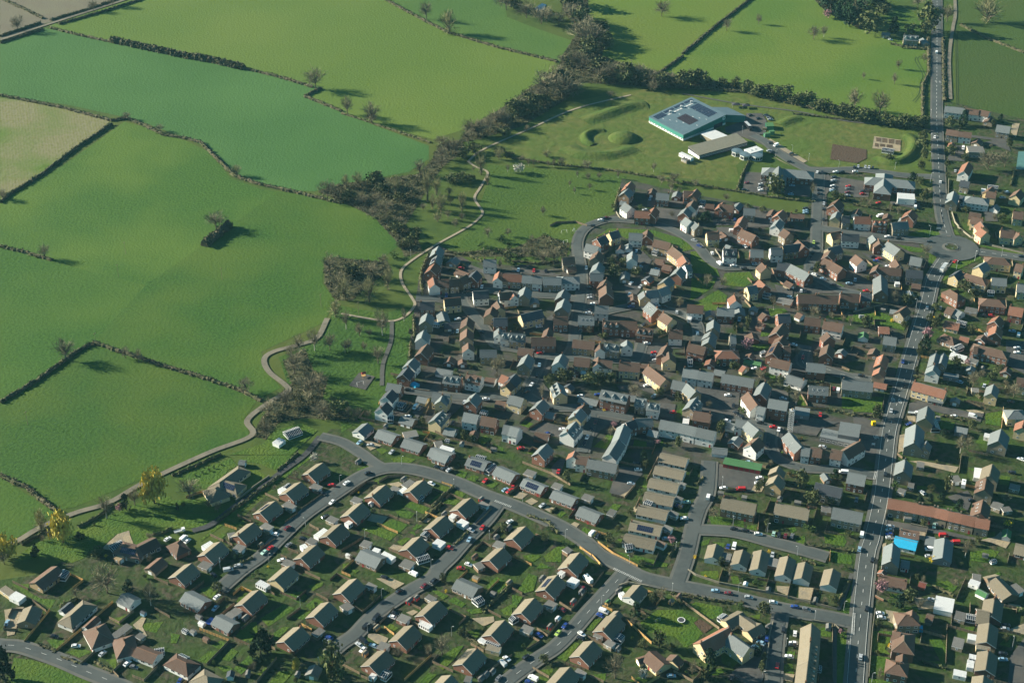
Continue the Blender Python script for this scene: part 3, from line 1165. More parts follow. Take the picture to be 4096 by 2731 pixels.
q r b 950 140 955 170 5
h w r 2 1262 262 1320 285 7
h y b 2 1330 310 1290 350 7
f c 455 490 495 500 5
f c 365 600 410 600 5
f c 1100 550 1145 560 4
f u 560 320 600 340 4
s g 350 670
f b 490 740 600 720 6
f s 735 810 800 800 5
f w 780 830 880 860 4
s c 835 780
s s 950 810
q r b 1055 700 1035 740 5
s g 1200 850
c w 585 520 45 V
c w 525 594 -10
c g 618 532 45
c k 525 387 0
c l 145 803 35
c s 230 818 -10
c s 398 873 40
c w 1140 462 0
c s 970 484 60
c k 855 583 60
c k 880 643 60
t b 290 175 120 160
t b 180 80 60 90
t b 60 80 80 110
t b 30 90 60 110
t b 1225 270 140 170
t o 965 790 60 90
t o 1020 810 80 70
t b 760 200 40 40
t o 640 660 60 60
t o 710 780 50 50
t b 60 590 80 80
t b 130 600 90 80
t b 210 600 80 70
A 60 350 140 250 265 280 190 385
L 0 640 90 660 0 720
L 270 850 330 840 370 860 320 890
L 1060 760 1140 740 1175 770 1110 820
L 1200 810 1280 840 1270 870
P 160 790 240 790 320 820 230 860
F 400 640 700 700 830 760 1080 830 1180 880
F 640 720 700 730 650 790
F 510 590 590 490
W 660 290 740 260
F 630 180 800 200
W 560 380 700 400
H 545 0 540 130
A 740 300 790 300 780 400 700 400
A 500 410 600 390 960 440 1100 440 1344 420 1344 470 1110 470 960 500 820 640 760 600 860 500 870 460 560 420
A 560 560 620 490 660 540 600 610
@ 3 3 1344
h r b 2 50 50 170 65 7
h s g 2 128 102 90 175 8
h o b 2 480 -15 655 5 8
h w b 2 690 10 695 60 6
h s g 2 725 15 850 30 7 d
h w g 2 905 -10 905 30 7
h w g 2 398 97 365 165 8
h o b 2 490 128 618 140 8
h w b 2 690 150 792 158 7
h w b 2 680 122 675 180 6
h y b 2 842 166 925 170 8
h y b 2 925 170 1012 178 8
h o b 1 1012 185 1070 190 6
h y b 2 1070 192 1212 300 8
h r b 2 1225 25 1180 100 7
h y b 2 1232 84 1240 140 8
h y g 2 353 324 385 405 8 d
q s k 460 335 430 360 6
h r g 3 703 380 918 425 9 d
q b g 530 435 680 470 6
h s g 2 975 440 1062 455 8 d
h w g 2 1062 480 1165 495 7 d
q s g 930 430 975 435 6
h r g 2 1265 305 1380 330 8
h r g 2 248 456 185 522 8
q r g 255 550 335 570 6
h y g 2 -20 420 95 452 8
h o k 2 30 255 -20 310 8
h w b 2 572 496 545 530 8
h y g 2 540 528 490 590 8
h w g 2 505 630 430 715 9 d
q r b 180 715 290 735 7
h w g 2 -10 670 60 690 8
h r k 2 895 645 965 615 7
h r g 2 965 612 1110 605 7
h w g 2 885 650 840 770 8
h w g 2 840 770 765 890 8
h w g 2 1168 618 1310 645 8
h w g 2 1310 645 1455 680 8
h w g 2 1455 680 1605 712 8
q b g 1075 695 1155 715 6
h r g 2 278 805 205 880 8
f w 545 245 585 245 5
f w 650 250 710 255 3
q r d 500 225 490 250 4
c r 220 99 0
c l 215 193 80
c k 198 273 70
c w 155 348 45
c k 118 401 20
c k 300 538 0
c b 675 423 -5
c d 655 643 75
c k 628 693 75
c w 593 761 60
c k 570 808 70
c w 398 695 -5
c b 272 730 10
c w 1065 22 0
c r 1120 92 -5
c s 1115 114 -5
c w 1130 150 -5
c w 1062 350 10
c l 1120 433 30
c r 1265 560 0
c r 70 843 10
c w 540 433 0
t o 300 350 90 90
t o 390 340 120 110
t o 450 330 90 90
t o 620 360 140 110
t o 700 350 120 100
t o 780 340 100 90
t b 235 450 60 130
t b 85 420 40 90
t b 775 740 60 70
t b 730 800 60 50
t p 800 670 60 40
t p 1145 810 50 40
t o 1165 440 80 70
t o 1310 840 80 80
t b 130 300 30 70
t o 1310 480 80 70
t f 435 630 40 40
t f 725 555 30 30
t b 960 420 120 80
L 640 830 760 725 800 740 740 850
L 65 660 100 620 170 650 130 680
L 120 880 150 860 190 870 170 895
L 1160 790 1200 760 1180 830
L 1290 560 1344 520 1344 580
L 965 770 1060 790 1060 840 950 830
F 60 650 130 590
F 130 700 240 630
F 330 640 440 660
F 940 770 1110 800
F 910 840 1110 850
F 1130 820 1100 895
W 840 140 935 160
F 1000 320 1080 300
A 130 690 250 630 420 690 380 760 150 720
A 600 540 960 590 940 620 860 600 840 640 700 700 560 870 520 870 600 660
A 820 350 1000 340 1150 380 1120 420 1000 380 850 390
A 1160 480 1290 500 1270 610 1150 590
A 960 0 1344 30 1344 60 1170 60 1140 170 960 170
A 0 50 170 80 300 100 850 140 850 170 650 150 300 140 310 200 240 320 300 400 270 480 130 460 100 400 160 250 180 130 0 80
@ 4 3 1344
h r b 2 45 15 185 48 8
h o g 2 215 -40 200 10 8
h r r 2 300 75 400 75 9 x
q r r 225 140 210 180 6
h w g 2 5 213 125 232 8
h w g 2 125 232 245 250 8
h r g 2 310 256 440 278 8
h r g 2 440 278 565 300 8
q b g 250 222 335 238 6
h o g 2 25 325 105 395 8
h s g 2 110 440 50 520 8 d
h r b 2 88 550 225 572 8
q w g 230 838 355 850 6
h w b 2 512 398 588 505 8
h w g 2 590 510 655 525 7
h r g 2 650 318 608 412 8
h r g 3 678 452 832 478 9
h r b 2 748 15 705 95 8 p
h r b 2 790 40 850 40 7
h w b 2 698 132 852 168 8
q y r 470 190 500 205 7
f e 480 155 615 180 4
q r b 540 95 520 130 6
h w g 1 820 265 960 310 9
h r g 2 975 170 1128 185 8
h r g 2 990 348 1148 362 8 s
h r b 2 1148 24 1130 95 8
q r g 1265 60 1240 90 6
h s g 2 1255 300 1500 325 9 c
q s r 1505 320 1610 340 6
f g 1231 680 1396 707 13 6
f g 1090 715 1370 775 9 3.5
f g 880 545 1000 560 8 3
h r g 2 835 712 885 780 8
h r g 2 885 780 935 832 8
h w g 2 935 835 1005 845 7
h r b 2 1005 832 1100 845 8
h w b 2 1171 847 1261 866 8
h w b 2 1261 866 1401 782 8
h w g 2 420 612 510 630 7
q w g 345 640 415 655 6
h y g 2 510 630 600 700 8
h r g 1 440 748 395 800 6
h w b 2 600 755 530 820 8
f c 40 155 75 155 5
f c 640 80 650 95 5
f w 0 625 50 630 5
c w 355 426 0
c k 398 508 80
c k 418 571 -30
c w 350 633 -10
c k 460 600 -35
c k 612 648 -10
c r 710 680 0
c w 755 701 75
c s 790 453 -10
c w 875 35 -10
c r 945 133 80
c r 633 213 30
c w 565 216 0
c k 343 738 70
c w 1222 388 80 V
c d 1190 373 80
c r 1082 580 85
c d 875 633 0
c s 1100 831 -15
c k 665 823 75
c k 600 158 0
t p 500 60 120 90
t o 280 200 40 60
t o 410 230 90 60
t b 600 290 100 80
t o 690 360 60 60
t b 890 500 70 120
t b 200 525 60 70
t p 630 485 50 50
t o 300 740 80 120
t s 470 565 70 60
t o 770 340 80 60
H 980 325 1110 330
H 1180 545 1344 590
t o 830 410 50 60
t b 900 110 60 70
t b 1040 130 40 50
L 550 20 680 30 670 70 560 80
L 640 250 730 270 730 310 650 290
L 1255 420 1520 450 1470 560 1250 525
L 920 420 970 430 970 510 900 500
L 720 860 790 870 780 895 720 895
L 130 390 200 400 200 440 150 440
L 640 700 680 720 660 770 640 770
F 920 410 980 510
F 875 530 1150 540
F 1150 170 1310 235
W 1240 280 1260 420
A 120 340 450 400 430 600 800 680 760 895 640 895 640 800 690 690 520 630 200 640 100 500 100 400
A 870 580 1230 640 1090 690 1050 750 850 720
A 680 370 830 400 830 490 660 450
A 860 150 930 50 1010 50 1030 200 1344 260 1344 300 1140 240 960 250 870 230
@ 5 3 1344
h r b 2 985 28 1185 78 9 x
h r b 2 950 40 985 45 7
h s g 2 652 88 628 185 6 c
h s g 2 715 92 690 170 6
h w g 2 640 185 625 230 8
h b b 1 175 55 150 100 6
h s r 2 238 102 212 182 7 s
h s r 2 215 206 200 250 7
h y r 2 475 316 735 388 8 c
h s g 1 590 425 715 450 6
q s g 810 440 800 470 5
h o g 2 585 510 568 605 9
h s g 2 495 650 478 800 10 c
h s g 2 580 785 560 830 6
h y g 2 1105 338 1085 410 7
h y g 2 1250 545 1310 545 9 x
h y r 2 1344 620 1330 680 8
h s g 2 1165 690 1140 785 10
f g 800 690 900 710 6
f w 765 100 890 135 5
f s 900 140 980 165 5
f s 930 380 990 385 4
f g 710 260 830 280 5
q r b 1210 200 1200 240 6
q s g 930 190 920 225 5
h y b 2 1290 285 1380 300 8
f c 620 610 650 690 5
f w 1030 735 1075 745 4
s g 1020 215
f s 650 600 685 605 4
f c 790 55 850 30 5
c w 290 58 -15 M
c b 390 166 80
c k 395 351 80
c s 297 553 80
c k 258 751 80
c k 65 278 -10
c k 170 300 -10
c w 470 568 -5 K
c w 940 591 -15 V
c w 790 593 0
c w 1290 53 -5
c k 1300 73 -5
c w 1290 91 -5
c w 1030 351 70
c l 835 321 -20
c b 440 653 10
c k 1240 478 -10
t e 560 70 90 120
t o 515 160 50 170
t b 940 360 110 130
t o 820 220 90 90
t b 340 150 60 60
t o 1100 310 70 70
t b 1260 440 120 110
t o 190 620 110 100
t b 840 880 100 150
t b 900 850 80 110
t e 710 750 60 60
t o 935 700 70 80
t b 1010 290 60 70
t p 900 180 50 40
t o 1150 250 80 60
t o 495 250 30 50
H 480 280 740 340
H 890 370 1000 450
H 1220 250 1200 390
H 690 585 940 640
H 0 575 230 600
L 0 435 240 440 215 565 0 555
L 1040 570 1170 550 1160 670 1040 650
L 660 630 800 640 780 700 680 690
L 970 780 1040 770 1040 810 960 800
L 1000 330 1080 300 1060 340 1000 345
L 120 610 210 630 200 660 110 650
P 880 540 960 540 1030 560 1010 600
P 420 590 490 590 490 640 440 640
P 360 740 410 730 400 860 350 880
A 440 490 520 470 700 510 920 560 1030 570 1000 640 930 610 700 570 620 550 500 600 430 570
A 0 590 220 640 220 700 180 895 60 895 60 700 0 640
A 0 250 280 310 270 340 0 300
A 1200 0 1344 0 1344 260 1210 190
F 245 430 225 570
F 1180 530 1165 690
F 560 700 760 720
F 870 480 1040 540
F 900 250 890 300 800 270
@ 2 2 1344
h b g 2 765 147 740 205 8
h b g 2 755 222 735 270 7 p
h r r 2 738 280 700 335 8
h w r 2 722 390 735 450 7
h s b 2 760 412 850 412 8
h s b 2 850 410 925 405 8
h s b 2 925 402 988 370 8
q s g 900 232 860 270 7
q b b 905 330 1005 365 6
h r k 2 1066 338 1022 385 8
h w g 2 1118 252 1222 255 8 c
h w r 2 1246 345 1230 400 6
h s b 2 1255 362 1400 365 8
h w k 2 1035 505 1158 497 8 s
h w b 2 1240 515 1344 505 8
h y b 2 1225 580 1250 630 7
h y b 2 1190 622 1170 680 8
h r k 2 1195 715 1308 712 8
h w g 2 1242 792 1240 840 6
h w g 2 1255 830 1344 830 7 d
h r k 2 618 588 735 588 8
h y b 2 808 562 940 550 8
h s g 2 680 670 662 735 8
h y g 1 788 655 815 735 7
q s k 805 755 955 745 7
h y b 2 998 705 985 770 8
h s b 2 990 795 985 860 8
h w g 2 650 808 630 870 8
f w 720 750 775 755 3
c w 1107 472 80
c b 828 542 80
c k 778 552 -40
c r 945 322 0
c k 880 822 75
c l 915 818 75
c d 945 808 60
c w 915 724 5
c k 1108 832 -30
c k 970 513 0
c k 1000 508 10
t b 325 850 140 220
t b 145 855 90 120
t b 40 800 70 170
t b 495 740 50 120
t l 370 490 110 180
t l 220 590 150 210
t l 30 570 140 190
t b 240 400 150 130
t o 80 390 140 90
t b 220 860 70 70
t b 1155 80 80 90
t b 1310 70 60 70
t s 1260 130 80 80
t s 1100 160 60 60
t s 1155 185 50 70
t s 1240 210 80 70
t s 1320 180 60 80
t o 1310 300 90 100
t b 1250 330 40 90
t o 430 60 150 100
t o 590 130 110 120
t o 530 150 90 70
t o 470 170 80 60
t b 330 290 90 90
t s 420 250 80 60
H 800 190 1000 220 1110 270
H 690 210 640 320 620 400 640 540
H 570 700 575 890
m 463 348
m 502 492
m 516 492
u 137 685
l 548 235
A 600 545 760 545 800 580 930 550 1000 480 1100 470 1180 480 1110 360 1000 330 960 300 1000 290 1130 340 1200 400 1200 500 1010 560 1060 640 1200 840 1190 895 1120 895 1040 760 940 640 800 600 640 570
@ 3 2 1344
h y k 2 762 43 838 22 8 c
h r k 2 665 92 735 60 8 c
h w g 2 585 128 685 155 8
h s b 2 682 185 655 235 8
h w g 2 686 272 662 330 8
h r g 2 612 362 718 362 8
h b b 2 745 405 715 455 8
h r b 2 740 455 745 520 9
h s b 2 393 238 492 230 8
q s b 430 315 500 305 6
h s r 2 -75 362 80 372 8
h s g 2 80 378 163 382 8
h w g 2 163 382 243 388 8
h s g 2 245 392 390 395 8
h w g 2 395 388 490 388 9 x
h s g 2 108 466 88 530 8
q s g 165 550 180 590 6
h w r 2 0 500 20 540 6
h y k 2 65 688 235 648 8
h r g 2 415 485 385 545 8
h s g 2 415 560 390 630 9
h r b 2 325 705 440 705 8
h r b 2 150 868 345 868 8
h r b 2 290 790 270 850 6
h o g 2 -20 835 108 840 8 d
h r g 2 520 695 650 700 9 s
h w g 2 652 615 762 620 8
h r b 2 712 735 850 738 8 d
h r b 2 850 738 985 745 8
h r b 2 980 785 1112 800 8 d
h r g 2 1078 586 1148 642 9 s
h y b 2 1185 668 1265 720 8
h w b 2 1235 810 1344 815 8
q r b 1310 750 1295 800 5
h w g 2 1055 500 1150 490 8
h w g 2 1150 490 1225 460 8
h y g 2 1035 500 1050 540 7
h o g 2 1240 385 1190 430 8
h r g 2 1330 310 1290 360 8
h w g 2 920 45 1030 50 8
h r b 2 1068 18 1060 70 8
h o b 2 1120 95 1250 125 8
h o b 2 1260 150 1344 215 8
q w b 855 128 850 170 6
q w g 918 128 915 165 5
h w g 2 950 188 945 245 7
q s g 895 345 885 400 6
q r k 1090 380 1050 410 6
q r b 950 522 955 570 7
q r b 1130 248 1195 260 7
q r b 1190 290 1255 305 7
q s g 1095 325 1165 340 7
f c 1110 180 1150 190 4
f b 1060 150 1100 155 4
c l 50 337 70
c r 172 342 80
c k 265 344 80
c w 585 324 85
c g 615 542 -5
c s 617 560 -5
c w 640 603 -5
c k 598 662 0
c w 602 680 -5
c k 618 478 0
c l 978 187 85
c k 832 222 80
c l 1005 312 0
c w 990 337 5 V
c k 1030 287 10
c w 937 440 45
c s 1012 467 40
c b 938 630 5
c w 925 527 70
c s 1140 620 0
c k 1195 630 -10
c s 1297 674 85
c w 213 782 10
c k 1040 767 20
c l 1140 332 0
t b 150 150 80 100
t b 95 230 80 90
t b 250 290 150 130
t b 330 290 120 170
t s 20 250 70 50
t o 780 340 80 110
t b 800 310 60 100
t o 880 310 80 70
t o 800 400 120 90
t o 980 380 100 60
t b 1320 630 70 90
t b 1270 600 40 50
t o 720 880 80 40
t b 610 840 50 70
t o 1180 860 80 50
t o 1040 200 60 50
H 0 270 200 290 370 270
W 280 350 390 340
A 0 320 250 340 390 380 350 390 0 360
A 500 300 600 330 600 470 690 600 650 620 860 640 1010 600 1000 640 860 660 640 690 640 800 500 800
A 880 430 1020 480 960 560 900 580
A 820 180 1000 160 1100 260 1060 340 960 330 880 250
A 0 510 350 530 350 545 0 530
A 200 780 320 680 320 800 250 830
L 640 90 760 10 900 10 1100 20 1340 90 1344 170 1260 130 1100 60 900 90 850 60 760 40
@ 4 2 1344
h y b 2 188 42 285 38 8
q b b 300 35 345 70 6
h r b 2 460 15 578 65 8
h w k 2 318 170 428 172 9 d
q s g 340 135 380 150 6
h r g 2 530 178 635 180 8
h w g 2 690 165 785 162 8
h o k 2 785 145 925 128 8
h r b 2 905 100 960 150 8
h s b 2 790 12 845 45 8
h y b 2 620 278 660 318 8
h r r 2 600 410 650 455 9
h r k 2 745 275 850 288 8
h r g 2 850 290 1000 365 9
q s b 815 420 870 450 6
h y g 2 505 468 580 455 8
h w r 2 405 528 420 580 8
h r r 2 0 220 30 270 8
h w g 2 15 300 60 290 7
h w b 2 35 608 165 618 8
h r g 2 270 632 408 640 8
q y g 215 650 220 690 6
q s g 440 620 450 680 7
h s g 2 245 725 240 790 8
h s g 2 225 815 200 860 8
h s g 2 370 850 420 850 8
h r b 2 905 530 1060 532 9
h r b 2 1060 532 1220 538 9
h r b 2 1240 518 1390 525 9
h r b 2 1110 242 1180 275 8
h r b 2 1180 275 1260 322 8
h r b 2 1165 180 1140 225 8
h s k 2 1140 165 1240 140 8
h y b 2 1160 45 1245 28 8
h w k 2 1248 50 1390 55 8
h r k 2 745 685 845 680 9
h r b 2 960 705 1090 720 8
h w b 2 1110 735 1265 765 8
h r b 2 790 755 735 830 9
h r b 2 790 850 760 900 9
q r b 625 670 660 690 7
q r b 590 745 640 760 7
q w b 900 670 945 690 6
q s g 565 620 550 650 5
h r b 1 540 830 555 870 8
h r b 2 1130 825 1160 860 8
f b 745 565 860 590 7
f c 635 520 690 530 4
f w 40 710 70 715 4
c s 90 108 -15
c b 130 151 -20
c w 232 208 -70
c w 288 288 -40 V
c w 400 308 0
c k 480 328 0
c l 570 296 0
c w 490 150 -40
c w 393 31 0 V
c l 297 103 30
c e 1030 123 85
c k 1030 161 85
c k 1020 203 85
c k 1005 238 85
c k 1015 328 60
c w 1035 376 -20
c l 1105 411 -10
c w 932 500 85
c k 965 503 85
c w 843 550 -30
c k 840 488 0
c l 1310 443 0
c k 1185 458 -10
c l 115 838 -75
c l 445 728 80
t b 190 470 90 110
t b 315 480 70 110
t o 1055 370 70 90
t b 715 650 40 100
t o 510 790 60 90
t b 700 590 60 60
t b 910 660 70 60
t b 1030 690 100 70
t b 850 260 60 60
t o 270 170 40 40
t b 1170 720 60 60
t b 1260 740 60 60
t b 1320 770 50 80
t o 510 560 60 60
t o 410 820 40 70
L 60 190 140 190 270 330 290 390 200 370 70 360
L 0 100 110 150 110 165 0 190
L 330 360 530 350 570 420 480 470 300 450
L 280 490 350 540 330 610 280 650 170 660 90 600
L 70 400 200 390 270 400 230 480 100 560 60 570
L 670 640 800 640 830 665 690 700
L 620 820 700 830 700 850 610 860
L 1160 420 1270 460 1265 480 1190 440
L 1140 690 1344 700 1344 760 1270 740 1120 710
A 880 480 1060 420 1230 470 1344 490 1344 520 900 520
A 1000 310 1080 340 1150 430 1060 400 990 360
A 720 450 870 480 860 570 760 550
A 260 0 420 0 420 60 620 150 600 180 450 150 300 70
W 700 330 740 420 800 460
W 255 180 300 250
@ 5 2 1344
h y g 2 150 60 180 100 7
h r b 2 195 88 210 130 7
h y g 2 270 110 370 175 9
h w b 2 15 215 75 260 8
h r b 2 330 250 360 300 7
h s b 2 200 312 380 325 8
h r b 2 200 292 175 340 7
h s g 2 452 228 545 245 9
h s k 2 415 335 550 345 8
q r b 460 440 535 450 6
h b g 2 217 374 222 495 9
h r k 2 60 515 145 520 8
h s b 2 420 620 360 665 7
q s g 290 645 350 655 5
h r r 1 200 785 285 790 8
q w e 85 820 80 860 6
h s g 2 240 855 345 870 8
h y k 2 845 335 790 375 7
h y b 2 890 362 1025 400 9 x
h y g 2 1045 270 985 310 8
h y b 2 1080 235 1200 245 9 x
h y g 2 1090 395 1210 405 8
h y b 2 1280 285 1344 300 8
h y g 2 1290 440 1380 450 9
h r b 2 760 490 830 530 8 x
h r b 2 1040 560 1160 572 9 x
h r r 2 1230 618 1344 640 9
h s b 1 740 625 800 645 9
h w g 1 800 640 860 670 7
f s 880 640 980 660 6
h y r 1 720 735 840 760 9
h b b 1 730 845 790 870 9 x
q y r 840 855 915 870 6
h r r 2 1150 695 1110 740 8
h r r 2 1130 770 1120 830 8
q r b 1030 845 1000 880 6
h y r 2 1000 5 1050 40 8
h y b 2 1160 15 1270 25 9
h y b 2 1270 30 1310 60 7
f w 345 425 350 445 3
f c 440 505 455 540 4
f c 820 735 890 755 4
f w 920 475 940 485 4
f c 1060 500 1110 505 4
f c 1050 830 1065 860 3
s c 65 700
s g 235 650
c w 270 78 0
c k 355 91 0
c k 600 118 -5
c w 710 335 55 T
c r 802 272 40
c s 580 638 80
c s 685 635 75
c w 275 308 -5
c r 200 248 15
c k 155 233 10
c b 180 265 -10
c r 100 505 0
c l 15 413 80
c k 1325 233 0
c r 1090 696 -10
c w 1300 848 80 V
c l 1250 818 -10
c k 1030 693 -10
t b 570 210 100 80
t o 430 620 110 90
t b 320 600 80 110
t o 890 520 120 90
t o 950 570 100 80
t o 600 760 60 80
t p 580 895 90 120
t o 650 800 70 100
t f 308 745 40 30
t f 635 725 30 30
t o 930 840 80 70
t o 650 660 70 60
t s 700 580 60 50
t o 110 790 130 70
t o 400 800 60 60
t o 130 420 50 50
t b 850 480 70 50
L 340 135 440 150 560 170 540 200 440 190
L 380 60 560 20 690 40 680 70 560 90
L 660 430 780 290 900 250 1000 230 1010 245 850 320 720 420
L 845 95 960 120 970 140
L 1000 140 1340 200 1340 215 1180 190 1000 150
L 760 0 820 30 840 60 800 60
L 880 590 1010 590 990 650 870 640
L 0 690 200 660 330 720 440 740 400 810 300 790 130 760 0 740
L 600 200 640 210 680 290 610 320 590 280
A 0 370 160 440 160 530 0 470
A 60 190 300 300 260 320 100 230
W 820 0 920 80 1100 150 1344 212
F 410 870 440 770
W 0 670 240 610
F 1000 670 1020 500
l 600 70
l 955 265
l 808 345
l 492 650
l 940 80
l 1165 235
@ 3 1 1344
h b r 2 938 534 895 590 7
h b g 2 920 584 880 625 8
q b g 850 690 900 695 5
h w g 2 885 700 942 738 8
h r r 2 965 765 1090 772 8
h r r 2 1125 735 1090 790 7
h r g 2 1135 625 1240 632 8
q b b 1108 588 1095 625 6
q r g 1305 610 1290 650 6
c w 697 844 -5
c k 715 832 -5
c d 743 824 10
c l 1086 674 80
c k 633 887 -10
c s 1047 760 0
t w 50 465 100 80
t b 80 380 40 60
t b 130 410 40 70
t b 170 410 40 60
t b 330 420 40 80
t b 285 420 40 60
t b 390 420 60 80
t b 590 430 90 70
t b 685 520 50 70
t b 600 520 60 60
t b 610 600 50 60
t b 835 510 30 70
t b 455 575 30 60
t b 492 630 30 60
t b 515 500 30 60
t b 1175 560 80 90
t b 1250 620 60 100
t b 245 800 60 80
t l 270 340 80 60
t b 1115 460 50 90
t b 1270 540 100 80
t b 1310 640 50 70
t b 1260 820 50 60
t s 1010 755 50 50
H 0 350 300 400 700 440 850 460 1150 510 1344 560
H 850 590 815 700 805 770
F 300 890 350 865 500 858 590 890
W 820 780 850 830 890 840
A 1140 740 1344 760 1344 895 1250 895 1140 860
A 1240 690 1344 690 1344 740 1230 735
A 1070 620 1130 640 1120 740 1060 735
@ 4 1 1344
h r g 2 675 425 985 452 12 x
h r g 2 757 415 750 515 12
h s k 1 665 540 815 555 10
h r b 2 5 610 85 612 8
h b r 2 112 592 72 640 7
h w b 2 88 680 62 725 8
h r g 2 35 738 5 780 8
h w g 2 20 815 70 850 8
h s g 2 90 850 130 880 7
q r b 180 712 250 718 6
h r b 2 290 712 405 728 8
h r r 2 318 697 285 740 6
q r g 450 700 410 745 6
h s g 2 478 745 572 750 8
h r r 2 480 805 440 880 7
q r b 715 755 690 800 6
h r r 2 790 757 745 800 8
h r b 1 845 785 960 795 7
h w g 2 765 828 725 880 7
h r b 2 1230 672 1185 720 9
h y g 2 1220 768 1200 815 7
h s k 2 1250 808 1315 808 8
f c 140 690 175 695 5
f c 690 845 735 850 4
f e 680 70 690 100 6 3
f e 660 148 670 158 5 3
f e 698 130 705 142 4 3
s y 645 118
c d 508 547 0
c k 487 602 0
c s 637 525 0
c s 617 557 0
c k 617 572 0
c s 612 590 0
c w 615 605 0
c l 860 569 0
c l 850 637 0
c k 858 625 0
c w 1058 467 70
c k 1097 467 80
c w 1203 464 0
c k 1253 464 0
c k 1192 502 0
c s 1188 527 0
c k 1180 542 0
c w 1180 571 0
c k 1182 583 0
c s 1178 597 0
c l 1180 611 0
c r 1305 574 0
c g 1300 592 0
c d 1298 622 0
c s 1297 647 0
c s 1110 714 85
c k 1110 752 85
c k 1107 837 80
c k 967 747 0
c l 967 766 0
c l 967 782 0
c k 1065 602 85
c k 1068 632 85
c k 690 234 10
c w 733 255 25 V
c s 680 298 10
c k 703 308 10
c k 853 321 10
c k 842 385 -10
c k 655 14 0
c k 668 23 0
c g 680 34 0
c s 690 48 0
c k 528 15 20
c k 590 40 20
c w 150 742 -10
c k 362 843 0
c b 410 835 80
c k 515 115 -45 T
t o 720 650 170 160
t b 100 570 70 60
t b 340 690 60 70
t e 180 840 90 80
t b 1020 650 50 120
t o 1200 680 90 60
t o 1260 690 80 50
t b 60 215 30 30
t o 630 780 60 50
t b 100 850 50 60
t s 540 745 40 30
H 520 380 470 480 430 600
H 0 540 200 580 460 620 700 660 1030 700
H 870 5 1100 30 1344 60
l 468 160
l 645 195
l 730 340
l 862 305
l 990 370
l 1228 425
A 490 460 660 470 660 640 470 620
A 810 500 1020 510 1000 660 800 640
A 1150 490 1344 520 1344 640 1170 620
A 330 110 480 60 500 0 620 0 660 60 650 160 560 180 480 190 340 150
A 480 190 560 175 640 205 1000 420 1344 430 1344 475 1040 465 960 430 610 240
A 1040 480 1150 480 1160 600 1130 640 1140 895 1030 895 1040 640
A 240 830 440 840 440 880 240 880
A 150 700 180 840 240 820 260 760
A 480 760 690 770 680 895 520 895
P 620 225 690 200 980 375 950 390
P 700 330 860 420 760 370
P 1020 475 1150 490 1150 525 1030 510
@ 5 1 1344
h r g 2 145 500 440 527 12 x
h r g 2 248 465 235 575 12 x
f w 348 645 485 655 9 5
h w r 2 8 810 140 815 8
h r r 2 150 840 270 845 7 d
q b b 275 785 265 820 6
h r r 2 465 755 430 800 9
h s g 2 300 860 430 850 8
q s g 405 812 390 840 6
q w b 40 750 20 790 6
h s b 2 735 125 835 140 7
h w b 2 835 140 935 152 7
h s b 1 1085 20 1060 60 7
h s g 2 1130 88 1240 105 9
f s 900 278 1030 283 11 5
q s r 780 225 770 255 5
q s b 990 195 965 225 7
h w r 2 908 380 868 455 8
h s k 2 845 525 920 540 7
h s g 2 795 608 775 680 8
h s k 1 830 640 890 660 6
h w g 2 915 650 1030 665 10 xc
h y b 2 1095 575 1060 610 7
h y b 2 1050 610 1130 625 7
q w g 1130 715 1105 745 6
h y b 2 915 775 1010 790 8
h y b 2 930 815 1025 835 7
h y r 2 1000 850 1030 890 8
h y b 2 1260 765 1344 775 9
h y b 2 1315 595 1275 640 8
f w 1010 600 1045 603 5
f c 845 715 895 722 4
f c 1060 570 1140 580 5
f c 230 275 320 290 5
c w 641 188 85
c w 686 540 85
c k 692 630 85
c w 487 690 85
c w 488 738 80 V
c r 200 705 0
c k 325 717 0
c k 75 612 0
c r 75 634 0
c s 803 453 80
c k 830 456 80
c l 1205 620 0
c l 1175 663 0
c l 1240 688 80
c k 8 425 75
c s 38 422 80
c s 95 425 75
c s 123 428 75
c k 153 430 75
c w 15 462 0
c w 210 808 10 V
c k 770 712 80
c w 865 276 85 V
t o 550 230 80 90
t o 550 300 110 110
t o 560 370 80 90
t o 540 450 60 80
t e 460 520 80 60
t o 520 560 70 60
t o 560 720 70 130
t b 575 640 90 60
t b 60 710 40 60
t b 100 710 40 60
t b 130 740 40 70
t b 290 770 40 70
t b 350 790 40 70
t o 770 340 90 90
t b 1060 440 170 150
t b 1190 420 140 120
t o 1230 270 70 70
t e 860 90 70 110
t o 770 110 90 80
t o 1100 110 40 70
t o 740 430 50 60
t o 880 370 60 50
t b 810 760 60 60
t o 890 790 70 60
t b 1110 850 60 70
t o 1170 850 70 60
t e 1155 50 40 50
t o 740 500 40 40
t o 290 380 80 50
H 0 60 300 90 430 110 600 150
H 0 720 250 760 500 770
H 1270 450 1240 570
W 775 780 800 860 830 895
W 750 520 745 690
l 605 230
l 607 380
l 605 545
l 620 710
l 327 440
l 605 50
L 820 605 910 610 890 640 830 640
L 720 745 740 745 765 820 740 830
L 750 840 780 845 800 890 770 890
A 770 260 860 250 880 380 740 370
A 1020 230 1200 190 1240 300 1130 260
A 930 170 1220 210 1230 230 930 190
A 1030 760 1110 770 1140 850 1040 850
P 1250 80 1310 80 1280 190 1240 150
P 165 180 375 210 370 300 150 275
B -163 241 104 284 104 355 31 392 -183 361
A 290 690 530 710 520 755 290 715
A 0 520 130 540 120 660 0 660
C 1300 300 1400 300 1400 450 1280 440
@ 2 1 1344
t l 40 590 90 110
t l 130 560 100 110
t o 270 590 150 130
t l 430 660 70 180
t o 60 690 130 80
t b 170 720 110 90
t b 270 720 120 110
t b 350 790 150 120
t b 250 830 140 110
t b 460 890 110 90
t o 320 640 120 80
t o 470 700 120 70
t b 620 490 110 140
t l 680 690 80 290
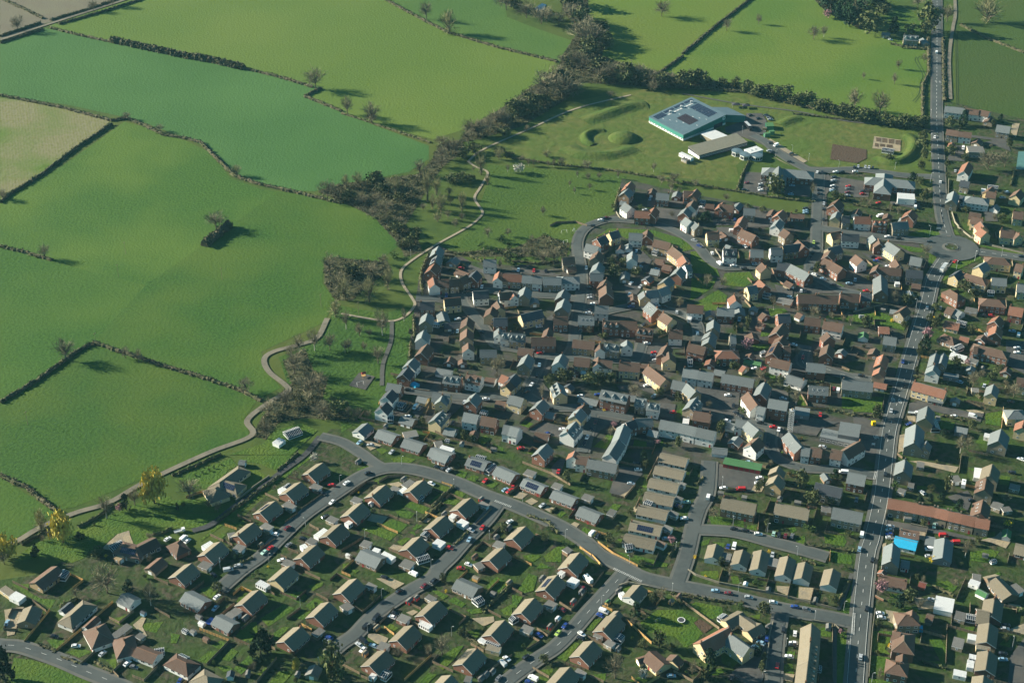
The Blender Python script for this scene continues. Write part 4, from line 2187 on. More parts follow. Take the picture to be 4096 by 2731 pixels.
t l 750 640 90 170
t l 720 750 60 130
t l 785 780 110 170
t l 760 850 80 80
t l 950 770 90 170
t l 1100 480 90 190
t l 1240 360 80 100
t b 1310 460 40 70
t l 1150 560 50 90
t b 1040 450 30 40
t b 950 850 60 80
t b 900 890 70 70
t b 645 760 70 60
t o 880 560 140 70
t o 950 540 120 60
t o 1020 540 80 60
t b 850 650 80 80
t b 860 720 70 90
t b 840 830 60 80
t b 790 360 120 110
t b 850 330 140 160
t b 790 240 110 70
t b 900 320 80 100
t o 960 360 110 80
t o 1040 320 120 80
t b 1000 240 120 130
t b 1080 180 120 130
t b 1160 140 120 120
t b 1230 100 110 110
t b 1300 100 110 110
t o 1280 190 130 70
t o 1250 340 120 40
t o 1320 350 80 40
t b 790 420 130 90
t b 240 70 120 90
H 0 0 220 70 400 130 700 230
m 1062 635
@@ 0 0 1.0156
HF 10 0 100 40 170 75
HF 200 82 360 36 440 8 500 -12
HF 0 146 160 93
HF 0 172 170 118
HF 232 98 400 50 560 0
HF 200 112 300 138 440 168
HB 440 166 560 190 700 220 840 245 960 272
HF 960 272 1100 305 1230 345
HF 1265 350 1200 382 1345 440
HF 0 377 250 427 440 477 500 467
HF 440 492 300 585 160 692 30 772 0 800
HF 500 468 560 492 640 532 720 545 790 562 850 622 920 692 1000 722 1130 752 1345 802
t b 70 122 60 62
t b 368 46 40 46
t b 445 27 50 50
t b 1243 352 90 92
t b 850 900 90 72
t b 1290 785 90 80
t l 930 692 50 45
t b 630 518 40 30
t b 500 470 40 30
t b 10 785 50 40
@@ 0 910 1.0156
HB 905 -5 860 30 808 76
HF 0 76 100 100 205 130
HF 0 690 150 602 300 492 370 455
HF 370 456 480 492 650 548 830 602
HF 838 606 940 640 1030 684
t b 178 124 50 62
t b 260 522 90 92
t b 545 528 42 55
t b 495 516 40 50
t b 970 650 70 60
t b 1300 190 70 95
t b 1340 250 80 85
t b 1160 575 90 90
t b 1150 520 60 60
t b 1220 672 110 105
t b 1255 645 90 80
t b 1130 702 80 70
t b 1060 742 80 70
t b 1050 832 70 90
t b 1270 742 90 60
t b 1240 485 60 95
t b 1180 495 50 80
t b 1300 482 60 70
t l 1322 352 70 70
t o 1320 735 90 50
u 380 466
u 495 105
u 467 195
u 875 207
u 110 777
u 1265 312
f c 1125 815 1180 795 7 2
f w 1085 852 1112 832 5 2.4
L 1080 800 1190 770 1250 800 1150 895 900 895 1040 850
@@ 1365 0 1.0156
HF 155 -10 300 70 420 130 620 190 850 245
HF 1344 225 1250 292
t b 335 76 60 76
t l 425 132 90 88
t b 25 452 60 80
t b 120 487 78 95
V 5 b 90 70 640 30 720 70 860 100
V 7 b 120 85 900 30 930 80 960 140 980 190
V 6 o 80 60 1010 150 1040 190 960 230
V 8 b 80 60 870 250 960 270 1000 310
V 9 b 95 75 1010 315 1150 325 1300 345
V 5 o 90 60 1040 330 1340 355
V 7 b 120 90 780 385 850 380 900 390 840 350
V 7 b 80 65 760 430 690 470 600 500 500 545
V 4 o 80 40 800 420 650 500
t l 820 77 50 45
t b 1262 66 80 66
t b 1230 360 50 45
t b 1060 385 40 30
t b 730 520 30 30
Q 760 35 790 15 808 20 800 42 775 45
@@ 2731 0 1.0156
HF 265 0 130 105 0 215
HF 965 150 970 290 945 335 945 500
HF 1025 155 1028 290 1030 402
HF 1095 100 1190 150 1344 210
HF 820 175 900 192 970 197
V 7 o 60 50 20 335 100 335 250 360
V 10 o 70 48 260 365 420 405 560 440
V 9 o 70 48 570 445 700 475 880 505
V 4 o 60 40 860 505 950 510
HF 0 345 250 365 420 408 600 452 880 505
t b 172 122 45 52
t b 298 96 30 42
t b 515 157 60 58
t b 555 147 30 50
t b 833 332 30 48
t b 848 272 30 40
t b 712 312 20 30
t b 675 432 70 90
t b 775 455 80 100
t b 950 248 30 40
t e 580 52 60 105
t e 620 72 70 110
t e 655 102 60 112
t e 690 92 50 60
t e 725 32 80 60
t o 740 142 100 90
t e 830 132 40 62
t o 790 62 60 40
t e 560 32 50 60
t p 570 72 40 35
t o 970 132 90 118
t b 1040 87 50 72
t l 1200 87 120 86
t o 958 142 60 60
t b 925 32 70 60
t e 780 22 80 50
t o 900 140 50 40
h s g 2 870 138 930 142 8 d
h s g 1 945 150 960 170 6
h s g 1 785 128 818 132 6
h w g 2 1033 418 1112 428 8 c
h w b 2 1115 428 1168 435 7
h w b 2 1168 433 1210 442 7
c w 999 210 85 V
c w 818 158 -10
p .6 1075 120 1075 200 1078 390 1080 415
p .6 1082 120 1082 200 1085 390 1086 415
p .6 920 225 915 240 935 275 945 300 935 330 930 370 905 400
p .6 935 222 925 235 945 275 955 300 945 330 938 370 915 405
L 650 60 720 30 760 50 700 100
L 790 60 880 30 950 80 930 140 860 130
@@ 0 0 1.7415
HF 0 1092 60 1120 130 1174
N plough 0 -40 330 -40 300 -5 100 56 0 90
N grassy 110 60 300 0 330 -40 880 -40 880 0 1030 70 1280 145 1275 180 1180 240 1060 300 995 320 870 288 780 255 700 222 745 200 700 190 560 155 250 95
N wheat 0 100 100 65 250 95 560 155 700 190 745 205 705 225 870 292 985 335 985 365 940 395 860 410 720 440 640 435 560 410 510 385 480 340 430 320 340 285 280 268 150 240 0 220
N stubble 0 225 150 245 255 277 140 372 0 452
N pasture 0 465 145 380 285 280 345 295 430 325 480 350 530 410 600 435 640 440 470 560 335 655 110 600 0 567
N pasture2 0 567 110 600 335 655 220 780 0 930
N pasture3 335 655 470 560 640 440 720 450 800 470 860 500 910 545 915 565 870 600 745 590 740 650 770 690 745 740 600 808 612 850 645 890 590 920 480 870 220 780
N pasture4 0 930 220 780 480 870 590 920 562 960 575 1005 400 1070 170 1165 130 1170 0 1090
N pasture3 0 1095 125 1175 60 1225 0 1250
N wheat2 880 -40 1150 -40 1165 40 1215 60 1330 100 1325 130 1280 145 1030 70 880 0
N grassy2 1330 -40 1780 -40 1720 0 1600 95 1530 165 1380 150 1390 90 1340 40
N striped 1720 0 1780 -40 1880 0 1990 70 2130 110 2120 300 1930 260 1700 200 1530 165 1600 95
N olive 2203 -40 2420 -40 2420 150 2352 120 2205 65
N olive2 2203 68 2352 122 2420 155 2420 300 2200 240
N rough 1080 350 1200 290 1330 230 1480 205 1700 215 2100 300 2110 390 2060 395 1880 385 1760 330 1690 380 1700 420 1440 400 1110 360
N meadow 1120 378 1440 405 1420 480 1360 505 1310 560 1300 590 1170 600 1020 560 1080 530 1120 420
N garden 955 690 962 640 985 575 1003 560 1080 600 1180 610 1300 600 1320 560 1360 512 1412 492 1428 410 1560 440 1850 495 1875 390 2100 410 2140 460 2170 230 2300 262 2420 290 2420 1640 -60 1640 -60 1340 80 1320 240 1240 480 1260 640 1110 760 985 850 985 880 930 930 860
N meadow2 770 700 880 720 960 700 950 800 930 860 880 960 800 970 700 920 660 880 640 820 740 780
R 7.2 2152 -40 2152 117 2151 240 2152 300 2157 407 2161 480 2172 530 2182 552
R 8 2174 592 2155 620 2140 650 2127 703 2090 825 2074 883 2052 955 2041 998 2031 1085 2022 1153 2003 1235 1991 1283 1974 1438 1964 1568 1958 1640
R 7 2205 572 2251 580 2352 594 2420 604
R 6.5 2165 562 2135 556 2090 551 2033 546 1960 535 1895 527 1876 522
R 6 1882 395 1880 440 1876 520 1874 581 1862 610 1866 632 1898 650 1933 668 1975 678
R 6 2153 408 2076 404 2018 396 1960 390 1872 393 1831 379 1787 351 1755 325 1728 312
R 5.5 1322 745 1336 668 1333 610 1326 560 1345 525 1395 506 1450 508 1500 515 1545 530 1585 552 1610 575 1632 600 1665 615 1735 612
R 5 955 686 1005 686 1064 677 1119 668 1176 676 1278 681 1336 690
R 5 1060 680 1066 700 1110 750 1131 785 1150 798 1176 801 1249 816 1301 823 1424 828 1459 828 1475 790
R 5 1322 740 1318 790 1301 823
R 5 1246 816 1238 842 1223 871 1206 905
R 5 905 898 959 900 1038 912 1176 912 1206 908 1258 935 1322 938 1363 945 1453 962
R 5 1363 945 1351 988 1339 1040
R 5 1330 735 1363 724 1427 709 1471 704 1530 712 1568 724 1600 745 1606 790
R 5 1690 959 1720 970 1769 985 1769 1017 1778 1045 1800 1062 1845 1076 1900 1079 1944 1081 2002 1093 2030 1095
R 5.5 1848 795 1845 836 1889 847 1960 868 2076 880
R 7 740 1155 784 1125 834 1093 884 1077 934 1077 984 1087 1051 1110 1117 1139 1176 1160 1243 1189 1293 1213 1343 1245 1376 1275 1426 1300 1476 1327 1543 1343 1568 1348 1668 1368 1785 1397 1902 1418 1974 1433
R 6 784 1125 740 1155 692 1190 642 1237 601 1278 559 1308 519 1342 505 1358
R 5 735 1003 784 1016 826 1040 860 1065 884 1077
R 6 1150 1150 1117 1195 1067 1245 1034 1282 1009 1306 992 1329 934 1362 859 1414 817 1457 784 1480 755 1505
R 6 1440 1310 1393 1362 1351 1407 1318 1445 1276 1487 1234 1515 1176 1557 1140 1590
R 6 -60 1470 0 1482 50 1487 133 1515 200 1544 260 1568 330 1602
R 6.5 1630 1060 1624 1133 1606 1170 1592 1214 1577 1278 1556 1338
R 6.5 1597 1217 1685 1223 1773 1246 1831 1261 1901 1281
R 5.5 1793 1410 1783 1474 1777 1568 1774 1620
D 3.6 442 1220 486 1205 542 1162 592 1128 642 1088 701 1045 735 1003
D 3.5 752 732 729 776 690 792 630 808 607 826 618 855 655 885 660 900 618 925 568 966 578 1001 478 1041 333 1108 250 1155 175 1178 100 1208 42 1242 0 1262
D 3.5 0 93 108 58 327 -12
D 3 2183 229 2180 136 2188 68 2194 34 2192 -20
p 1.9 1075 372 1093 384 1116 393 1119 404 1102 433 1090 457 1108 486 1102 500 1075 522 1003 562 947 598 922 622 924 651 947 686 952 703 930 727 900 738 857 734 784 721
g 2.6 900 738 898 784 880 836 877 886
p 2 1075 372 1110 344 1216 297 1321 251 1449 219
g 2 1568 216 1700 240 1831 257 1950 280 2093 292 2140 300
N estate 955 690 962 640 985 575 1003 560 1080 600 1180 610 1300 600 1320 560 1360 512 1412 492 1428 410 1560 440 1850 495 1880 520 2100 540 2130 600 2130 690 2060 830 2040 1000 2010 1080 1780 1050 1640 1060 1420 1100 1330 1060 1240 1030 1150 1000 1000 970 870 960 880 930 930 860
X 3.2 730 440 800 420 880 410 960 400 990 370 1010 330 1060 320 1065 350 1020 380 990 420 960 470 930 520 960 550 970 580 930 590 915 560 860 500 800 470
X 2.4 745 600 770 590 850 600 890 600 900 620 850 650 810 690 770 690 745 650
X 2.6 600 960 640 905 670 880 650 830 700 800 720 850 750 880 740 920 800 950 830 970 700 960 640 970 610 1010 580 1000
X 3.0 1150 250 1220 200 1290 170 1330 190 1300 230 1200 290 1100 320 1050 330 1080 290
X 3.0 1290 130 1330 70 1290 20 1300 0 1350 0 1350 60 1400 90 1380 130 1500 165 1700 195 1720 215 1500 200 1330 190 1280 170
X 2.6 1000 590 1100 590 1250 590 1300 590 1310 560 1250 540 1180 570 1100 575
X 3.0 1870 0 1990 0 2000 50 1980 70 1900 30
"""
ZDATA = """
50|1490|by the bottom-left corner lane
230|1440|above the bottom-left lane
380|1500|near the bottom edge, far left
110|1310|around the far-left stone house
320|1290|by the solar-roofed left villa
200|1180|beside the yellow willows
440|1200|behind the willow garden
535|1110|at the hipped villa's garden
440|1400|below the leftmost cul-de-sac
560|1240|along the leftmost cul-de-sac's upper side
690|1150|near the leftmost street's top
620|1330|along the leftmost cul-de-sac's lower side
760|1060|at the curving road's upper end
700|1230|between the two left bungalow streets
800|1150|inside the bend of the curving road
900|1120|below the curving road's crest
870|1250|among lawns above the middle street
980|1180|beside the dark garden footpath
960|1280|along the middle bungalow street
740|1350|above the middle street's lower end
880|1390|at the middle street's bend
600|1480|near the big dark conifer
720|1520|at the middle street's foot
830|1510|below the middle bungalow street
1010|1400|between the middle and lower streets
1090|1280|by the middle street's upper end
1160|1330|above the lower bungalow street
1240|1400|along the lower street's upper side
1080|1480|left of the lower bungalow street
1200|1500|at the lower street's foot
1330|1290|at the lower street's top corner
1400|1440|right of the lower bungalow street
1290|1550|below the lower street's right side
980|1030|above the curving road, left
1130|1090|above the curving road, middle
1230|1150|above the curving road, right
1340|1200|at the long curve's right bend
1470|1230|left of the white bungalow column
1530|1150|in the white bungalow column
1490|1270|at the white bungalow column's foot
1400|1080|by the slate-roofed terrace of four
880|960|on the estate's lower-left corner
980|900|by the lower-left estate lane
1080|940|around the cream estate houses
1190|960|below the estate's central lane
1010|1010|behind the upper-left bungalows
1110|1010|behind the curving road gardens
1280|1000|by the tall white terrace pair
1250|1070|above the long curving road
1420|1000|beside the square courtyard green
1530|1020|by the long white terrace
1300|890|around the tower-like cream house
1430|890|by the bushy belt mid-estate
1420|930|by the three-storey brick terrace
1520|880|at the yellow coach house
1560|950|near the curved grey terrace
900|780|on the park beside the path
820|850|on the park's play green
780|640|by the pale willows
1000|720|at the path's estate end
1000|620|at the estate's upper-left tip
1050|650|along the stone crescent terrace
1120|700|by the white estate corner
1010|790|down the estate's left edge
1130|780|at the left estate crossroads
1200|640|by the estate's long slate terrace
1220|720|behind the long slate terrace
1240|800|by the central white terrace
1190|880|near the central bare trees
1330|640|beside the crescent's lower arm
1330|590|below the play area trees
1400|590|inside the crescent, left
1380|720|along the estate's middle street
1460|560|inside the crescent, top
1510|620|inside the crescent, middle
1560|590|inside the crescent, right
1490|690|by the curved white terrace
1450|780|by the dormered brick terrace
1340|800|behind the middle street houses
1560|780|below the estate's round green
1620|650|on the estate's round green
1690|560|above the crescent road
1690|600|beside the big white house
1640|700|at the round green's foot
1780|610|by the brick houses mid-right
1740|680|around the stone-walled court
1830|640|by the curved slate terrace
1700|760|by the detached brick houses, left
1820|700|by the long dark-roofed terrace
1850|790|by the detached brick houses, right
1440|470|at the estate's top corner
1500|440|along the estate's top row, left
1600|500|on the estate's upper lane
1670|480|along the estate's top row, middle
1760|490|along the estate's top row, right
1880|470|by the estate's entrance street
1920|560|beside the entrance street's right side
1960|500|in the row above the entry road
2060|500|right of the shop car parks
2010|570|below the estate entry road
2080|540|beside the entry road's mouth
2000|640|by the tall slate-roofed block
2070|640|left of the main road bend
1990|730|in gardens left of main road
2050|760|by the little roadside cottage
1880|860|by the brick pair with skylights
1700|850|around the solar-roofed brick house
1640|910|by the white and brick terraces
1760|930|by the curved cream corner house
1640|990|around the large asphalt court
1820|940|in the station yard
1950|880|by the grey stone farmhouse
1930|990|by the flat-roofed public hall
1850|1010|by the curved brick terrace
1920|1070|at the lower estate junction
1690|1090|around the asphalt garage court
1790|1080|by the buff gabled pair
1650|1160|by the left brown semi
1800|1180|by the right brown semi
1880|1120|by the dark solar stone house
1940|1200|by the slate cottage near main road
1640|1290|in the white bungalow row, left
1780|1320|in the white bungalow row, middle
1900|1330|in the white bungalow row, right
1600|1350|near the curving road's corner
1800|1390|along the lower right road
1480|1440|on the farmhouse lawn
1560|1380|behind the farmhouse hedge
1680|1470|around the large farmhouse
1650|1540|at the farmhouse drive
1830|1490|by the bottom brown terrace
1930|1500|on the verge by main road
2060|820|left of the main road, middle
2170|740|by the round-bayed brick house
2130|860|by the roadside long cottages
2200|900|behind the red-roofed pub
2150|950|in the pub yard
2290|830|by the long hipped brick block
2330|760|at the right edge, upper
2290|930|at the right edge, middle
2090|1010|by the slate-roofed roadside house
2200|1000|in gardens below the pub
2290|1020|by the blue-solar grey house
2080|1090|by the roadside stone house
2180|1100|in gardens beside the caravan
2290|1110|by the brown skylight houses
2120|1170|along the long red terrace
2230|1180|at the red terrace's end
2070|1250|by the bright blue roof
2150|1240|by the striped workshop
2270|1270|at the right edge, lower
2060|1330|by the roadside brown cottage
2180|1360|beside the white flat roof
2070|1420|by the hipped roadside house
2160|1440|on the dark back lawns
2260|1400|by the angled bungalow, right
2260|1490|in the bottom-right bungalow row
2070|1520|by the bottom-right brick houses
2090|600|west of the roundabout
2180|640|south of the roundabout
2250|620|by the buff houses, right
2320|660|at the right edge below roundabout
2220|690|by the tan hipped houses
2220|540|inside the curved orange wall
2310|540|at the right edge above roundabout
2230|480|by the white slate villa
2210|400|by the white gabled cottage
2300|420|beside the tennis court
2220|340|around the barn yard
2210|300|by the roadside terrace cottages
2230|250|by the white field-edge cottages
2170|330|on the main road, upper
2150|450|on the main road below lane
2150|120|on the far main road
2100|90|by the far gabled lodge
2000|40|in the far conifer grove
2250|50|in the far-right field
1960|460|in the right shop car park
2060|430|by the gabled medical hall
1790|430|by the gabled shop
1740|430|in the left shop car park
1850|400|on the shed access lane
1780|300|behind the big industrial shed
1700|270|in the shed loading yard
1690|350|by the pod pavilion
1620|340|by the long tan workshop
1950|380|along the allotment lane
2020|330|at the gravel allotment
1900|240|along the gravel track hedge
1700|200|in the hedge belt above shed
1880|120|in the striped field
1620|80|at the yellow-green field edge
1330|60|in the stream-side wood, top
1350|130|in the stream-side wood, middle
1420|180|in the long tree belt
1270|210|in the bushy clump by stream
1160|270|in the stream-side wood, lower
1050|330|in the wood at path's end
1300|330|on the mound field
1430|400|along the mound field's hedge
1250|390|on the young tree strip
1090|400|beside the beige winding path
1000|430|among the tall pale poplars
880|430|in the stream-side scrub, left
930|500|in the stream-side scrub, right
1180|560|on the meadow shrubs
1260|580|on the meadow's lower edge
1200|480|on the wide meadow
950|560|by the scrub beside the bend
720|180|at the wheat field's bend
850|250|by the wheat field's right hedge
350|90|along the top-left hedges
50|50|by the brown ploughed field
150|350|by the striped stubble field
500|400|along the winding field hedge
500|510|in the upper pasture
150|600|in the left pasture
200|780|along the lower-left pasture hedge
450|870|along the slanting pasture hedge
640|880|by the farm track's bend
700|950|in the track-side scrub
740|800|beside the farm track
120|1060|in the lowest pasture
1000|40|by the top hedge trees
1150|30|around the small pond
"""
# ------------------------------------------------------------------ ground sheets
from mathutils.geometry import tessellate_polygon
def sheet(name, pts, z, mat):
    b = MB(); vs = [Vector((p[0], p[1], z)) for p in pts]
    for t in tessellate_polygon([vs]):
        q = [vs[i] for i in t]
        if (q[1]-q[0]).cross(q[2]-q[0]).z < 0: q.reverse()
        b.face(q)
    return struct(b.build(name, mat))
def smooth(pts, n=5):
    P = [pts[0]*2-pts[1]] + pts + [pts[-1]*2-pts[-2]]; out = []
    for i in range(1, len(P)-2):
        a, b, c, d = P[i-1:i+3]
        for k in range(n):
            t = k/n
            out.append(.5*((2*b)+(c-a)*t+(2*a-5*b+4*c-d)*t*t+(3*b-a-3*c+d)*t**3))
    return out + [pts[-1]]
def offset(pts, d):
    out = []
    for i, p in enumerate(pts):
        t = (pts[min(i+1, len(pts)-1)] - pts[max(i-1, 0)]).normalized()
        out.append(p + Vector((-t.y, t.x, 0))*d)
    return out
def ribbon(name, pts, w, z, mat, off=0):
    a, b = offset(pts, off-w/2), offset(pts, off+w/2); m = MB()
    for i in range(len(pts)-1):
        q = [a[i], a[i+1], b[i+1], b[i]]; m.face([(p.x, p.y, z) for p in q])
    return struct(m.build(name, mat))
ZL = {'N':.02, 'L':.05, 'P':.065, 'B':.065, 'A':.08}
FIELD = {'plough':'ploughed_field','grassy':'field','grassy2':'field','wheat':'crop_field','wheat2':'crop_field','stubble':'stubble_field','pasture':'pasture','pasture2':'pasture',
         'pasture3':'pasture','pasture4':'pasture','striped':'striped_field','olive':'field','olive2':'field','rough':'rough_grassland','meadow':'meadow','meadow2':'meadow','estate':'estate_ground','garden':'garden_ground'}
cnt = [0]
def ground_poly(code, pts, mk_=None):
    cnt[0] += 1; z = ZL.get(code, .06) + (cnt[0] % 7)*.002
    if code == 'N': sheet(FIELD[mk_], pts, .02 + .004*(cnt[0] % 20), M[mk_])
    elif code == 'L': sheet('lawn', pts, .10+(cnt[0] % 39)*.004, M['lawn'])
    elif code == 'P': sheet('gravel_yard', pts, .26+(cnt[0] % 11)*.004, M['gravel'])
    elif code == 'B': sheet('vegetable_plot', pts, .31+(cnt[0] % 3)*.004, M['soil'])
    elif code == 'A': sheet('asphalt_yard', pts, .33+(cnt[0] % 13)*.004, M['asphalt_yard'])
    elif code == 'C': sheet('tennis_court', pts, .325, M['court'])
    elif code == 'Q': sheet('pond_water', pts, .325, M['pond'])
ROADS = []; rc = [0]
def road(code, w, pts):
    pts = smooth(pts, 6); rc[0] += 1; k = rc[0]*.004
    if code == 'R':
        ribbon('pavement', pts, w+3.0, .46+k, M['pavement']); ribbon('road', pts, w, .60+k, M['asphalt']); ROADS.append((w, pts, .73+k))
    elif code == 'D': ribbon('lane' if w > 3.55 or w < 3.4 else 'farm_track', pts, w, .40+k, M['drive' if w == 3.6 else 'lane'])
    elif code == 'g': ribbon('footpath', pts, w, .28+k*.5, M['greypath'])
    elif w < 1: ribbon('wheel_rut', pts, w, .13+k*.5, M['rut'])
    else: ribbon('footpath', pts, w, .28+k*.5, M['greypath' if w == 2 and pts[0].y < 800 else 'path'])
def dashes(pts, z, seg=3, gap=5, w=.22, off=0, start=0, stop=1e9):
    m = MB(); acc = 0; pp = offset(pts, off)
    for i in range(len(pp)-1):
        a, b = pp[i], pp[i+1]; L = (b-a).length; t = (b-a)/L; nrm = Vector((-t.y, t.x, 0))*w/2; s = 0
        while s < L:
            ph = (acc+s) % (seg+gap)
            if ph < seg:
                e = min(L, s+seg-ph)
                if start < acc+s < stop: m.face([Vector((q.x, q.y, z)) for q in (a+t*s-nrm, a+t*e-nrm, a+t*e+nrm, a+t*s+nrm)])
                s = e+1e-4
            else: s += seg+gap-ph+1e-4
        acc += L
    return struct(m.build('road_marking', M['paint']))

# ------------------------------------------------------------------ houses
def window_mesh(w, h):
    b = MB(); f = .15
    b.box(-w/2, w/2, -.05, 0, 0, f, 0); b.box(-w/2, w/2, -.05, 0, h-f, h, 0)
    b.box(-w/2, -w/2+f, -.05, 0, f, h-f, 0); b.box(w/2-f, w/2, -.05, 0, f, h-f, 0)
    b.box(-.035, .035, -.05, 0, f, h-f, 0)
    for s in (-1, 1): b.face([(min(s*.035, s*(w/2-f)), -.025, f), (max(s*.035, s*(w/2-f)), -.025, f), (max(s*.035, s*(w/2-f)), -.025, h-f), (min(s*.035, s*(w/2-f)), -.025, h-f)], 1)
    return b.data('window', [M['white'], M['glass']])
WIN = {'s': window_mesh(1.05, 1.2), 'm': window_mesh(1.6, 1.3), 'l': window_mesh(2.3, 1.4), 'p': window_mesh(1.9, 2.0)}
def door_mesh(mat):
    b = MB(); b.box(-.48, .48, -.06, 0, 0, 2.05, 0); b.box(-.25, .25, -.075, -.06, 1.2, 1.8, 1); return b.data('door', [mat, M['glass']])
DOOR = [door_mesh(M['white']), door_mesh(M['door_dark']), door_mesh(M['door_red'])]
def gdoor_mesh():
    b = MB(); b.box(-1.1, 1.1, -.06, 0, 0, 2.05, 0)
    for i in range(1, 4): b.box(-1.05, 1.05, -.08, -.06, i*.5, i*.5+.06, 0)
    return b.data('garage_door', [M['white']])
GDOOR = gdoor_mesh()
WALLN = {'r':'red-brick','b':'brown-brick','y':'cream','w':'white','s':'grey stone','o':'buff stone','g':'grey','u':'blue','e':'green'}
ROOFN = {'t':'tan tiled roof','g':'grey slate roof','b':'brown tiled roof','r':'orange tiled roof','k':'dark slate roof','u':'bright blue roof','d':'dark red roof','e':'green roof','s':'grey roof','w':'white roof','y':'tan roof','p':'timber roof'}
HOUSES = []
OCC = []      # occupied discs, kept clear of bushes
def house(wk, rk, st, A, B, w, flags, px, py, garage=False):
    rg = random.Random(int(px*13+py*7))
    if st == 1 and wk in 'rys' and rk == 't' and w == 8: w = 10.3
    pitch = R_(32 if w > 10 and st == 1 else 27 if st == 1 and not garage else (30 if garage else 40))
    if st >= 3: pitch = R_(36)
    eav = 2.1 if garage else (2.6, 5.3, 7.7)[st-1]
    zr = eav + w/2*math.tan(pitch)
    hip = 'x' in flags
    if hip: pitch = R_(30); zr = eav + w/2*math.tan(pitch)
    a, b = at(*A, zr), at(*B, zr)
    c = (a+b)/2; d = b-a; L = max(d.length, 2.5); rz = math.atan2(d.y, d.x)
    if hip: L += w*.8
    if garage: name = 'garage'; look = f"{WALLN[wk]} garage with {ROOFN[rk]}"; cat = 'garage'; grp = 'garages with pitched roofs'
    elif rk == 'g' and wk == 'g': name = 'workshop'; look = 'grey striped workshop'; cat = 'workshop'; grp = None
    elif st == 1: name = 'bungalow'; look = f"{WALLN[wk]} bungalow with {ROOFN[rk]}"; cat = 'bungalow'; grp = 'bungalows of the town'
    else: name = 'house'; look = f"{WALLN[wk]} {'three-storey house' if st == 3 else 'house'} with {ROOFN[rk]}"; cat = 'house'; grp = 'houses of the town'
    e = empty(name, (c.x, c.y, 0), rz); thing(e, look, cat, grp, px, py)
    x0, x1, y0, y1 = -L/2+.25, L/2-.25, -w/2, w/2
    # walls
    m = MB()
    if hip: m.box(x0, x1, y0, y1, 0, eav)
    else:
        zi = eav + (w/2)*math.tan(pitch)
        m.prism([(y0, 0), (y1, 0), (y1, eav), (0, zi), (y0, eav)], x0, x1)
    m.build('wall', WALL[wk], e)
    # roof
    t = .2; ov = .35; m = MB(); tp = math.tan(pitch); up = .02
    if hip:
        X0, X1, Y0, Y1 = x0-ov, x1+ov, y0-ov, y1+ov; ze = eav-.1; rz_ = ze+(w/2+ov)*tp; h = (w/2+ov)
        if X1-X0 < 2*h: h = (X1-X0)/2-.05
        P = [(X0,Y0,ze),(X1,Y0,ze),(X1,Y1,ze),(X0,Y1,ze)]; r0, r1 = (X0+h,0,rz_), (X1-h,0,rz_)
        for f in ([P[0],P[1],r1,r0],[P[2],P[3],r0,r1],[P[3],P[0],r0],[P[1],P[2],r1],[P[3],P[2],P[1],P[0]]): m.face(f)
        m.box(r0[0], r1[0], -.12, .12, rz_-.08, rz_+.06, 1)
        for q, r in ((P[0], r0), (P[3], r0), (P[1], r1), (P[2], r1)): m.tube(q, r, .1, .1, 4, 1)
    else:
        ye = w/2+ov; z0 = eav-ov*tp+up; z1 = eav+w/2*tp+up
        m.prism([(-ye, z0), (0, z1), (ye, z0), (ye, z0+t), (0, z1+t+.03), (-ye, z0+t)], x0-.3, x1+.3, 0, cap=2)
        m.box(x0-.28, x1+.28, -.13, .13, z1+t-.06, z1+t+.09, 1)
    rf = m.build('roof', [ROOF[rk], M['brickstack'] if rk in 'br' and rg.random() < .6 else ROOF['t' if rk in 'tb' else 'g'], M['white'] if wk in 'wr' else ROOF[rk]], e)
    HOUSES.append((e, c, rz, L, w, rk, wk))
    OCC.append((c.x, c.y, max(L, w)*.55))
    side = 1 if cos(rz) < 0 else -1          # local y sign of the side that faces the viewer
    if garage:
        for k, s in ((0, 1), (pi, -1)):
            pass
        fx = x0 if (Vector((-cos(rz), -sin(rz))).y < Vector((cos(rz), sin(rz))).y) else x1
        if L > w+1.5 and L > 6.5 and abs(sin(rz)) < .6:
            for i in range(2): link('garage_door', GDOOR, e, ((i-.5)*L*.42, side*(w/2+.003), 0), 0 if side < 0 else pi)
        else: link('garage_door', GDOOR, e, (fx+(-.003 if fx < 0 else .003), 0, 0), -pi/2 if fx < 0 else pi/2)
        return e
    # windows and doors
    for s in (-1, 1):
        n = max(2, int(L/3.0)); dk = rg.randrange(n)
        for fl in range(st):
            for i in range(n):
                x = x0 + (i+.5)*(x1-x0)/n
                if fl == 0 and i == dk: link('door', DOOR[rg.choice((0, 0, 1, 2))], e, (x, s*(w/2+.003), 0), 0 if s < 0 else pi); continue
                if rg.random() < .12: continue
                k = rg.choice('mml' if fl == 0 else 'mms') if st > 1 else rg.choice('mll')
                if fl == 0 and rg.random() < .15: link('window', WIN['p'], e, (x, s*(w/2+.003), .1), 0 if s < 0 else pi)
                else: link('window', WIN[k], e, (x, s*(w/2+.003), .95+2.55*fl), 0 if s < 0 else pi)
        xs = x0 if s < 0 else x1; r = -pi/2 if s < 0 else pi/2
        if rg.random() < .8:
            for fl in range(st): link('window', WIN['s' if rg.random() < .5 else 'm'], e, (xs+s*.003, rg.choice((-.2, 0, .2))*w, .95+2.55*fl), r)
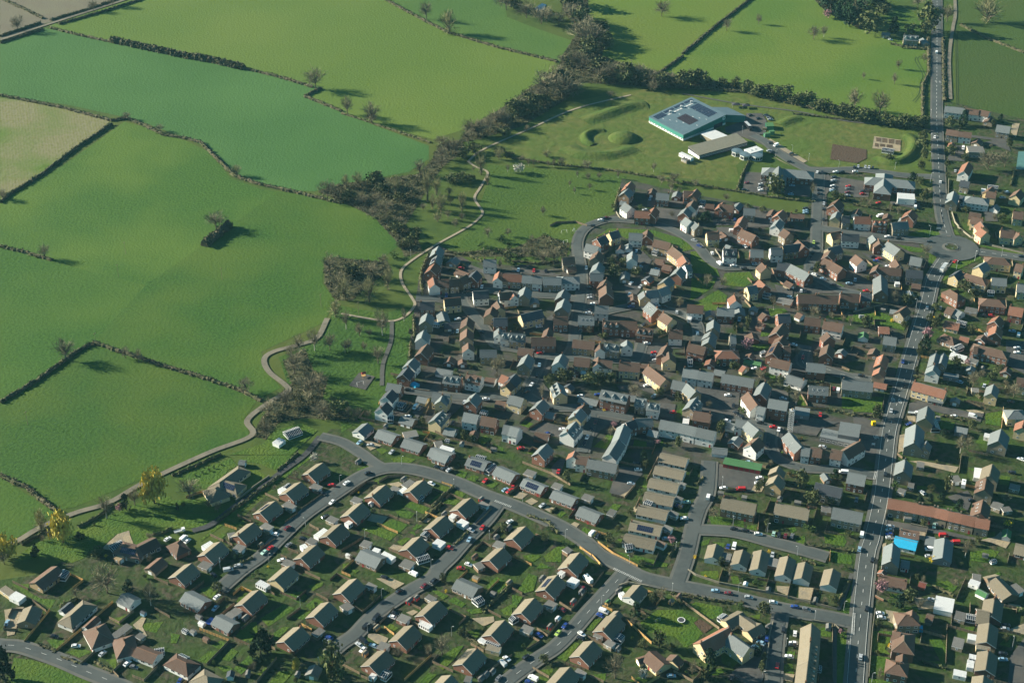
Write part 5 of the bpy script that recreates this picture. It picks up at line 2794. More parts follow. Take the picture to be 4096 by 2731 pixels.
    # chimney
    if ('c' in flags) or (st == 2 and not hip and rg.random() < .45) or (st == 1 and rg.random() < .2):
        for s in ((-1, 1) if 'c' in flags else (rg.choice((-1, 1)),)):
            m = MB(); cx = s*(L/2-.8) if not hip else s*(L-w)*.3; zb = zr-.5
            m.box(cx-.35, cx+.35, -.3, .3, zb, zr+1.3); m.box(cx-.42, cx+.42, -.37, .37, zr+1.3, zr+1.42)
            for k in (-1, 1): m.tube((cx+k*.18, 0, zr+1.42), (cx+k*.18, 0, zr+1.75), .11, .09, 6, 1)
            m.build('chimney', [M['brickstack'] if wk in 'rywb' else M['stonewall'], M['brickstack']], rf)
    # slope fittings
    def slope(s, x, v, lift=.03):      # local frame on roof slope s (+-1) at x, v metres down from the ridge
        n_ = Vector((0, s*sin(pitch), cos(pitch)))
        y = s*v*cos(pitch); z = zr - v*sin(pitch) + t/cos(pitch) + up
        X = Vector((1, 0, 0)) if s < 0 else Vector((-1, 0, 0)); Y = n_.cross(X)
        mt = Matrix((X, Y, n_)).transposed().to_4x4(); mt.translation = Vector((x, y, z)) + n_*lift; return mt
    ss = 1 if (-sin(rz)*sun_v.x + cos(rz)*sun_v.y) > 0 else -1
    if abs(-sin(rz)*sun_v.x + cos(rz)*sun_v.y) < .35: ss = side
    sw = w/2/cos(pitch)
    if 'p' in flags and not hip or ('p' in flags and hip):
        m = MB(); mt = slope(side if hip else ss, 0, sw*.5); nx = max(3, min(8, int(L*.55)))
        for i in range(nx):
            for j in range(2): m.box((i-nx/2)*1.05, (i-nx/2)*1.05+1.0, (j-1)*1.62, (j-1)*1.62+1.55, 0, .05, 0, mt, top=1)
        m.build('solar_panel', [M['metal'], M['solar']], rf)
    if 's' in flags:
        for i in range(3):
            m = MB(); mt = slope(ss, (i-1)*L*.25, sw*.45); m.box(-.45, .45, -.6, .6, 0, .07, 0, mt); m.box(-.36, .36, -.5, .5, .07, .075, 1, mt)
            m.build('skylight', [M['white'], M['glass']], rf)
    if 'd' in flags:
        for i in range(2 if L < 10 else 3):
            nn = 2 if L < 10 else 3; x = (i-(nn-1)/2)*L/nn; v = sw*.78; y = v*cos(pitch); zb = zr-v*sin(pitch)
            m = MB(); hgt = 1.5; g = .8
            prof = [(x-g, zb+.1), (x+g, zb+.1), (x+g, zb+hgt), (x, zb+hgt+.75), (x-g, zb+hgt)]
            yb = max(.3, y-2.6)
            m.prism(prof, side*y if side > 0 else -yb, side*yb if side > 0 else -y, 0, axis='y') if False else None
            ya, yc = sorted((side*y, side*yb))
            m.prism(prof, ya, yc, 0, axis='y')
            rp = [(x-g-.15, zb+hgt-.12), (x, zb+hgt+.77), (x+g+.15, zb+hgt-.12), (x+g+.15, zb+hgt+.02), (x, zb+hgt+.93), (x-g-.15, zb+hgt+.02)]
            m.prism(rp, ya-.12, yc+.12, 1, axis='y')
            dm = m.build('dormer', [M['white'] if rg.random() < .6 else WALL[wk], ROOF[rk]], rf)
            link('window', WIN['s'], dm, (x, side*(y+.003), zb+.45), 0 if side < 0 else pi)
    return e

FLATC = {'w':('white','wall_w','roof_w'),'s':('grey','wall_s','roof_s'),'b':('brown','wall_b','roof_s'),'r':('red-brick','wall_r','roof_s'),'y':('cream','wall_y','roof_y'),
         'g':('dark grey','wall_g','roof_g'),'e':('green','wall_e','roof_e'),'c':('glass','white','glass'),'u':('blue','wall_u','roof_u'),'p':('timber','timber','roof_p')}
def conservatory(name, L, w, h, parent, loc, rz):
    """white framed glass room with a ridged, ribbed glass roof"""
    m = MB(); x0, x1, y0, y1 = -L/2, L/2, -w/2, w/2
    m.box(x0, x1, y0, y1, 0, .6, 0); m.box(x0+.04, x1-.04, y0+.04, y1-.04, .6, h-.12, 1); m.box(x0-.08, x1+.08, y0-.08, y1+.08, h-.12, h, 0)
    n = max(2, int(L/.9))
    for i in range(n+1):
        x = x0+i*(L)/n
        for y in (y0, y1): m.box(x-.05, x+.05, y-.05, y+.05, .6, h-.12, 0)
    rp = [(y0, h), (y1, h), (0, h+w*.2)]
    m.prism(rp, x0, x1, 1)
    for i in range(n+1):
        x = x0+i*L/n
        for s in (-1, 1): m.tube((x, s*w/2, h+.03), (x, 0, h+w*.2+.03), .05, .05, 4, 0)
    m.tube((x0, 0, h+w*.2+.03), (x1, 0, h+w*.2+.03), .07, .07, 4, 0)
    o = m.build(name, [M['white'], M['glass']], parent)
    o.location = loc; o.rotation_euler = (0, 0, rz); return o
def flat(ck, A, B, w, h, px, py):
    a, b = at(*A, h), at(*B, h); c = (a+b)/2; d = b-a; L = max(d.length, 1.6); rz = math.atan2(d.y, d.x)
    OCC.append((c.x, c.y, max(L, w)*.55))
    cn, wm, rm = FLATC[ck]
    small = (ck == 'c') or (ck in 'wy' and w <= 3.6)
    if small:
        best = min(HOUSES, key=lambda q: (q[1]-Vector((c.x, c.y, q[1].z))).length)
        dist = (Vector((best[1].x, best[1].y))-Vector((c.x, c.y))).length
        if dist < best[3]*.5+7:
            e = best[0]; inv = Matrix.Rotation(-best[2], 4, 'Z') @ Matrix.Translation((-best[1].x, -best[1].y, 0))
            lc = inv @ Vector((c.x, c.y, 0))
            if ck == 'c': return conservatory('conservatory', L, w, h, e, lc, rz-best[2])
            m = MB(); m.box(-L/2, L/2, -w/2, w/2, 0, h-.15, 0); m.box(-L/2-.12, L/2+.12, -w/2-.12, w/2+.12, h-.15, h, 1)
            n = max(2, int(L/1.1))
            for i in range(n): m.box(-L/2+(i+.2)*L/n, -L/2+(i+.8)*L/n, -w/2-.01, w/2+.01, .8, h-.4, 2)
            for i in range(n+1): m.box(-L/2+i*L/n-.04, -L/2+i*L/n+.04, -w/2-.1, w/2+.1, h, h+.05, 0)
            o = m.build('porch', [M['white'], M['roof_w'], M['glass']], e); o.location = lc; o.rotation_euler = (0, 0, rz-best[2]); return o
        if ck == 'c':
            e = empty('greenhouse', (c.x, c.y, 0), rz); thing(e, 'glass greenhouse with white frame', 'greenhouse', 'glass greenhouses', px, py)
            return conservatory('frame', L, w, h, e, (0, 0, 0), 0)
    if ck == 'u':
        e = empty('tarpaulin', (c.x, c.y, 0), rz); thing(e, 'blue tarpaulin cover', 'tarpaulin', 'blue tarpaulins', px, py)
        m = MB(); hh = max(h, .3); m.prism([(-w/2, 0), (w/2, 0), (w/2*.9, hh*.8), (0, hh), (-w/2*.9, hh*.75)], -L/2, L/2); m.build('cover', M['roof_u'] if h > 1 else M['paint_b'], e); return e
    big = L*w > 120
    name = 'flat_roofed_building' if big else ('container' if ck == 'e' and h >= 3 else 'flat_roofed_garage'); cat = 'building' if big else ('container' if name == 'container' else 'garage')
    e = empty(name, (c.x, c.y, 0), rz)
    thing(e, f"{cn} {'building with flat roof' if big else ('container' if name == 'container' else 'garage with flat roof')}", cat, None if big else 'flat-roofed garages', px, py)
    m = MB(); m.box(-L/2+.1, L/2-.1, -w/2+.1, w/2-.1, 0, h-.2); m.build('wall', M[wm], e)
    m = MB(); s = .18 if not big else .1
    m.face([(-L/2, -w/2, h-.2), (-L/2, w/2, h-.2), (L/2, w/2, h-.2), (L/2, -w/2, h-.2)])
    m.face([(-L/2, -w/2, h), (L/2, -w/2, h), (L/2, w/2, h+s), (-L/2, w/2, h+s)])
    m.face([(-L/2, -w/2, h-.2), (L/2, -w/2, h-.2), (L/2, -w/2, h), (-L/2, -w/2, h)], 1); m.face([(L/2, w/2, h-.2), (-L/2, w/2, h-.2), (-L/2, w/2, h+s), (L/2, w/2, h+s)], 1)
    m.face([(-L/2, w/2, h-.2), (-L/2, -w/2, h-.2), (-L/2, -w/2, h), (-L/2, w/2, h+s)], 1); m.face([(L/2, -w/2, h-.2), (L/2, w/2, h-.2), (L/2, w/2, h+s), (L/2, -w/2, h)], 1)
    m.build('roof', [M[rm], M['white'] if ck in 'wsyrb' else M[rm]], e)
    side = 1 if cos(rz) < 0 else -1
    if big:
        n = int(L/3)
        for i in range(n): link('window', WIN['l'], e, (-L/2+(i+.5)*L/n, side*(w/2-.097), .9), 0 if side < 0 else pi)
    elif name == 'flat_roofed_garage':
        fx = 1 if cos(rz) > 0 else -1
        link('garage_door', GDOOR, e, (fx*(L/2-.097), 0, 0), pi/2*fx)
        link('window', WIN['s'], e, (0, side*(w/2-.097), .95), 0 if side < 0 else pi)
    else:
        m = MB()
        for i in range(int(L/.6)): m.box(-L/2+i*.6+.1, -L/2+i*.6+.3, -w/2+.03, w/2-.03, .1, h-.3)
        m.build('ribbed_side', M['greensteel'], e)
    return e
SHEDC = {'w':('white','wall_w','roof_w'),'g':('grey','wall_g','roof_s'),'s':('silver','metal','roof_s'),'b':('brown','wall_b','roof_b'),'r':('red','paint_r','roof_s'),
         'y':('pale timber','timber_orange_and_lit','roof_y'),'l':('blue','paint_l','roof_k'),'e':('orange','timber_orange_and_lit','roof_e'),'c':('glass','white','glass')}
def shed(ck, p, px, py):
    c = at(*p, 1.0); near = min(HOUSES, key=lambda q: (q[1].xy-c.xy).length); rz = near[2]
    rg = random.Random(int(px*3+py)); L = rg.uniform(2.2, 3.4); w = rg.uniform(1.8, 2.4); e = empty('garden_shed' if ck != 'c' else 'greenhouse', (c.x, c.y, 0), rz)
    OCC.append((c.x, c.y, 1.6))
    cn, wm, rm = SHEDC[ck]
    thing(e, 'glass greenhouse with white frame' if ck == 'c' else f"{cn} garden shed", 'greenhouse' if ck == 'c' else 'shed', 'glass greenhouses' if ck == 'c' else 'sheds in the gardens', px, py)
    if ck == 'c': return conservatory('frame', L, w, 1.5, e, (0, 0, 0), 0)
    m = MB(); m.prism([(-w/2, 0), (w/2, 0), (w/2, 1.8), (0, 2.3), (-w/2, 1.8)], -L/2, L/2); m.build('wall', M[wm], e)
    m = MB(); m.prism([(-w/2-.15, 1.74), (0, 2.32), (w/2+.15, 1.74), (w/2+.15, 1.82), (0, 2.42), (-w/2-.15, 1.82)], -L/2-.12, L/2+.12); m.build('roof', M[rm], e)
    link('door', DOOR[1], e, (-L/2-.003, 0, 0), -pi/2); return e

# ------------------------------------------------------------------ fences, walls, hedges
def fence(pts, px, py):
    rg = random.Random(int(px+py*3)); lit = rg.random() < .22; mat = M['timber_orange_and_lit'] if lit else M['timber']  # some fences, at random, have sunlight put into a brighter timber colour
    e = empty('garden_fence', (pts[0].x, pts[0].y, 0)); o = pts[0]
    thing(e, ('orange' if lit else 'brown') + ' timber garden fence', 'fence', 'timber fences between gardens', px, py)
    m = MB(); pm = MB()
    for a, b in zip(pts, pts[1:]):
        a, b = a-o, b-o; L = (b-a).length; n = max(1, round(L/1.9)); t = (b-a)/L; u = Vector((-t.y, t.x, 0))*.03
        for i in range(n):
            p, q = a+t*(L*i/n), a+t*(L*(i+1)/n); h = 1.65+rg.uniform(-.05, .05)
            for s0, s1 in (((p-u), (q-u)), ((q+u), (p+u))): m.face([s0, s1, s1+Vector((0,0,h)), s0+Vector((0,0,h))])
            m.face([p-u+Vector((0,0,h)), q-u+Vector((0,0,h)), q+u+Vector((0,0,h)), p+u+Vector((0,0,h))])
            m.box(p.x-.07, p.x+.07, p.y-.07, p.y+.07, 0, 1.8, 1)
    m.build('panel', [mat, M['stonewall']], e); return e
def wall(pts, px, py):
    m = MB(); o = pts[0]; brick = int(px+py) % 3 == 0
    for a, b in zip(pts, pts[1:]):
        a, b = a-o, b-o; t = (b-a).normalized(); u = Vector((-t.y, t.x, 0)); z = Vector((0, 0, 1.25))
        for s0, s1 in ((a-u*.12, b-u*.12), (b+u*.12, a+u*.12)): m.face([s0, s1, s1+z, s0+z])
        c = [a-u*.17+z, b-u*.17+z, b+u*.17+z, a+u*.17+z]; k = Vector((0, 0, .1)); m.face([p+k for p in c], 1)
        for i in range(4): m.face([c[i], c[(i+1) % 4], c[(i+1) % 4]+k, c[i]+k], 1)
    e = m.build('garden_wall', [M['brickstack'] if brick else M['stonewall'], M['stonewall']]); e.location = o
    return thing(e, ('brick' if brick else 'pale stone') + ' garden wall', 'wall', 'walls along gardens and roads', px, py)
def hedge(pts, w, h, dens, px, py, kind):
    rg = random.Random(int(px*5+py)); o = pts[0].copy(); m = MB(); pts = [p-o for p in pts]
    dense = []
    for a, b in zip(pts, pts[1:]):
        n = max(1, int((b-a).length/1.5))
        dense += [a.lerp(b, i/n) for i in range(n)]
    dense.append(pts[-1]); rings = []
    for i, p in enumerate(dense):
        t = (dense[min(i+1, len(dense)-1)]-dense[max(i-1, 0)]).normalized(); u = Vector((-t.y, t.x, 0))
        hh = h*rg.uniform(.72, 1.12); ww = w/2*rg.uniform(.75, 1.15); k = rg.uniform(-.15, .15)*w
        rings.append([p+u*(k-ww), p+u*(k-ww*.9)+Vector((0,0,hh*.7)), p+u*k+Vector((0,0,hh)), p+u*(k+ww*.9)+Vector((0,0,hh*.65)), p+u*(k+ww)])
    for A, B in zip(rings, rings[1:]):
        for j in range(4): m.face([A[j], B[j], B[j+1], A[j+1]])
    m.face(rings[0]); m.face(list(reversed(rings[-1])))
    for A in rings:
        for _ in range(dens):
            j = rg.randrange(4); c = A[j].lerp(A[j+1], rg.random())*1.0 + Vector((rg.uniform(-.8, .8), rg.uniform(-.8, .8), rg.uniform(-.1, .35)*h*.6+.1))
            r = rg.uniform(.18, .42)*(1 if h < 3 else 1.5); n1 = Vector((rg.gauss(0,1), rg.gauss(0,1), rg.gauss(0,1))).normalized(); n2 = n1.orthogonal().normalized()
            m.face([c-n1*r-n2*r, c+n1*r-n2*r, c+n1*r+n2*r, c-n1*r+n2*r], 1 if rg.random() < .6 else 0)
    e = m.build('hedge', [M['hedge'] if kind == 'H' else M['fieldhedge'], M['fieldhedge'] if kind != 'H' else M['leaf_o']]); e.location = o
    return thing(e, {'H':'clipped green hedge','HF':'brown field hedge','HB':'thick bushy field hedge'}[kind], 'hedge', 'hedges', px, py)

# ------------------------------------------------------------------ trees
def crown_mesh(kind, seed):
    """unit crown: radius 1 about z 0..2, many leaf or twig sized faces in clumps"""
    rg = random.Random(seed); m = MB()
    bare = kind in 'bl'; N = {'b':430,'l':520,'o':560,'e':620,'s':320,'y':1100,'f':220,'p':380,'w':380}[kind]
    clumps = []
    for i in range(26 if kind != 's' else 12):
        while True:
            v = Vector((rg.uniform(-1,1), rg.uniform(-1,1), rg.uniform(-1,1)))
            if v.length < 1: break
        if kind == 'e': z = rg.random(); rr = (1-z)**.6; an = rg.uniform(0, 2*pi); v = Vector((cos(an)*rr*.85, sin(an)*rr*.85, z*2-1))
        elif kind == 'l': v = Vector((v.x*.8*(1-.25*abs(v.z)), v.y*.8*(1-.25*abs(v.z)), v.z))
        else: v = v.normalized()*rg.uniform(.35, .86)
        clumps.append((v, rg.uniform(.2, .42)))
    for i in range(N):
        c, r = clumps[rg.randrange(len(clumps))]
        p = c + Vector((rg.gauss(0,1), rg.gauss(0,1), rg.gauss(0,1)))*r*.55
        if p.length > 1.15: p *= 1.1/p.length
        p = Vector((p.x, p.y, p.z+1))
        if bare:   # twigs: thin blades pointing outwards and up
            d = (Vector((p.x, p.y, p.z-.5))).normalized()+Vector((rg.gauss(0,.4), rg.gauss(0,.4), rg.gauss(.15,.4))); d.normalize()
            s = d.cross(Vector((rg.gauss(0,1), rg.gauss(0,1), rg.gauss(0,1)))).normalized()*rg.uniform(.010, .022); l = rg.uniform(.14, .32)
            m.face([p-d*l-s, p-d*l+s, p+d*l+s*.3, p+d*l-s*.3], 0)
        elif kind == 'y':
            s = Vector((rg.gauss(0,1), rg.gauss(0,1), 0)).normalized()*rg.uniform(.045, .09); d = Vector((rg.gauss(0,.15), rg.gauss(0,.15), -1))*rg.uniform(.1, .3)
            m.face([p-s, p+s, p+s*.5+d, p-s*.5+d], 0)
        else:
            r = rg.uniform(.055, .13); n1 = Vector((rg.gauss(0,1), rg.gauss(0,1), rg.gauss(0,.6))).normalized(); n2 = n1.orthogonal().normalized(); n3 = n1.cross(n2)
            a = rg.random()*pi; u = n2*cos(a)+n3*sin(a); v = n1.cross(u)
            m.face([p-u*r-v*r*.7, p+u*r-v*r*.5, p+u*r*.8+v*r*.8, p-u*r+v*r*.6], 0)
    if bare:       # limbs run through the crown
        for i in range(12):
            an = rg.uniform(0, 2*pi); rr = rg.uniform(.35, .85); z = rg.uniform(.9, 1.75); a = Vector((0, 0, rg.uniform(0, .5))); b = Vector((cos(an)*rr, sin(an)*rr, z)); mid = a.lerp(b, .5)+Vector((0, 0, -.12))
            m.tube(a, mid, .04, .026, 4, 1); m.tube(mid, b, .026, .008, 4, 1)
            for k in range(2):
                q = mid.lerp(b, rg.random()); m.tube(q, q+Vector((rg.uniform(-.35,.35), rg.uniform(-.35,.35), rg.uniform(.05,.4))), .014, .004, 3, 1)
    return m.data('crown', [LEAF[kind], M['bark']])
TRUNK = {}
def trunk_mesh(bm):
    m = MB(); m.tube((0,0,0), (.02,.01,.5), .055, .042, 7); m.tube((.02,.01,.5), (.0,.03,1), .042, .03, 7)
    for an in (.4, 2.5, 4.6): m.tube((.01,.01,.72), (cos(an)*.3, sin(an)*.3, 1.15), .028, .012, 5)
    return m.data('trunk', [bm])
TRUNK['bark'] = trunk_mesh(M['bark']); TRUNK['birch'] = trunk_mesh(M['birchbark'])
CROWN = {k: [crown_mesh(k, 100*i+ord(k)) for i in range(4)] for k in 'bloesyfpw'}
TREEN = {'b':('bare_tree','leafless brown tree','tree'),'l':('pale_tree','pale budding tree','tree'),'o':('bushy_tree','olive-green bushy tree','tree'),'e':('evergreen_tree','dark green conifer','tree'),
         's':('shrub','green shrub','shrub'),'y':('willow_tree','yellow weeping willow','tree'),'f':('flowering_shrub','yellow flowering shrub','shrub'),'p':('blossom_tree','pink blossom tree','tree'),'w':('blossom_tree','white blossom tree','tree')}
def tree(kind, base, wpx, hpx, px, py, rot=None):
    g = at(*base); dist = (Vector((0, 0, CAM_H))-g).length; dep = math.asin(CAM_H/dist); s = dist/FPX*1.0
    Wm = wpx*s; Hm = hpx*s/cos(dep); rg = random.Random(int(px*11+py*17+ord(kind)))
    if kind in 'sf': Hm = max(.8, min(Hm*.72, Wm*1.3))
    else: Hm = max(Hm*.93, Wm*.55)
    # the crown's near foot hides the ground: shift the base up the picture by half the depth of low crowns
    g.y += Wm*.25 if kind in 'sfo' else 0
    nm, look, cat = TREEN[kind]; e = empty(nm, (g.x, g.y, 0), rg.uniform(0, 6.28)); thing(e, ('tall ' if Hm > 13 and cat == 'tree' else ('small ' if Hm < 4 and cat == 'tree' else '')) + look, cat, {'tree':'trees','shrub':'shrubs'}[cat], px, py)
    t0 = {'b':.22,'l':.10,'o':.08,'e':.04,'s':0,'y':.10,'f':0,'p':.15,'w':.1}[kind]*Hm
    if kind not in 'sf':
        birch = kind == 'b' and Wm < Hm*.62
        t = link('trunk', TRUNK['birch' if birch else 'bark'], e); th = t0+(Hm-t0)*.45; tw = max(3.0, Hm*.55); t.scale = (tw*(.6 if birch else .8), tw*(.6 if birch else .8), th)
    c = link('crown', rg.choice(CROWN[kind]), e); c.location = (0, 0, t0); c.scale = (Wm/2/.97, Wm/2/.97, (Hm-t0)/2.02)
    return e

# ------------------------------------------------------------------ vehicles
def car_parts(kind):
    """body, glazing and one wheel; length along x, nose at +x"""
    b, g = MB(), MB()
    if kind == 'car':
        L, w = 4.25, 1.76
        prof = [(-2.1,.32),(2.08,.32),(2.12,.62),(1.95,.78),(.95,.95),(.25,1.42),(-1.15,1.45),(-1.85,1.02),(-2.1,.9)]
        gl = [(.93,.97),(.30,1.38),(-1.12,1.41),(-1.78,1.03)]
    elif kind == 'van':
        L, w = 5.0, 1.95
        prof = [(-2.5,.35),(2.45,.35),(2.5,.8),(2.35,1.05),(1.75,1.2),(1.15,1.98),(.8,2.05),(-2.45,2.05),(-2.5,1.9)]
        gl = [(1.72,1.24),(1.18,1.93),(.55,1.93),(.55,1.24)]
    def sweep(m, pr, hw, tuck, mi):
        n = len(pr); top = max(z for _, z in pr)
        k = lambda z: hw*(1-tuck*max(0, (z-.95))/(top-.9)) if top > .96 else hw
        for i in range(n):
            p, q = pr[i], pr[(i+1) % n]
            m.face([(p[0], -k(p[1]), p[1]), (p[0], k(p[1]), p[1]), (q[0], k(q[1]), q[1]), (q[0], -k(q[1]), q[1])], mi)
        m.face([(p[0], -k(p[1]), p[1]) for p in pr], mi); m.face([(p[0], k(p[1]), p[1]) for p in reversed(pr)], mi)
    sweep(b, prof, w/2, .2 if kind == 'car' else .06, 0)
    # side glass stands 1 cm proud, screens lie on the sloped faces
    top = 1.45 if kind == 'car' else 2.05
    kk = lambda z: (w/2*(1-(.2 if kind == 'car' else .06)*max(0, z-.95)/(top-.9)))+.012
    for s in (-1, 1):
        f = [(x, s*kk(z), z) for x, z in gl]; g.face(f if s > 0 else list(reversed(f)))
    if kind == 'car':
        for (xa, za), (xb, zb) in (((.93,.99),(.29,1.40)), ((-1.79,1.07),(-1.2,1.42))):
            n_ = .02 if xa > 0 else -.02; g.face([(xa+n_, -.72, za+.02), (xa+n_, .72, za+.02), (xb+n_, .62, zb+.02), (xb+n_, -.62, zb+.02)][::(1 if xa > 0 else -1)])
    else: g.face([(1.76+.02,-.85,1.24),(1.78,.85,1.24),(1.2,.8,1.9),(1.2,-.8,1.9)])
    return b, g, L, w
def wheel_data():
    m = MB(); m.tube((0,-.1,.32), (0,.1,.32), .32, .32, 10, 0); m.tube((0,-.115,.32), (0,.115,.32), .18, .18, 8, 1); return m.data('wheel', [M['tyre'], M['metal']])
WHEEL = wheel_data(); CARD = {}
for kd in ('car', 'van'):
    b_, g_, L_, w_ = car_parts(kd); gd = g_.data('window', [M['glass']])
    hl = MB(); hl.box(L_/2-.06, L_/2+.02, -.2, .2, .55, .72)
    for k in CARC: CARD[kd, k] = (b_.data('body', [M['paint_'+k]]), gd, L_, w_)
LAMPD = MB(); LAMPD.box(-.05, .03, -.16, .16, .58, .74); LAMPD = LAMPD.data('headlight', [M['lamp_glass']])
VEH = {'':('parked_car','car'),'V':('van','van'),'M':('motorhome','motorhome'),'K':('flatbed_truck','truck'),'T':('lorry','lorry')}
def vehicle(ck, p, ang, kind, px, py):
    g = at(*p, .5); q = at(p[0]+30*cos(R_(ang)), p[1]-30*sin(R_(ang)), .5); d = q-g; rz = math.atan2(d.y, d.x)
    if int(px*7+py) % 2: rz += pi
    zr = .21
    for w_, pts, z in ROADS:
        if min((Vector((a.x, a.y))-g.xy).length for a in pts[::2]) < 8: zr = max(zr, z-.13)
    nm, cat = VEH[kind]; e = empty(nm, (g.x, g.y, zr if zr > .3 else .25), rz)
    thing(e, f"{CARC[ck][0]} {cat}", cat, 'vehicles in the town', px, py)
    if kind in ('', 'V'):
        b, gl, L, w = CARD['car' if not kind else 'van', ck]
        link('body', b, e); link('window', gl, e)
        for sx in (-1, 1):
            for sy in (-1, 1): link('wheel', WHEEL, e, (sx*L*.31, sy*(w/2-.1), 0))
        for sy in (-1, 1): link('headlight', LAMPD, e, (L/2-.02, sy*.6, 0))
        return e
    pm = M['paint_'+ck]
    if kind == 'M':
        m = MB(); m.prism([(-1.1,.4),(1.1,.4),(1.1,2.7),(.95,2.85),(-.95,2.85),(-1.1,2.7)], -3.2, 2.0); m.prism([(-1.0,.4),(1.0,.4),(.95,1.3),(-.95,1.3)], 2.0, 3.3); m.face([(3.0,-.9,1.32),(3.0,.9,1.32),(2.02,.9,2.1),(2.02,-.9,2.1)]); m.build('body', pm, e)
        m = MB(); m.face([(2.95,-.85,1.36),(2.95,.85,1.36),(2.1,.85,2.06),(2.1,-.85,2.06)])
        for s in (-1, 1):
            for x in (-2.4, -.6, 1.0): m.box(x-.4, x+.4, s*1.1-.015, s*1.1+.015, 1.5, 2.1)
        m.build('window', M['glass'], e); Lx = 2.2
        m = MB(); m.box(-.4, .4, -.4, .4, 2.85, 2.95); m.build('skylight', M['glass'], e)
    elif kind == 'K':
        m = MB(); m.prism([(-.95,.45),(.95,.45),(.9,1.95),(-.9,1.95)], 1.2, 2.7); m.build('cab', pm, e)
        m = MB(); m.box(2.69, 2.73, -.8, .8, 1.2, 1.8); m.build('windscreen', M['glass'], e)
        m = MB(); m.box(-2.9, 1.1, -1.0, 1.0, .75, .9); m.box(-2.9, 1.1, -1.0, -.94, .9, 1.2); m.box(-2.9, 1.1, .94, 1.0, .9, 1.2); m.box(.95, 1.05, -1, 1, .9, 1.9); m.build('flatbed', M['metal'], e); Lx = 2.0
    else:
        m = MB(); m.prism([(-1.2,.6),(1.2,.6),(1.15,2.9),(-1.15,2.9)], 3.4, 5.4); m.build('cab', pm, e)
        m = MB(); m.box(5.39, 5.43, -1.0, 1.0, 1.7, 2.6); m.build('windscreen', M['glass'], e)
        m = MB(); m.box(-6, 3.2, -1.25, 1.25, 1.0, 3.7, 0, top=1); m.build('trailer', [M['white'] if ck == 'w' else M['paint_k'], M['metal']], e); Lx = 4.2
    for sx in (-1, 1):
        for sy in (-1, 1): o = link('wheel', WHEEL, e, (sx*Lx, sy*.9, 0)); o.scale = (1.3, 1.3, 1.3)
    return e

# ------------------------------------------------------------------ street furniture and people
def lamp_data():
    m = MB(); m.tube((0,0,0), (0,0,6), .09, .055, 7); m.tube((0,0,6), (.7,0,6.25), .05, .04, 6); p = m.data('post', [M['metal']])
    m = MB(); m.box(.55, 1.15, -.13, .13, 6.2, 6.33); return p, m.data('lamp_head', [M['lamp_glass']])
LAMP = lamp_data()
def lamp(p, px, py):
    g = at(*p); e = empty('street_lamp', (g.x, g.y, 0), rnd.choice((0, pi/2, pi, -pi/2))); thing(e, 'grey street lamp', 'street lamp', 'street lamps', px, py)
    link('post', LAMP[0], e); link('lamp_head', LAMP[1], e)
    if g.y > 720 and px > 3600: e.scale = (1.35,)*3
def pole_data():
    m = MB(); m.tube((0,0,0), (0,0,9.5), .13, .09, 7); a = m.data('post', [M['timber']])
    m = MB(); m.box(-1.0, 1.0, -.06, .06, 8.9, 9.05)
    for x in (-.9, 0, .9): m.tube((x,0,9.05), (x,0,9.35), .06, .05, 6)
    return a, m.data('crossarm', [M['timber']])
POLE = pole_data()
def pole(p, px, py):
    g = at(*p); e = empty('power_pole', (g.x, g.y, 0), .9); thing(e, 'thin wooden power pole with crossarm', 'power pole', 'wooden power poles', px, py); link('post', POLE[0], e); link('crossarm', POLE[1], e)
def person(p, px, py, shirt):
    g = at(*p); m = bpy.data.meshes.new('person'); J = {'pel':(0,0,.92),'chest':(0,0,1.3),'neck':(0,.01,1.48),'head':(0,.03,1.64),'top':(0,.02,1.76),
        'shL':(.18,0,1.4),'elL':(.24,-.03,1.12),'haL':(.24,.09,.88),'shR':(-.18,0,1.4),'elR':(-.24,-.06,1.12),'haR':(-.25,.02,.86),
        'hipL':(.09,0,.88),'knL':(.1,.14,.5),'anL':(.1,.08,.07),'toL':(.1,.26,.04),'hipR':(-.09,0,.88),'knR':(-.1,-.02,.5),'anR':(-.1,-.22,.1),'toR':(-.1,-.08,.04)}
    ks = list(J); E_ = [('pel','chest'),('chest','neck'),('neck','head'),('head','top'),('chest','shL'),('shL','elL'),('elL','haL'),('chest','shR'),('shR','elR'),('elR','haR'),
        ('pel','hipL'),('hipL','knL'),('knL','anL'),('anL','toL'),('pel','hipR'),('hipR','knR'),('knR','anR'),('anR','toR')]
    m.from_pydata([J[k] for k in ks], [(ks.index(a), ks.index(b)) for a, b in E_], []); o = link('person', m, None, (g.x, g.y, .25), rnd.uniform(0, 6)); m.materials.append(M[shirt])
    sk = o.modifiers.new('skin', 'SKIN'); rr = {'pel':.15,'chest':.17,'neck':.06,'head':.1,'top':.07,'shL':.07,'shR':.07,'elL':.05,'elR':.05,'haL':.04,'haR':.04,'hipL':.1,'hipR':.1,'knL':.065,'knR':.065,'anL':.045,'anR':.045,'toL':.04,'toR':.04}
    for i, k in enumerate(ks): m.skin_vertices[0].data[i].radius = (rr[k],)*2; m.skin_vertices[0].data[i].use_root = k == 'pel'
    o.modifiers.new('sub', 'SUBSURF').levels = 1
    return thing(o, f"walker in {'dark' if shirt == 'door_dark' else 'red'} clothes strolling", 'person', None, px, py)

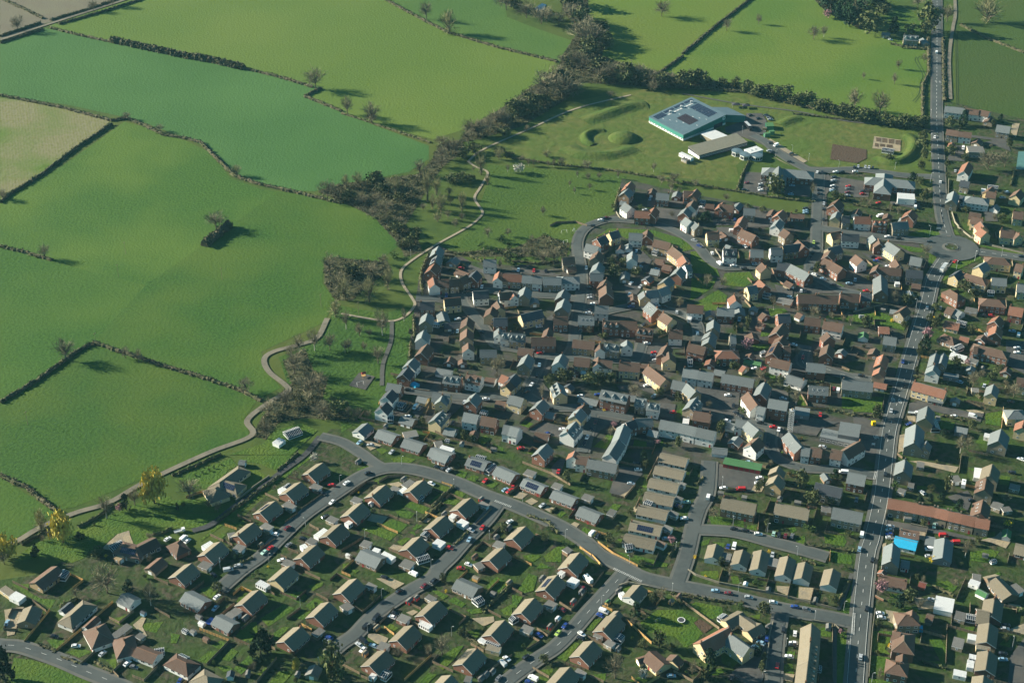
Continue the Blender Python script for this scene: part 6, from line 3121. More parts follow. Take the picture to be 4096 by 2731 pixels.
def scrub(pts, h, px, py):
    """undergrowth that nobody could count: leafy and twiggy mounds over dark ground, one object"""
    rg = random.Random(int(px+py)); o = sum(pts, Vector())/len(pts); P = [((p-o).x, (p-o).y) for p in pts]; m = MB()
    xs, ys = [p[0] for p in P], [p[1] for p in P]; A = abs(sum(P[i-1][0]*P[i][1]-P[i][0]*P[i-1][1] for i in range(len(P))))/2
    n = int(A/9)
    for _ in range(n*6):
        x, y = rg.uniform(min(xs), max(xs)), rg.uniform(min(ys), max(ys))
        if not inside(x, y, P) or any((x+o.x-q.x)**2+(y+o.y-q.y)**2 < 16 for pp in PATHS for q in pp[::3]): continue
        n -= 1
        if n < 0: break
        r = rg.uniform(1.0, 2.6); hh = h*rg.uniform(.4, 1.1); col = rg.choice((0, 0, 1, 2))
        for k in range(22):
            a = rg.uniform(0, 6.28); q = rg.random()**.5*r; z = hh*(1-(q/r)**2)*rg.uniform(.35, 1.05)+.05
            c = Vector((x+cos(a)*q, y+sin(a)*q, z)); n1 = Vector((rg.gauss(0,1), rg.gauss(0,1), rg.gauss(.4,1))).normalized(); u = n1.orthogonal().normalized(); v = n1.cross(u); s = rg.uniform(.16, .5); t = s*rg.uniform(.25, .9)
            m.face([c-u*s-v*t, c+u*s-v*t*.7, c+u*s*.8+v*t, c-u*s+v*t], col)
    e = m.build('undergrowth', [M['scrub_brown'], M['scrub_olive'], M['fieldhedge']]); e.location = o; e['kind'] = 'stuff'
    e['label'] = 'tangled brown and olive undergrowth along the stream and wood'; e['category'] = 'undergrowth'
    return e
# ------------------------------------------------------------------ the place, read from the photo
g0 = MB(); g0.face([(-4000, -600, 0), (4000, -600, 0), (4000, 7000, 0), (-4000, 7000, 0)]); struct(g0.build('grassland', M['grassland']))
ENT = []; ox = oy = 0.0; sc = 1.0
for ln in DATA.strip().split('\n'):
    k, *r = ln.split()
    if k == '@':
        ox = (0, 683, 1365, 2048, 2731, 3413)[int(r[0])]; oy = (0, 455, 910, 1365, 1820, 2276)[int(r[1])]; sc = 683/(float(r[2]) if len(r) > 2 else 2352.0)
    elif k == '@@': ox, oy, sc = map(float, r)
    else: ENT.append((k, r, ox, oy, sc))
def XY(e, i): return (e[2]+float(e[1][i])*e[4], e[3]+float(e[1][i+1])*e[4])
def PTS(e, i, z=0.): return [at(*XY(e, j), z) for j in range(i, len(e[1])-1, 2)]
def num(s):
    try: float(s); return True
    except ValueError: return False
for e in ENT:
    k, r = e[0], e[1]
    if k == 'N': ground_poly('N', PTS(e, 1), r[0])
    elif k in 'LPABCQ': ground_poly(k, PTS(e, 0))
    elif k in ('R', 'D', 'p', 'g'): road(k, float(r[0]), PTS(e, 1))
for e in ENT:
    k, r = e[0], e[1]
    if k == 'h':
        A, B = XY(e, 3), XY(e, 5); house(r[0], r[1], int(r[2]), A, B, float(r[7]), r[8] if len(r) > 8 else '', (A[0]+B[0])/2, (A[1]+B[1])/2)
    elif k == 'q':
        A, B = XY(e, 2), XY(e, 4); house(r[0], r[1], 1, A, B, float(r[6]), '', (A[0]+B[0])/2, (A[1]+B[1])/2, True)
for e in ENT:
    k, r = e[0], e[1]
    if k == 'f':
        A, B = XY(e, 1), XY(e, 3); flat(r[0], A, B, float(r[5]), float(r[6]) if len(r) > 6 else 2.5, (A[0]+B[0])/2, (A[1]+B[1])/2)
    elif k == 's': shed(r[0], XY(e, 1), *XY(e, 1))
    elif k == 'c': vehicle(r[0], XY(e, 1), float(r[3]), r[4] if len(r) > 4 else '', *XY(e, 1))
    elif k == 't': tree(r[0], XY(e, 1), float(r[3])*e[4], float(r[4])*e[4], *XY(e, 1))
    elif k == 'V':
        n = int(r[0]); P = [XY(e, i) for i in range(4, len(r)-1, 2)]; rg = random.Random(len(ENT)+n+int(P[0][0]))
        for i in range(n):
            t = i/(max(1, n-1))*(len(P)-1); j = min(int(t), len(P)-2); u = t-j
            x = P[j][0]+(P[j+1][0]-P[j][0])*u+rg.uniform(-14, 14); y = P[j][1]+(P[j+1][1]-P[j][1])*u+rg.uniform(-8, 14); q = rg.uniform(.7, 1.15)
            tree(r[1] if rg.random() < .8 else 'o', (x, y), float(r[2])*e[4]*q, float(r[3])*e[4]*q, x, y)
    elif k == 'F': p = PTS(e, 0); fence(p, *XY(e, 0))
    elif k == 'W': p = PTS(e, 0); wall(p, *XY(e, 0))
    elif k in ('H', 'HF', 'HB'):
        p = PTS(e, 0); w, h, d = {'H':(1.5,1.6,5),'HF':(2.6,2.0,7),'HB':(5.5,4.6,26)}[k]; hedge(p, w, h, d, *XY(e, 0), k)
    elif k == 'l': lamp(XY(e, 0), *XY(e, 0))
    elif k == 'u': pole(XY(e, 0), *XY(e, 0))
    elif k == 'm': person(XY(e, 0), *XY(e, 0), rnd.choice(('door_dark', 'door_red')))

# ------------------------------------------------------------------ garden planting that fills the plots (small shrubs between houses)
def clear(x, y, r):
    for a, b, c in OCC:
        if (x-a)**2+(y-b)**2 < (c+r)**2: return False
    for w, pts, z in ROADS:
        for p in pts[::2]:
            if (x-p.x)**2+(y-p.y)**2 < (w/2+2.5+r)**2: return False
    return True
YARD = [[(p.x, p.y) for p in PTS(e, 0)] for e in ENT if e[0] == 'A']
def inside(x, y, P):
    c = False
    for i in range(len(P)):
        (x1, y1), (x2, y2) = P[i-1], P[i]
        if (y1 > y) != (y2 > y) and x < (x2-x1)*(y-y1)/(y2-y1)+x1: c = not c
    return c
PATHS = []
for e in ENT:
    if e[0] in ('D', 'p', 'g') and float(e[1][0]) > 1: PATHS.append(smooth(PTS(e, 1), 4))
PATHS += [p for w, p, z in ROADS]
for e in ENT:
    if e[0] == 'X': p = PTS(e, 1); scrub(p, float(e[1][0]), *XY(e, 1)); sheet('scrub_ground', p, .10, M['scrub_ground'])
rg = random.Random(21); made = 0; tries = 0
HC = [(h[1].x, h[1].y) for h in HOUSES]
while made < 230 and tries < 6000:
    tries += 1; hx, hy = rg.choice(HC); an = rg.uniform(0, 6.28); rr = rg.uniform(7, 15); x, y = hx+cos(an)*rr, hy+sin(an)*rr
    w_ = rg.uniform(1.2, 2.8)
    if not clear(x, y, w_/2) or any(inside(x, y, P) for P in YARD): continue
    zz = Vector((x, y-0, -CAM_H)); v = y*sin(PITCH)-CAM_H*cos(PITCH); dpt = y*cos(PITCH)+CAM_H*sin(PITCH); px, py = CX+FPX*x/dpt, CY-FPX*v/dpt
    if not (0 < px < 4096 and 0 < py < 2731): continue
    OCC.append((x, y, w_/2)); made += 1; k = rg.choice('sssooob')
    sp = FPX/dpt; tree(k, (px, py), w_*sp*(1.6 if k == 'b' else 1), w_*rg.uniform(.8, 1.5)*sp*.8*(2 if k == 'b' else 1), px, py)

# boundary fences between neighbouring plots
rg = random.Random(5); NF = 0
FP = []
for e in ENT:
    if e[0] in 'FHW': FP += [p.xy for p in PTS(e, 0)]
for (he, hc, hrz, hL, hw, hrk, hwk) in list(HOUSES):
    if he.name.startswith(('garage', 'workshop')) or NF > 170: continue
    dx, dy = cos(hrz), sin(hrz)
    for s in (-1, 1):
        k = hL/2+rg.uniform(1.2, 2.6); base = Vector((hc.x+dx*k*s, hc.y+dy*k*s, 0)); nrm = Vector((-dy, dx, 0)); t = rg.choice((-1, 1))
        a, b = base+nrm*t*(hw*.5-1), base+nrm*t*(hw*.5+rg.uniform(6, 11))
        def okp(p): return clear(p.x, p.y, .6) and not any(inside(p.x, p.y, P) for P in YARD)
        if not all(okp(a.lerp(b, f)) for f in (0, .25, .5, .75, 1)): continue
        if any((q-a.lerp(b, .5).xy).length < 6 for q in FP): continue
        FP += [a.xy, b.xy, a.lerp(b, .5).xy]; NF += 1
        pts = [a, b]
        c2 = b+Vector((dx, dy, 0))*-s*rg.uniform(4, 8)
        if rg.random() < .5 and okp(c2) and okp(b.lerp(c2, .5)): pts.append(c2)
        dpt = a.y*cos(PITCH)+CAM_H*sin(PITCH); px, py = CX+FPX*a.x/dpt, CY-FPX*(a.y*sin(PITCH)-CAM_H*cos(PITCH))/dpt
        if 0 < px < 4096 and 0 < py < 2731: fence(pts, px, py)

# ------------------------------------------------------------------ road paint, roundels, roundabout
w_, mp, mz = ROADS[0]; dashes(mp, mz, 4, 4, .25)
w_, mp2, mz2 = ROADS[1]; dashes(mp2, mz2, 2.5, 7, .22); dashes(mp2, mz2, 60, .01, .16, 3.6); dashes(mp2, mz2, 60, .01, .14, -3.6)
w_, mp3, mz3 = ROADS[2]; dashes(mp3, mz3, 3, 4, .25)
for i in (15, 20, 21): w_, q, z_ = ROADS[i]; dashes(q, z_, 3, 6, .16)
def giveway(a, b):
    p, q = at(*a), at(*b); dashes([p, q], .90, .6, .35, .35); d = (q-p).normalized(); n = Vector((-d.y, d.x, 0))*.8; dashes([p+n, q+n], .905, .6, .35, .35)
def T5(x, y, c=5, r_=5, w=2352.): return ((0,683,1365,2048,2731,3413)[c]+x*683/w, (0,455,910,1365,1820,2276)[r_]+y*683/w)
giveway(T5(2090,640,2,4), T5(2340,735,2,4)); giveway(T5(1370,0,3,5), T5(1780,190,3,5)); giveway((3250+480/2.955, 2200+740/2.955), (3250+465/2.955, 2200+1010/2.955))
giveway((3250+742/2.955, 1670+640/2.955), (3250+718/2.955, 1670+740/2.955))
def text_mesh(s, size, name, mat, loc, rz, sx=1., tilt=0.):
    c = bpy.data.curves.new('lettering', 'FONT'); c.body = s; c.size = size; c.align_x = 'CENTER'; c.align_y = 'CENTER'
    t = bpy.data.objects.new('lettering', c); COL.objects.link(t); dg = bpy.context.evaluated_depsgraph_get()
    me = bpy.data.meshes.new_from_object(t.evaluated_get(dg)); bpy.data.objects.remove(t); me.materials.clear(); me.materials.append(mat)
    o = link(name, me); o.location = loc; o.rotation_euler = (tilt, 0, rz); o.scale = (1, sx, 1); return o
def roundel(p, s, z, rz, txt):
    g = at(*p); m = MB()
    for i in range(40):
        a, b = 2*pi*i/40, 2*pi*(i+1)/40
        m.face([(g.x+cos(q)*r*.42*s, g.y+sin(q)*r*s*.95, z) for q, r in ((a,.86),(a,1),(b,1),(b,.86))][::1])
    struct(m.build('speed_roundel', M['paint'])); struct(text_mesh(txt, .62*s, 'road_lettering', M['paint'], (g.x, g.y, z), rz, 1.75))
roundel(T5(313,468,5,3,1344), 2.5, mz2+.02, 0, '30'); roundel(T5(367,480,5,3,1344), 2.5, mz2+.02, pi, '30')
roundel((3300+1310/2.955, 972/2.955), 2.0, mz+.02, 0, '30'); roundel((3300+1358/2.955, 980/2.955), 2.0, mz+.02, pi, '30')
for k, (x, y) in enumerate(((760, 235), (735, 240))):
    g = at(3250+x/2.955, 1670+y/2.955); struct(text_mesh(('KEEP', 'CLEAR')[k], 1.3, 'road_lettering', M['paint'], (g.x, g.y, .62), -pi/2 if k == 0 else -pi/2, 1.6))
rbc = at(3300+1490/2.955, 700+867/2.955)
def disc(name, c, r, z, mat, n=48, r0=0.):
    m = MB()
    for i in range(n):
        a, b = 2*pi*i/n, 2*pi*(i+1)/n
        if r0: m.face([(c.x+cos(a)*r0, c.y+sin(a)*r0, z), (c.x+cos(a)*r, c.y+sin(a)*r, z), (c.x+cos(b)*r, c.y+sin(b)*r, z), (c.x+cos(b)*r0, c.y+sin(b)*r0, z)])
        else: m.face([(c.x, c.y, z), (c.x+cos(a)*r, c.y+sin(a)*r, z), (c.x+cos(b)*r, c.y+sin(b)*r, z)])
    return struct(m.build(name, mat))
disc('roundabout_surface', rbc, 18.5, .80, M['asphalt'])
e = empty('roundabout_island', (rbc.x, rbc.y, .8)); thing(e, 'round traffic island with pale stone kerb ring at the junction', 'roundabout', None, 3804, 993)
m = MB()
for i in range(48):
    a, b = 2*pi*i/48, 2*pi*(i+1)/48
    for (r0, z0), (r1, z1) in zip(((6.2,0),(6.2,.14),(4.7,.3),(4.7,.55),(4.3,.55)), ((6.2,.14),(4.7,.3),(4.7,.55),(4.3,.55),(4.2,.35))):
        m.face([(cos(a)*r0, sin(a)*r0, z0), (cos(b)*r0, sin(b)*r0, z0), (cos(b)*r1, sin(b)*r1, z1), (cos(a)*r1, sin(a)*r1, z1)])
m.build('kerb_ring', M['pavement'], e)
m = MB(); m.face([(cos(2*pi*i/48)*4.25, sin(2*pi*i/48)*4.25, .34) for i in range(48)]); m.build('planted_centre', M['garden'], e)
for i in range(3):
    a = .6+2*pi*i/3; m = MB(); m.tube((cos(a)*3.2, sin(a)*3.2, .3), (cos(a)*3.2, sin(a)*3.2, 1.7), .05, .05, 6, 0); m.box(cos(a)*3.2-.5, cos(a)*3.2+.5, sin(a)*3.2-.04, sin(a)*3.2+.04, 1.1, 1.6, 1); m.build('arrow_sign', [M['metal'], M['paint']], e)
# splitter island north of the roundabout
for P in (((1355,410),(1395,580),(1375,575)), ((1440,722),(1490,728),(1485,748),(1432,745)), ((1470,1015),(1480,1020),(1462,1050),(1448,1048))):
    q = [at(3300+x/2.955, 700+y/2.955) for x, y in P]; m = MB(); n = len(q)
    top = [(p.x, p.y, .98) for p in q]; bot = [(p.x, p.y, .5) for p in q]
    if (q[1]-q[0]).cross(q[2]-q[1]).z < 0: top.reverse(); bot.reverse()
    m.face(top)
    for i in range(n): m.face([bot[i], bot[(i+1) % n], top[(i+1) % n], top[i]])
    struct(m.build('traffic_island', M['pavement']))

# ------------------------------------------------------------------ big buildings beyond the estate
def FQ(x, y, z): return at(2500+x/2.955, 340+y/2.955, z)
def block(name, look, cat, quad, walls, roofm, wallm, overhang=.3, band=None, px=None):
    """building on four plan corners given by roof corners (points with their own heights)"""
    c = sum(quad, Vector())/4; c.z = 0; e = empty(name, c); thing(e, look, cat, None, *px)
    q = [p-c for p in quad]; m = MB()
    if (q[1]-q[0]).cross(q[2]-q[1]).z < 0: q.reverse()
    for i in range(4):
        a, b = q[i], q[(i+1) % 4]; zb = band or 0
        if band: m.face([(a.x, a.y, 0), (b.x, b.y, 0), (b.x, b.y, band), (a.x, a.y, band)], 1)
        m.face([(a.x, a.y, zb), (b.x, b.y, zb), (b.x, b.y, b.z-.25), (a.x, a.y, a.z-.25)], 0)
    m.build('wall', [wallm, M['wall_w']], e)
    cen = sum(q, Vector())/4; o = [cen+(p-cen)*(1+overhang/((p-cen).length))for p in q]; m = MB()
    m.face([(p.x, p.y, p.z) for p in o]); m.face([(p.x, p.y, p.z-.3) for p in reversed(o)])
    for i in range(4): a, b = o[i], o[(i+1) % 4]; m.face([(a.x, a.y, a.z-.3), (b.x, b.y, b.z-.3), (b.x, b.y, b.z), (a.x, a.y, a.z)])
    m.build('roof', roofm, e); return e, c, q
fz = [(285,375,5.2), (785,145,8.6), (1195,350,8.6), (690,590,5.2)]
FA = [FQ(*p) for p in fz]
e, fc, fq = block('industrial_shed', 'huge teal-green industrial shed with solar panels on its grey roof', 'factory', list(FA), None, M['bluegrey_roof'], M['greensteel'], .4, 1.6, (2745, 450))
A, B, C, D = [p-fc for p in FA]
def uv(u, v, lift): # u along A->B, v from the A-B edge to the D-C edge
    p = (A*(1-u)+B*u)*(1-v)+(D*(1-u)+C*u)*v; return p+Vector((0, 0, lift))
def panels(u0, u1, v0, v1, nu, nv, name, mats):
    m = MB()
    for i in range(nu):
        for j in range(nv):
            a, b = u0+(u1-u0)*(i+.06)/nu, u0+(u1-u0)*(i+.94)/nu; c, d = v0+(v1-v0)*(j+.05)/nv, v0+(v1-v0)*(j+.95)/nv
            m.face([uv(a,c,.12), uv(a,d,.12), uv(b,d,.12), uv(b,c,.12)])
    return m.build(name, mats, e)
mk('solar_brown', (.035,.018,.022), (.03,.016,.02), 2, rough=.3)
panels(.04,.26,.05,.21,7,4,'solar_panel',M['solar']); panels(.28,.50,.05,.13,7,2,'solar_panel',M['solar']); panels(.52,.74,.05,.13,7,2,'solar_panel',M['solar']); panels(.76,.95,.05,.13,6,2,'solar_panel',M['solar'])
panels(.72,.93,.28,.84,12,7,'solar_panel',M['solar']); panels(.30,.52,.42,.80,10,8,'solar_panel',M['solar_brown'])
for i in range(16):
    u = .12+.82*((i*7) % 16)/16; v = .24+.7*((i*5) % 16)/16; m = MB(); m.face([uv(u,v,.06), uv(u,v+.035,.06), uv(u+.012,v+.035,.06), uv(u+.012,v,.06)]); m.build('rooflight', M['roof_w'], e)
for u, v in ((.62,.17), (.36,.17), (.86,.17)):
    p = uv(u, v, 0); m = MB(); m.box(p.x-.9, p.x+.9, p.y-.9, p.y+.9, p.z-.3, p.z+1.6); m.build('roof_vent', M['metal'], e)
m = MB()
for i in range(9): a, b = uv(.28+.62*i/9, .19, .1), uv(.28+.62*(i+.8)/9, .19, .1); a2, b2 = uv(.28+.62*i/9, .225, .1), uv(.28+.62*(i+.8)/9, .225, .1); m.face([a, a2, b2, b])
m.build('skylight_strip', M['roof_w'], e)
# windows in the pale base of the near wall, emblem on the gable
d = (D-A); L = d.length; nrm = Vector((d.y, -d.x, 0)).normalized()
if nrm.y > 0: nrm = -nrm
m = MB()
for i in range(12):
    a = A+d*(i+.25)/12+nrm*.03; b = A+d*(i+.75)/12+nrm*.03; m.face([(a.x,a.y,.7),(b.x,b.y,.7),(b.x,b.y,1.4),(a.x,a.y,1.4)])
m.build('window_band', M['glass'], e)
d2 = (C-D); n2 = Vector((d2.y, -d2.x, 0)).normalized()
if n2.y > 0: n2 = -n2
p = D+d2*.95+n2*.08; t = d2.normalized(); t.z = 0; t.normalize(); m = MB(); zc = 6.3
m.face([p+t*1.7*cos(2*pi*i/28)+Vector((0,0,zc-p.z+1.7*sin(2*pi*i/28))) for i in range(28)], 0)
for s, w_ in ((.9, .55), (-.6, .5), (.1, .35)):
    q = p+n2*.03+t*s*.5; m.face([q+Vector((0,0,zc-q.z-1.0)), q+t*(w_+s*.3)+Vector((0,0,zc-q.z+.2)), q+t*s*.6+Vector((0,0,zc-q.z+1.0)), q-t*w_*.6+Vector((0,0,zc-q.z+.1))], 1)
m.build('emblem', [M['white'], M['wall_e']], e)
m = MB(); p0, p1 = D+d2*.72+n2*.04, D+d2*.93+n2*.04; m.face([(p0.x,p0.y,0),(p1.x,p1.y,0),(p1.x,p1.y,3.6),(p0.x,p0.y,3.4)]); m.build('loading_door', M['door_dark'], e)
e, c_, q_ = block('loading_canopy', 'dark green canopy roof over the loading yard beside the industrial shed', 'canopy', [FQ(1020,262,6.6), FQ(1215,266,6.0), FQ(1425,364,6.0), FQ(1205,352,6.6)], None, M['bluegrey_roof'], M['greensteel'], .2, None, (2910, 445))
e, c_, q_ = block('low_link_building', 'low white flat-roofed link building between shed and long workshop', 'building', [FQ(890,575,3.6), FQ(1060,530,3.6), FQ(1215,600,3.4), FQ(1040,650,3.4)], None, M['roof_w'], M['wall_s'], .2, None, (2856, 540))
mk('fibre_roof', (.24,.22,.16), (.20,.185,.135), .5, detail=5, stripes=(.3,.25,(.21,.195,.14),.4))
LB = [FQ(750,725,5.4), FQ(1315,572,5.4), FQ(1445,675,3.4), FQ(880,830,3.4)]
e, c_, q_ = block('long_workshop', 'long low workshop with tan fibre roof and a dark windowed front', 'workshop', list(LB), None, M['fibre_roof'], M['door_dark'], .4, None, (2870, 575))
a, b = LB[3]-c_, LB[2]-c_; n_ = Vector((b.y-a.y, a.x-b.x, 0)).normalized()
if n_.y > 0: n_ = -n_
for i in range(22):
    p = a+(b-a)*(i+.5)/22+n_*.02; o = link('window', WIN['m'], e, (p.x, p.y, 1.0), math.atan2((b-a).y, (b-a).x))
a, b = LB[0]-c_, LB[3]-c_; n_ = Vector((b.y-a.y, a.x-b.x, 0)).normalized(); n_ = -n_ if n_.x > 0 else n_
m = MB(); u = n_*.03; m.face([(a+u).to_tuple()[:2]+(0,), (b+u).to_tuple()[:2]+(0,), (b+u).to_tuple()[:2]+(2.2,), (a+u).to_tuple()[:2]+(3.0,)][::1]); m.build('white_end', M['white'], e)
def small_box(name, look, cat, a, b, w, h, wm, rm, px):
    a, b = a.copy(), b.copy(); c = (a+b)/2; d = b-a; L = d.length; e = empty(name, (c.x, c.y, 0), math.atan2(d.y, d.x)); thing(e, look, cat, None, *px)
    m = MB(); m.box(-L/2, L/2, -w/2, w/2, .15, h); m.build('wall', wm, e); m = MB(); m.box(-L/2-.1, L/2+.1, -w/2-.1, w/2+.1, h+.003, h+.15); m.build('roof', rm, e)
    for i in range(int(L/2.5)):
        for s in (-1, 1): link('window', WIN['m'], e, (-L/2+(i+.5)*2.5, s*(w/2+.003), 1), 0 if s < 0 else pi)
small_box('portable_cabin', 'long white portable cabin at the workshop end', 'cabin', FQ(655,800,2.7), FQ(795,865,2.7), 3.2, 2.7, M['white'], M['roof_w'], (2745, 622))
small_box('portable_cabin', 'small grey cabin beside the long white cabin', 'cabin', FQ(680,865,2.4), FQ(745,895,2.4), 3.2, 2.4, M['wall_s'], M['roof_s'], (2740, 637))
# the pod-shaped pavilion
pc = FQ(1470, 800, 0); e = empty('pod_pavilion', (pc.x, pc.y, 0)); thing(e, 'pale grey pavilion of three glazed octagonal pods and a square hall', 'building', None, 2997, 610)
for (x, y, r) in ((1325,775,4.2), (1425,815,4.6), (1560,825,4.4)):
    c = FQ(x, y, 3.6)-pc; m = MB(); pts = [(c.x+r*cos(pi/8+i*pi/4), c.y+r*sin(pi/8+i*pi/4)) for i in range(8)]
    for i in range(8):
        p, q = pts[i], pts[(i+1) % 8]; m.face([(*p, 0), (*q, 0), (*q, 3.5), (*p, 3.5)], 0)
        cx, cy = (p[0]+q[0])/2, (p[1]+q[1])/2; nx, ny = (cx-c.x)*.012, (cy-c.y)*.012
        for f0, f1 in ((.08,.47), (.53,.92)): m.face([(p[0]+(q[0]-p[0])*f0+nx, p[1]+(q[1]-p[1])*f0+ny, .5), (p[0]+(q[0]-p[0])*f1+nx, p[1]+(q[1]-p[1])*f1+ny, .5), (p[0]+(q[0]-p[0])*f1+nx, p[1]+(q[1]-p[1])*f1+ny, 2.7), (p[0]+(q[0]-p[0])*f0+nx, p[1]+(q[1]-p[1])*f0+ny, 2.7)], 1)
    m.build('pod', [M['wall_w'], M['glass']], e)
    m = MB(); rp = [(c.x+(x_-c.x)*1.08, c.y+(y_-c.y)*1.08) for x_, y_ in pts]
    for i in range(8): p, q = rp[i], rp[(i+1) % 8]; m.face([(*p, 3.7), (*q, 3.7), (c.x, c.y, 4.1)]); m.face([(*p, 3.5), (*q, 3.5), (*q, 3.7), (*p, 3.7)])
    m.build('roof', M['bluegrey_roof'], e)
c = FQ(1520, 770, 3.8)-pc; m = MB(); Mx = Matrix.Translation((c.x, c.y, 0)) @ Matrix.Rotation(.55, 4, 'Z'); m.box(-6, 6, -4, 4, 0, 3.9, 0, Mx); m.build('hall', M['wall_w'], e)
m = MB(); m.box(-6.2, 6.2, -4.2, 4.2, 3.903, 4.2, 0, Mx); m.build('roof', M['roof_w'], e)
for dx in (-2.2, 1.6): m = MB(); m.box(dx-.6, dx+.6, -.6, .6, 4.2, 4.6, 0, Mx); m.build('skylight', M['metal'], e)
for k, (x, y) in enumerate(((1310,240), (1430,252))):
    g = FQ(x, y, 1.5); e = empty('gazebo_tent', (g.x, g.y, .25)); thing(e, ('left' if k == 0 else 'right')+' one of two dark pop-up gazebos behind the industrial shed', 'gazebo', None, 2500+x/2.955, 340+y/2.955)
    m = MB(); P = [(-3,-2.4,2.3),(3,-2.4,2.3),(3,2.4,2.3),(-3,2.4,2.3)]
    for i in range(4): m.face([P[i], P[(i+1) % 4], (0,0,3.5)]); p, q = P[i], P[(i+1) % 4]; m.face([(p[0],p[1],2.0),(q[0],q[1],2.0),q,p])
    m.build('canopy', M['door_dark'], e); m = MB()
    for p in P: m.tube((p[0]*.97,p[1]*.97,0), (p[0]*.97,p[1]*.97,2.3), .05, .05, 5)
    m.build('leg_frame', M['metal'], e)
# row of lock-ups with a green roof and red doors
ge = [x for x in ENT if x[0] == 'G'][0]; a, b = at(*XY(ge, 0), 2.7), at(*XY(ge, 2), 2.7); c = (a+b)/2; d = b-a; L = d.length
e = empty('lockup_garages', (c.x, c.y, .25), math.atan2(d.y, d.x)); thing(e, 'row of lock-up garages with green roof and red doors', 'garages', None, *XY(ge, 0))
m = MB(); m.box(-L/2, L/2, -2.7, 2.7, 0, 2.5); m.build('wall', M['wall_r'], e)
m = MB(); m.prism([(-3,2.5),(3,2.9),(3,3.05),(-3,2.65)], -L/2-.2, L/2+.2); m.build('roof', M['roof_e'], e)
for i in range(7):
    m = MB(); x = -L/2+(i+.5)*L/7; m.box(x-1.15, x+1.15, -2.78, -2.7, 0, 2.1); m.build('garage_door', M['door_red'], e)

# ------------------------------------------------------------------ earth banks, tower, play things, allotment, odds and ends
mk('bank_grass', (.058,.092,.012), (.042,.076,.009), .35, detail=7, c3=(.078,.095,.018), scale3=.08, bump=.8)
def bank(pts, w, h, name='earth_bank'):
    pts = smooth(pts, 6); m = MB(); n = 9; rows = []
    for i, p in enumerate(pts):
        t = (pts[min(i+1, len(pts)-1)]-pts[max(i-1, 0)]).normalized(); u = Vector((-t.y, t.x, 0)); k = sin(pi*min(1, max(0, .04+i/(len(pts)-1)*.92)))**.5
        rows.append([p+u*w*(j/(n-1)-.5)+Vector((0, 0, .02+h*k*(.5-.5*cos(2*pi*j/(n-1))))) for j in range(n)])
    for A_, B_ in zip(rows, rows[1:]):
        for j in range(n-1): m.face([A_[j], B_[j], B_[j+1], A_[j+1]])
    o = struct(m.build(name, M['bank_grass']))
    for p in o.data.polygons: p.use_smooth = True
def T(c, r_, w, *xy): return [at(*T5(xy[i], xy[i+1], c, r_, w)) for i in range(0, len(xy), 2)]
bank(T(3,1,1344, 725,132, 640,142, 580,175, 590,220, 640,248), 11, 2.6)
bank(T(3,1,1344, 430,265, 540,315, 690,330, 840,312, 960,268), 20, 2.6)
bank(T(3,1,1344, 560,60, 700,20, 830,-25, 950,-60, 1060,-70), 22, 3.0)
bank(T(5,1,1344, 420,165, 480,230, 450,320, 360,380, 260,375, 190,340), 14, 3.0)
bank(T(4,1,1344, 760,90, 840,55, 930,30), 16, 2.0)
mc = at(*T5(880, 195, 3, 1, 1344)); m = MB(); rows = []
for j in range(9):
    r = 12.5*(1-j/8); z = .02+4.4*sin(pi/2*(j/8)**.8)*(1 if j < 8 else 1); rows.append([Vector((mc.x+r*cos(2*pi*i/36), mc.y+r*sin(2*pi*i/36), z)) for i in range(36)])
for A_, B_ in zip(rows, rows[1:]):
    for i in range(36): m.face([A_[i], A_[(i+1) % 36], B_[(i+1) % 36], B_[i]])
o = struct(m.build('round_mound', M['bank_grass']))
for p in o.data.polygons: p.use_smooth = True
# drill tower: white lattice mast
g = at(*T5(842, 715, 4, 3, 1344)); e = empty('lattice_tower', (g.x, g.y, .25), .3); thing(e, 'tall white lattice drill tower standing in the station yard', 'tower', None, 3158, 1700)
m = MB(); h = 15
for sx in (-1.1, 1.1):
    for sy in (-1.1, 1.1): m.tube((sx, sy, 0), (sx, sy, h), .09, .09, 5)
for k in range(10):
    z0, z1 = k*h/10, (k+1)*h/10
    for a_, b_ in (((-1.1,-1.1),(1.1,-1.1)), ((1.1,-1.1),(1.1,1.1)), ((1.1,1.1),(-1.1,1.1)), ((-1.1,1.1),(-1.1,-1.1))): m.tube((*a_, z0), (*b_, z1), .05, .05, 4); m.tube((*a_, z1), (*b_, z1), .05, .05, 4)
m.build('frame', M['metal'], e); m = MB(); m.box(-1.3, 1.3, -1.3, 1.3, h, h+.12); m.build('platform', M['metal'], e); m = MB(); m.box(-.3,.3,-.3,.3,h+.12,h+1.2); m.build('head', M['roof_p'], e)
# play areas
def swing(p, look, px, h=2.2, w=3.2, rz=.4):
    e = empty('swing_frame', (p.x, p.y, .25), rz); thing(e, look, 'swing', None, *px); m = MB()
    for s in (-1, 1):
        for k in (-.7, .7): m.tube((s*w/2, k, 0), (s*w/2, 0, h), .05, .05, 6)
    m.tube((-w/2, 0, h), (w/2, 0, h), .05, .05, 6); m.build('frame', M['white'], e)
    for s in (-.7, .7):
        m = MB(); m.box(s-.22, s+.22, -.1, .1, .5, .55); m.tube((s-.2,0,.55),(s-.2,0,h),.012,.012,4); m.tube((s+.2,0,.55),(s+.2,0,h),.012,.012,4); m.build('seat', M['door_dark'], e)
swing(T(3,2,1344, 410,45)[0], 'white swing frame in the grassy play area beside the crescent', (2256, 933), 2.4, 4)
swing(T(3,2,1344, 420,125)[0], 'second swing frame, nearer the hedge trees of the crescent play area', (2261, 974), 2.2, 3)
swing(T(2,3,1344, 150,345)[0], 'swing frame in the fenced dark play court on the green', (1441, 1540), 2.4, 4)
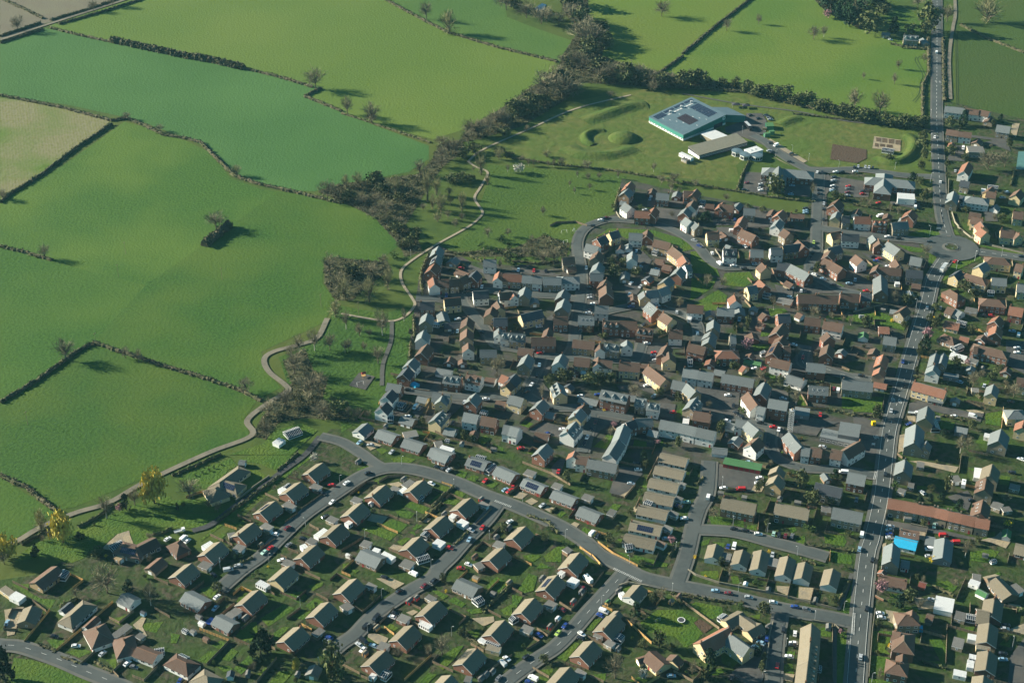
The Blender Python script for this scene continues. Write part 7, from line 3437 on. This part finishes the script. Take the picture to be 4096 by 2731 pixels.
p = T(2,3,1344, 178,285)[0]; e = empty('climbing_frame', (p.x, p.y, .25), .5); thing(e, 'orange wooden climbing frame with slide in the dark play court', 'climbing frame', None, 1455, 1505)
m = MB()
for sx in (-1, 1):
    for sy in (-1, 1): m.tube((sx, sy, 0), (sx, sy, 3), .1, .1, 6)
m.box(-1.1, 1.1, -1.1, 1.1, 1.4, 1.5); m.build('tower_frame', M['timber_orange_and_lit'], e); m = MB(); m.prism([(-1.3,3),(1.3,3),(0,3.9)], -1.3, 1.3); m.build('roof', M['door_red'], e)
m = MB(); m.face([(1.1,-.4,1.5),(3.8,-.4,.2),(3.8,.4,.2),(1.1,.4,1.5)]); m.build('slide', M['metal'], e)
p = T(3,2,1344, 490,35)[0]; e = empty('rope_pyramid', (p.x, p.y, .05)); thing(e, 'cone-shaped white rope climbing net in the crescent play area', 'climbing net', None, 2297, 930)
m = MB(); m.tube((0,0,0),(0,0,3.2),.06,.05,6); m.build('mast', M['metal'], e); m = MB()
for i in range(10): m.tube((cos(i*.628)*1.8, sin(i*.628)*1.8, .3), (0,0,3.1), .025, .025, 4); m.tube((cos(i*.628)*1.1, sin(i*.628)*1.1, 1.4), (cos(i*.628+.628)*1.1, sin(i*.628+.628)*1.1, 1.4), .02, .02, 4)
m.build('net', M['white'], e)
p = T(3,5,2352, 2010,720)[0]; e = empty('goal_frame', (p.x, p.y, .2), .4); thing(e, 'white frame goal on the big lawn beside the farmhouse', 'goal', None, 2632, 2485); m = MB()
for s in (-1.2, 1.2): m.tube((s,0,0),(s,0,2),.05,.05,6)
m.tube((-1.2,0,2),(1.2,0,2),.05,.05,6); m.tube((-1.2,0,2),(-1.2,1,0),.04,.04,5); m.tube((1.2,0,2),(1.2,1,0),.04,.04,5); m.build('frame', M['white'], e)
p = T(3,5,2352, 2330,715)[0]; e = empty('trampoline', (p.x, p.y, .2)); thing(e, 'round black trampoline with pale rim on the big lawn', 'trampoline', None, 2724, 2484); m = MB()
for i in range(20):
    a, b = i*pi/10, (i+1)*pi/10; m.face([(cos(a)*1.9,sin(a)*1.9,.8),(cos(b)*1.9,sin(b)*1.9,.8),(cos(b)*1.6,sin(b)*1.6,.8),(cos(a)*1.6,sin(a)*1.6,.8)])
m.build('rim', M['white'], e); m = MB(); m.face([(cos(i*pi/10)*1.58, sin(i*pi/10)*1.58, .78) for i in range(20)]); m.build('mat', M['door_dark'], e); m = MB()
for i in range(6): m.tube((cos(i*1.047)*1.7,sin(i*1.047)*1.7,0),(cos(i*1.047)*1.7,sin(i*1.047)*1.7,.79),.04,.04,5)
m.build('leg_frame', M['metal'], e)
# allotment beds: raised beds on the gravel plot
k = 0
for (x0, y0, x1, y1) in ((180,190,220,222),(228,196,268,230),(278,202,322,238),(332,210,372,246),(170,235,200,262),(210,240,250,262),(262,246,310,270)):
    m = MB()
    for i in range(4):
        t0, t1 = (i+.12)/4, (i+.8)/4; P = [at(*T5(x0+(x1-x0)*u, y0+(y1-y0)*v+ (u*4), 5, 1, 1344)) for u, v in ((0,t0),(1,t0),(1,t1),(0,t1))]; P.reverse()
        m.face([(p.x, p.y, .42) for p in P])
        for j in range(4): a, b = P[j], P[(j+1) % 4]; m.face([(a.x,a.y,.1),(b.x,b.y,.1),(b.x,b.y,.42),(a.x,a.y,.42)])
    o = m.build('raised_bed', M['soil']); thing(o, 'dark raised planting bed on the gravel allotment', 'planting bed', 'raised beds on the allotment', *T5((x0+x1)/2, (y0+y1)/2, 5, 1, 1344))
# yellow bank and the school sign by the main road
p = T(5,3,1344, 158,660)[0]; e = empty('collection_bank', (p.x, p.y, .4), .1); thing(e, 'bright yellow clothes collection bank on the grass by the car park', 'collection bank', None, 3493, 1700)
m = MB(); m.prism([(-1.1,0),(1.1,0),(1.1,1.9),(.7,2.4),(-.7,2.4),(-1.1,1.9)], -1.1, 1.1); mk('yellow', (.75,.5,.01), (.7,.45,.01), 1, rough=.4); m.build('body', M['yellow'], e)
m = MB(); m.box(-.7,.7,-1.16,-1.1,1.2,1.6); m.build('hatch', M['door_dark'], e)
p = at(3250+715/2.955, 1670+345/2.955); e = empty('notice_board', (p.x, p.y, .3), -.2); thing(e, 'white notice board on posts beside the yard entrance', 'notice board', None, 3492, 1780)
m = MB(); m.box(-.9,.9,-.05,.05,1.2,2.3); m.build('board', M['white'], e); m = MB(); m.tube((-.7,0,0),(-.7,0,1.2),.05,.05,6); m.tube((.7,0,0),(.7,0,1.2),.05,.05,6); m.build('post', M['metal'], e)
# pub sign board on the front of the long red-roofed pub
p = at(*T5(535, 378, 5, 3, 1344), 4.2); o = MB(); o.box(-1.6, 1.6, -.06, .06, 0, 1.2); e = o.build('pub_sign', M['wall_e']); e.location = (p.x, p.y-.6, 3.2); e.rotation_euler = (0, 0, -.33); thing(e, 'dark green pub sign board on the long cream pub', 'sign', None, *T5(535, 378, 5, 3, 1344))
# white entrance sign board at the estate mouth
p = at(3300+1340/2.955, 700+660/2.955); e = empty('place_sign', (p.x, p.y, .05), -.1); thing(e, 'pale road sign on two legs on the grass before the roundabout', 'sign', None, 3753, 920)
m = MB(); m.box(-1.5,1.5,-.04,.04,1.4,2.6); m.build('board', M['roof_w'], e); m = MB(); m.tube((-1.2,0,0),(-1.2,0,1.4),.05,.05,6); m.tube((1.2,0,0),(1.2,0,1.4),.05,.05,6); m.build('post', M['metal'], e)
# ------------------------------------------------------------------ names of places, used to label each thing
ZONES = [tuple(l.split('|')) for l in ZDATA.strip().split('\n')]
ZONES = [(float(a), float(b), t) for a, b, t in ZONES]
ORD = 'first second third fourth fifth sixth seventh eighth ninth tenth eleventh twelfth thirteenth fourteenth fifteenth sixteenth seventeenth eighteenth nineteenth twentieth'.split()
by = {}
for o, look, cat, grp, px, py in THINGS:
    o['category'] = cat
    if grp: o['group'] = grp
    x, y = px/1.7415, py/1.7415
    z = min(ZONES, key=lambda q: (q[0]-x)**2+((q[1]-y)*1.25)**2)[2]
    by.setdefault((look, z if grp else ''), []).append((px, py, o))
for (look, z), L in by.items():
    L.sort(key=lambda t: t[0])
    for i, (px, py, o) in enumerate(L):
        if len(L) == 1: s = f"{look} {z}".strip()
        else:
            w = 'leftmost' if i == 0 else ('rightmost' if i == len(L)-1 else (ORD[i]+' from left' if i < 20 else f'{i+1}th from left'))
            s = f"{look} {z}, {w}"
        if len(s.split()) < 4: s += ' standing here'
        o['label'] = s
for o in list(S.objects):
    if o.parent is not None and 'category' in o: del o['category']
# ------------------------------------------------------------------ the air between
HAZE = 0.000024
m = MB(); m.box(-1500, 1500, -60, 2600, -1, 560); o = m.build('haze', bpy.data.materials.new('haze_air')); o['kind'] = 'stuff'
hm = o.data.materials[0]; hm.use_nodes = True; n_ = hm.node_tree.nodes; n_.remove(n_['Principled BSDF'])
pv = n_.new('ShaderNodeVolumePrincipled'); pv.inputs['Color'].default_value = (.35, .8, 1, 1); pv.inputs['Density'].default_value = HAZE; pv.inputs['Anisotropy'].default_value = .0
hm.node_tree.links.new(pv.outputs[0], n_['Material Output'].inputs['Volume'])
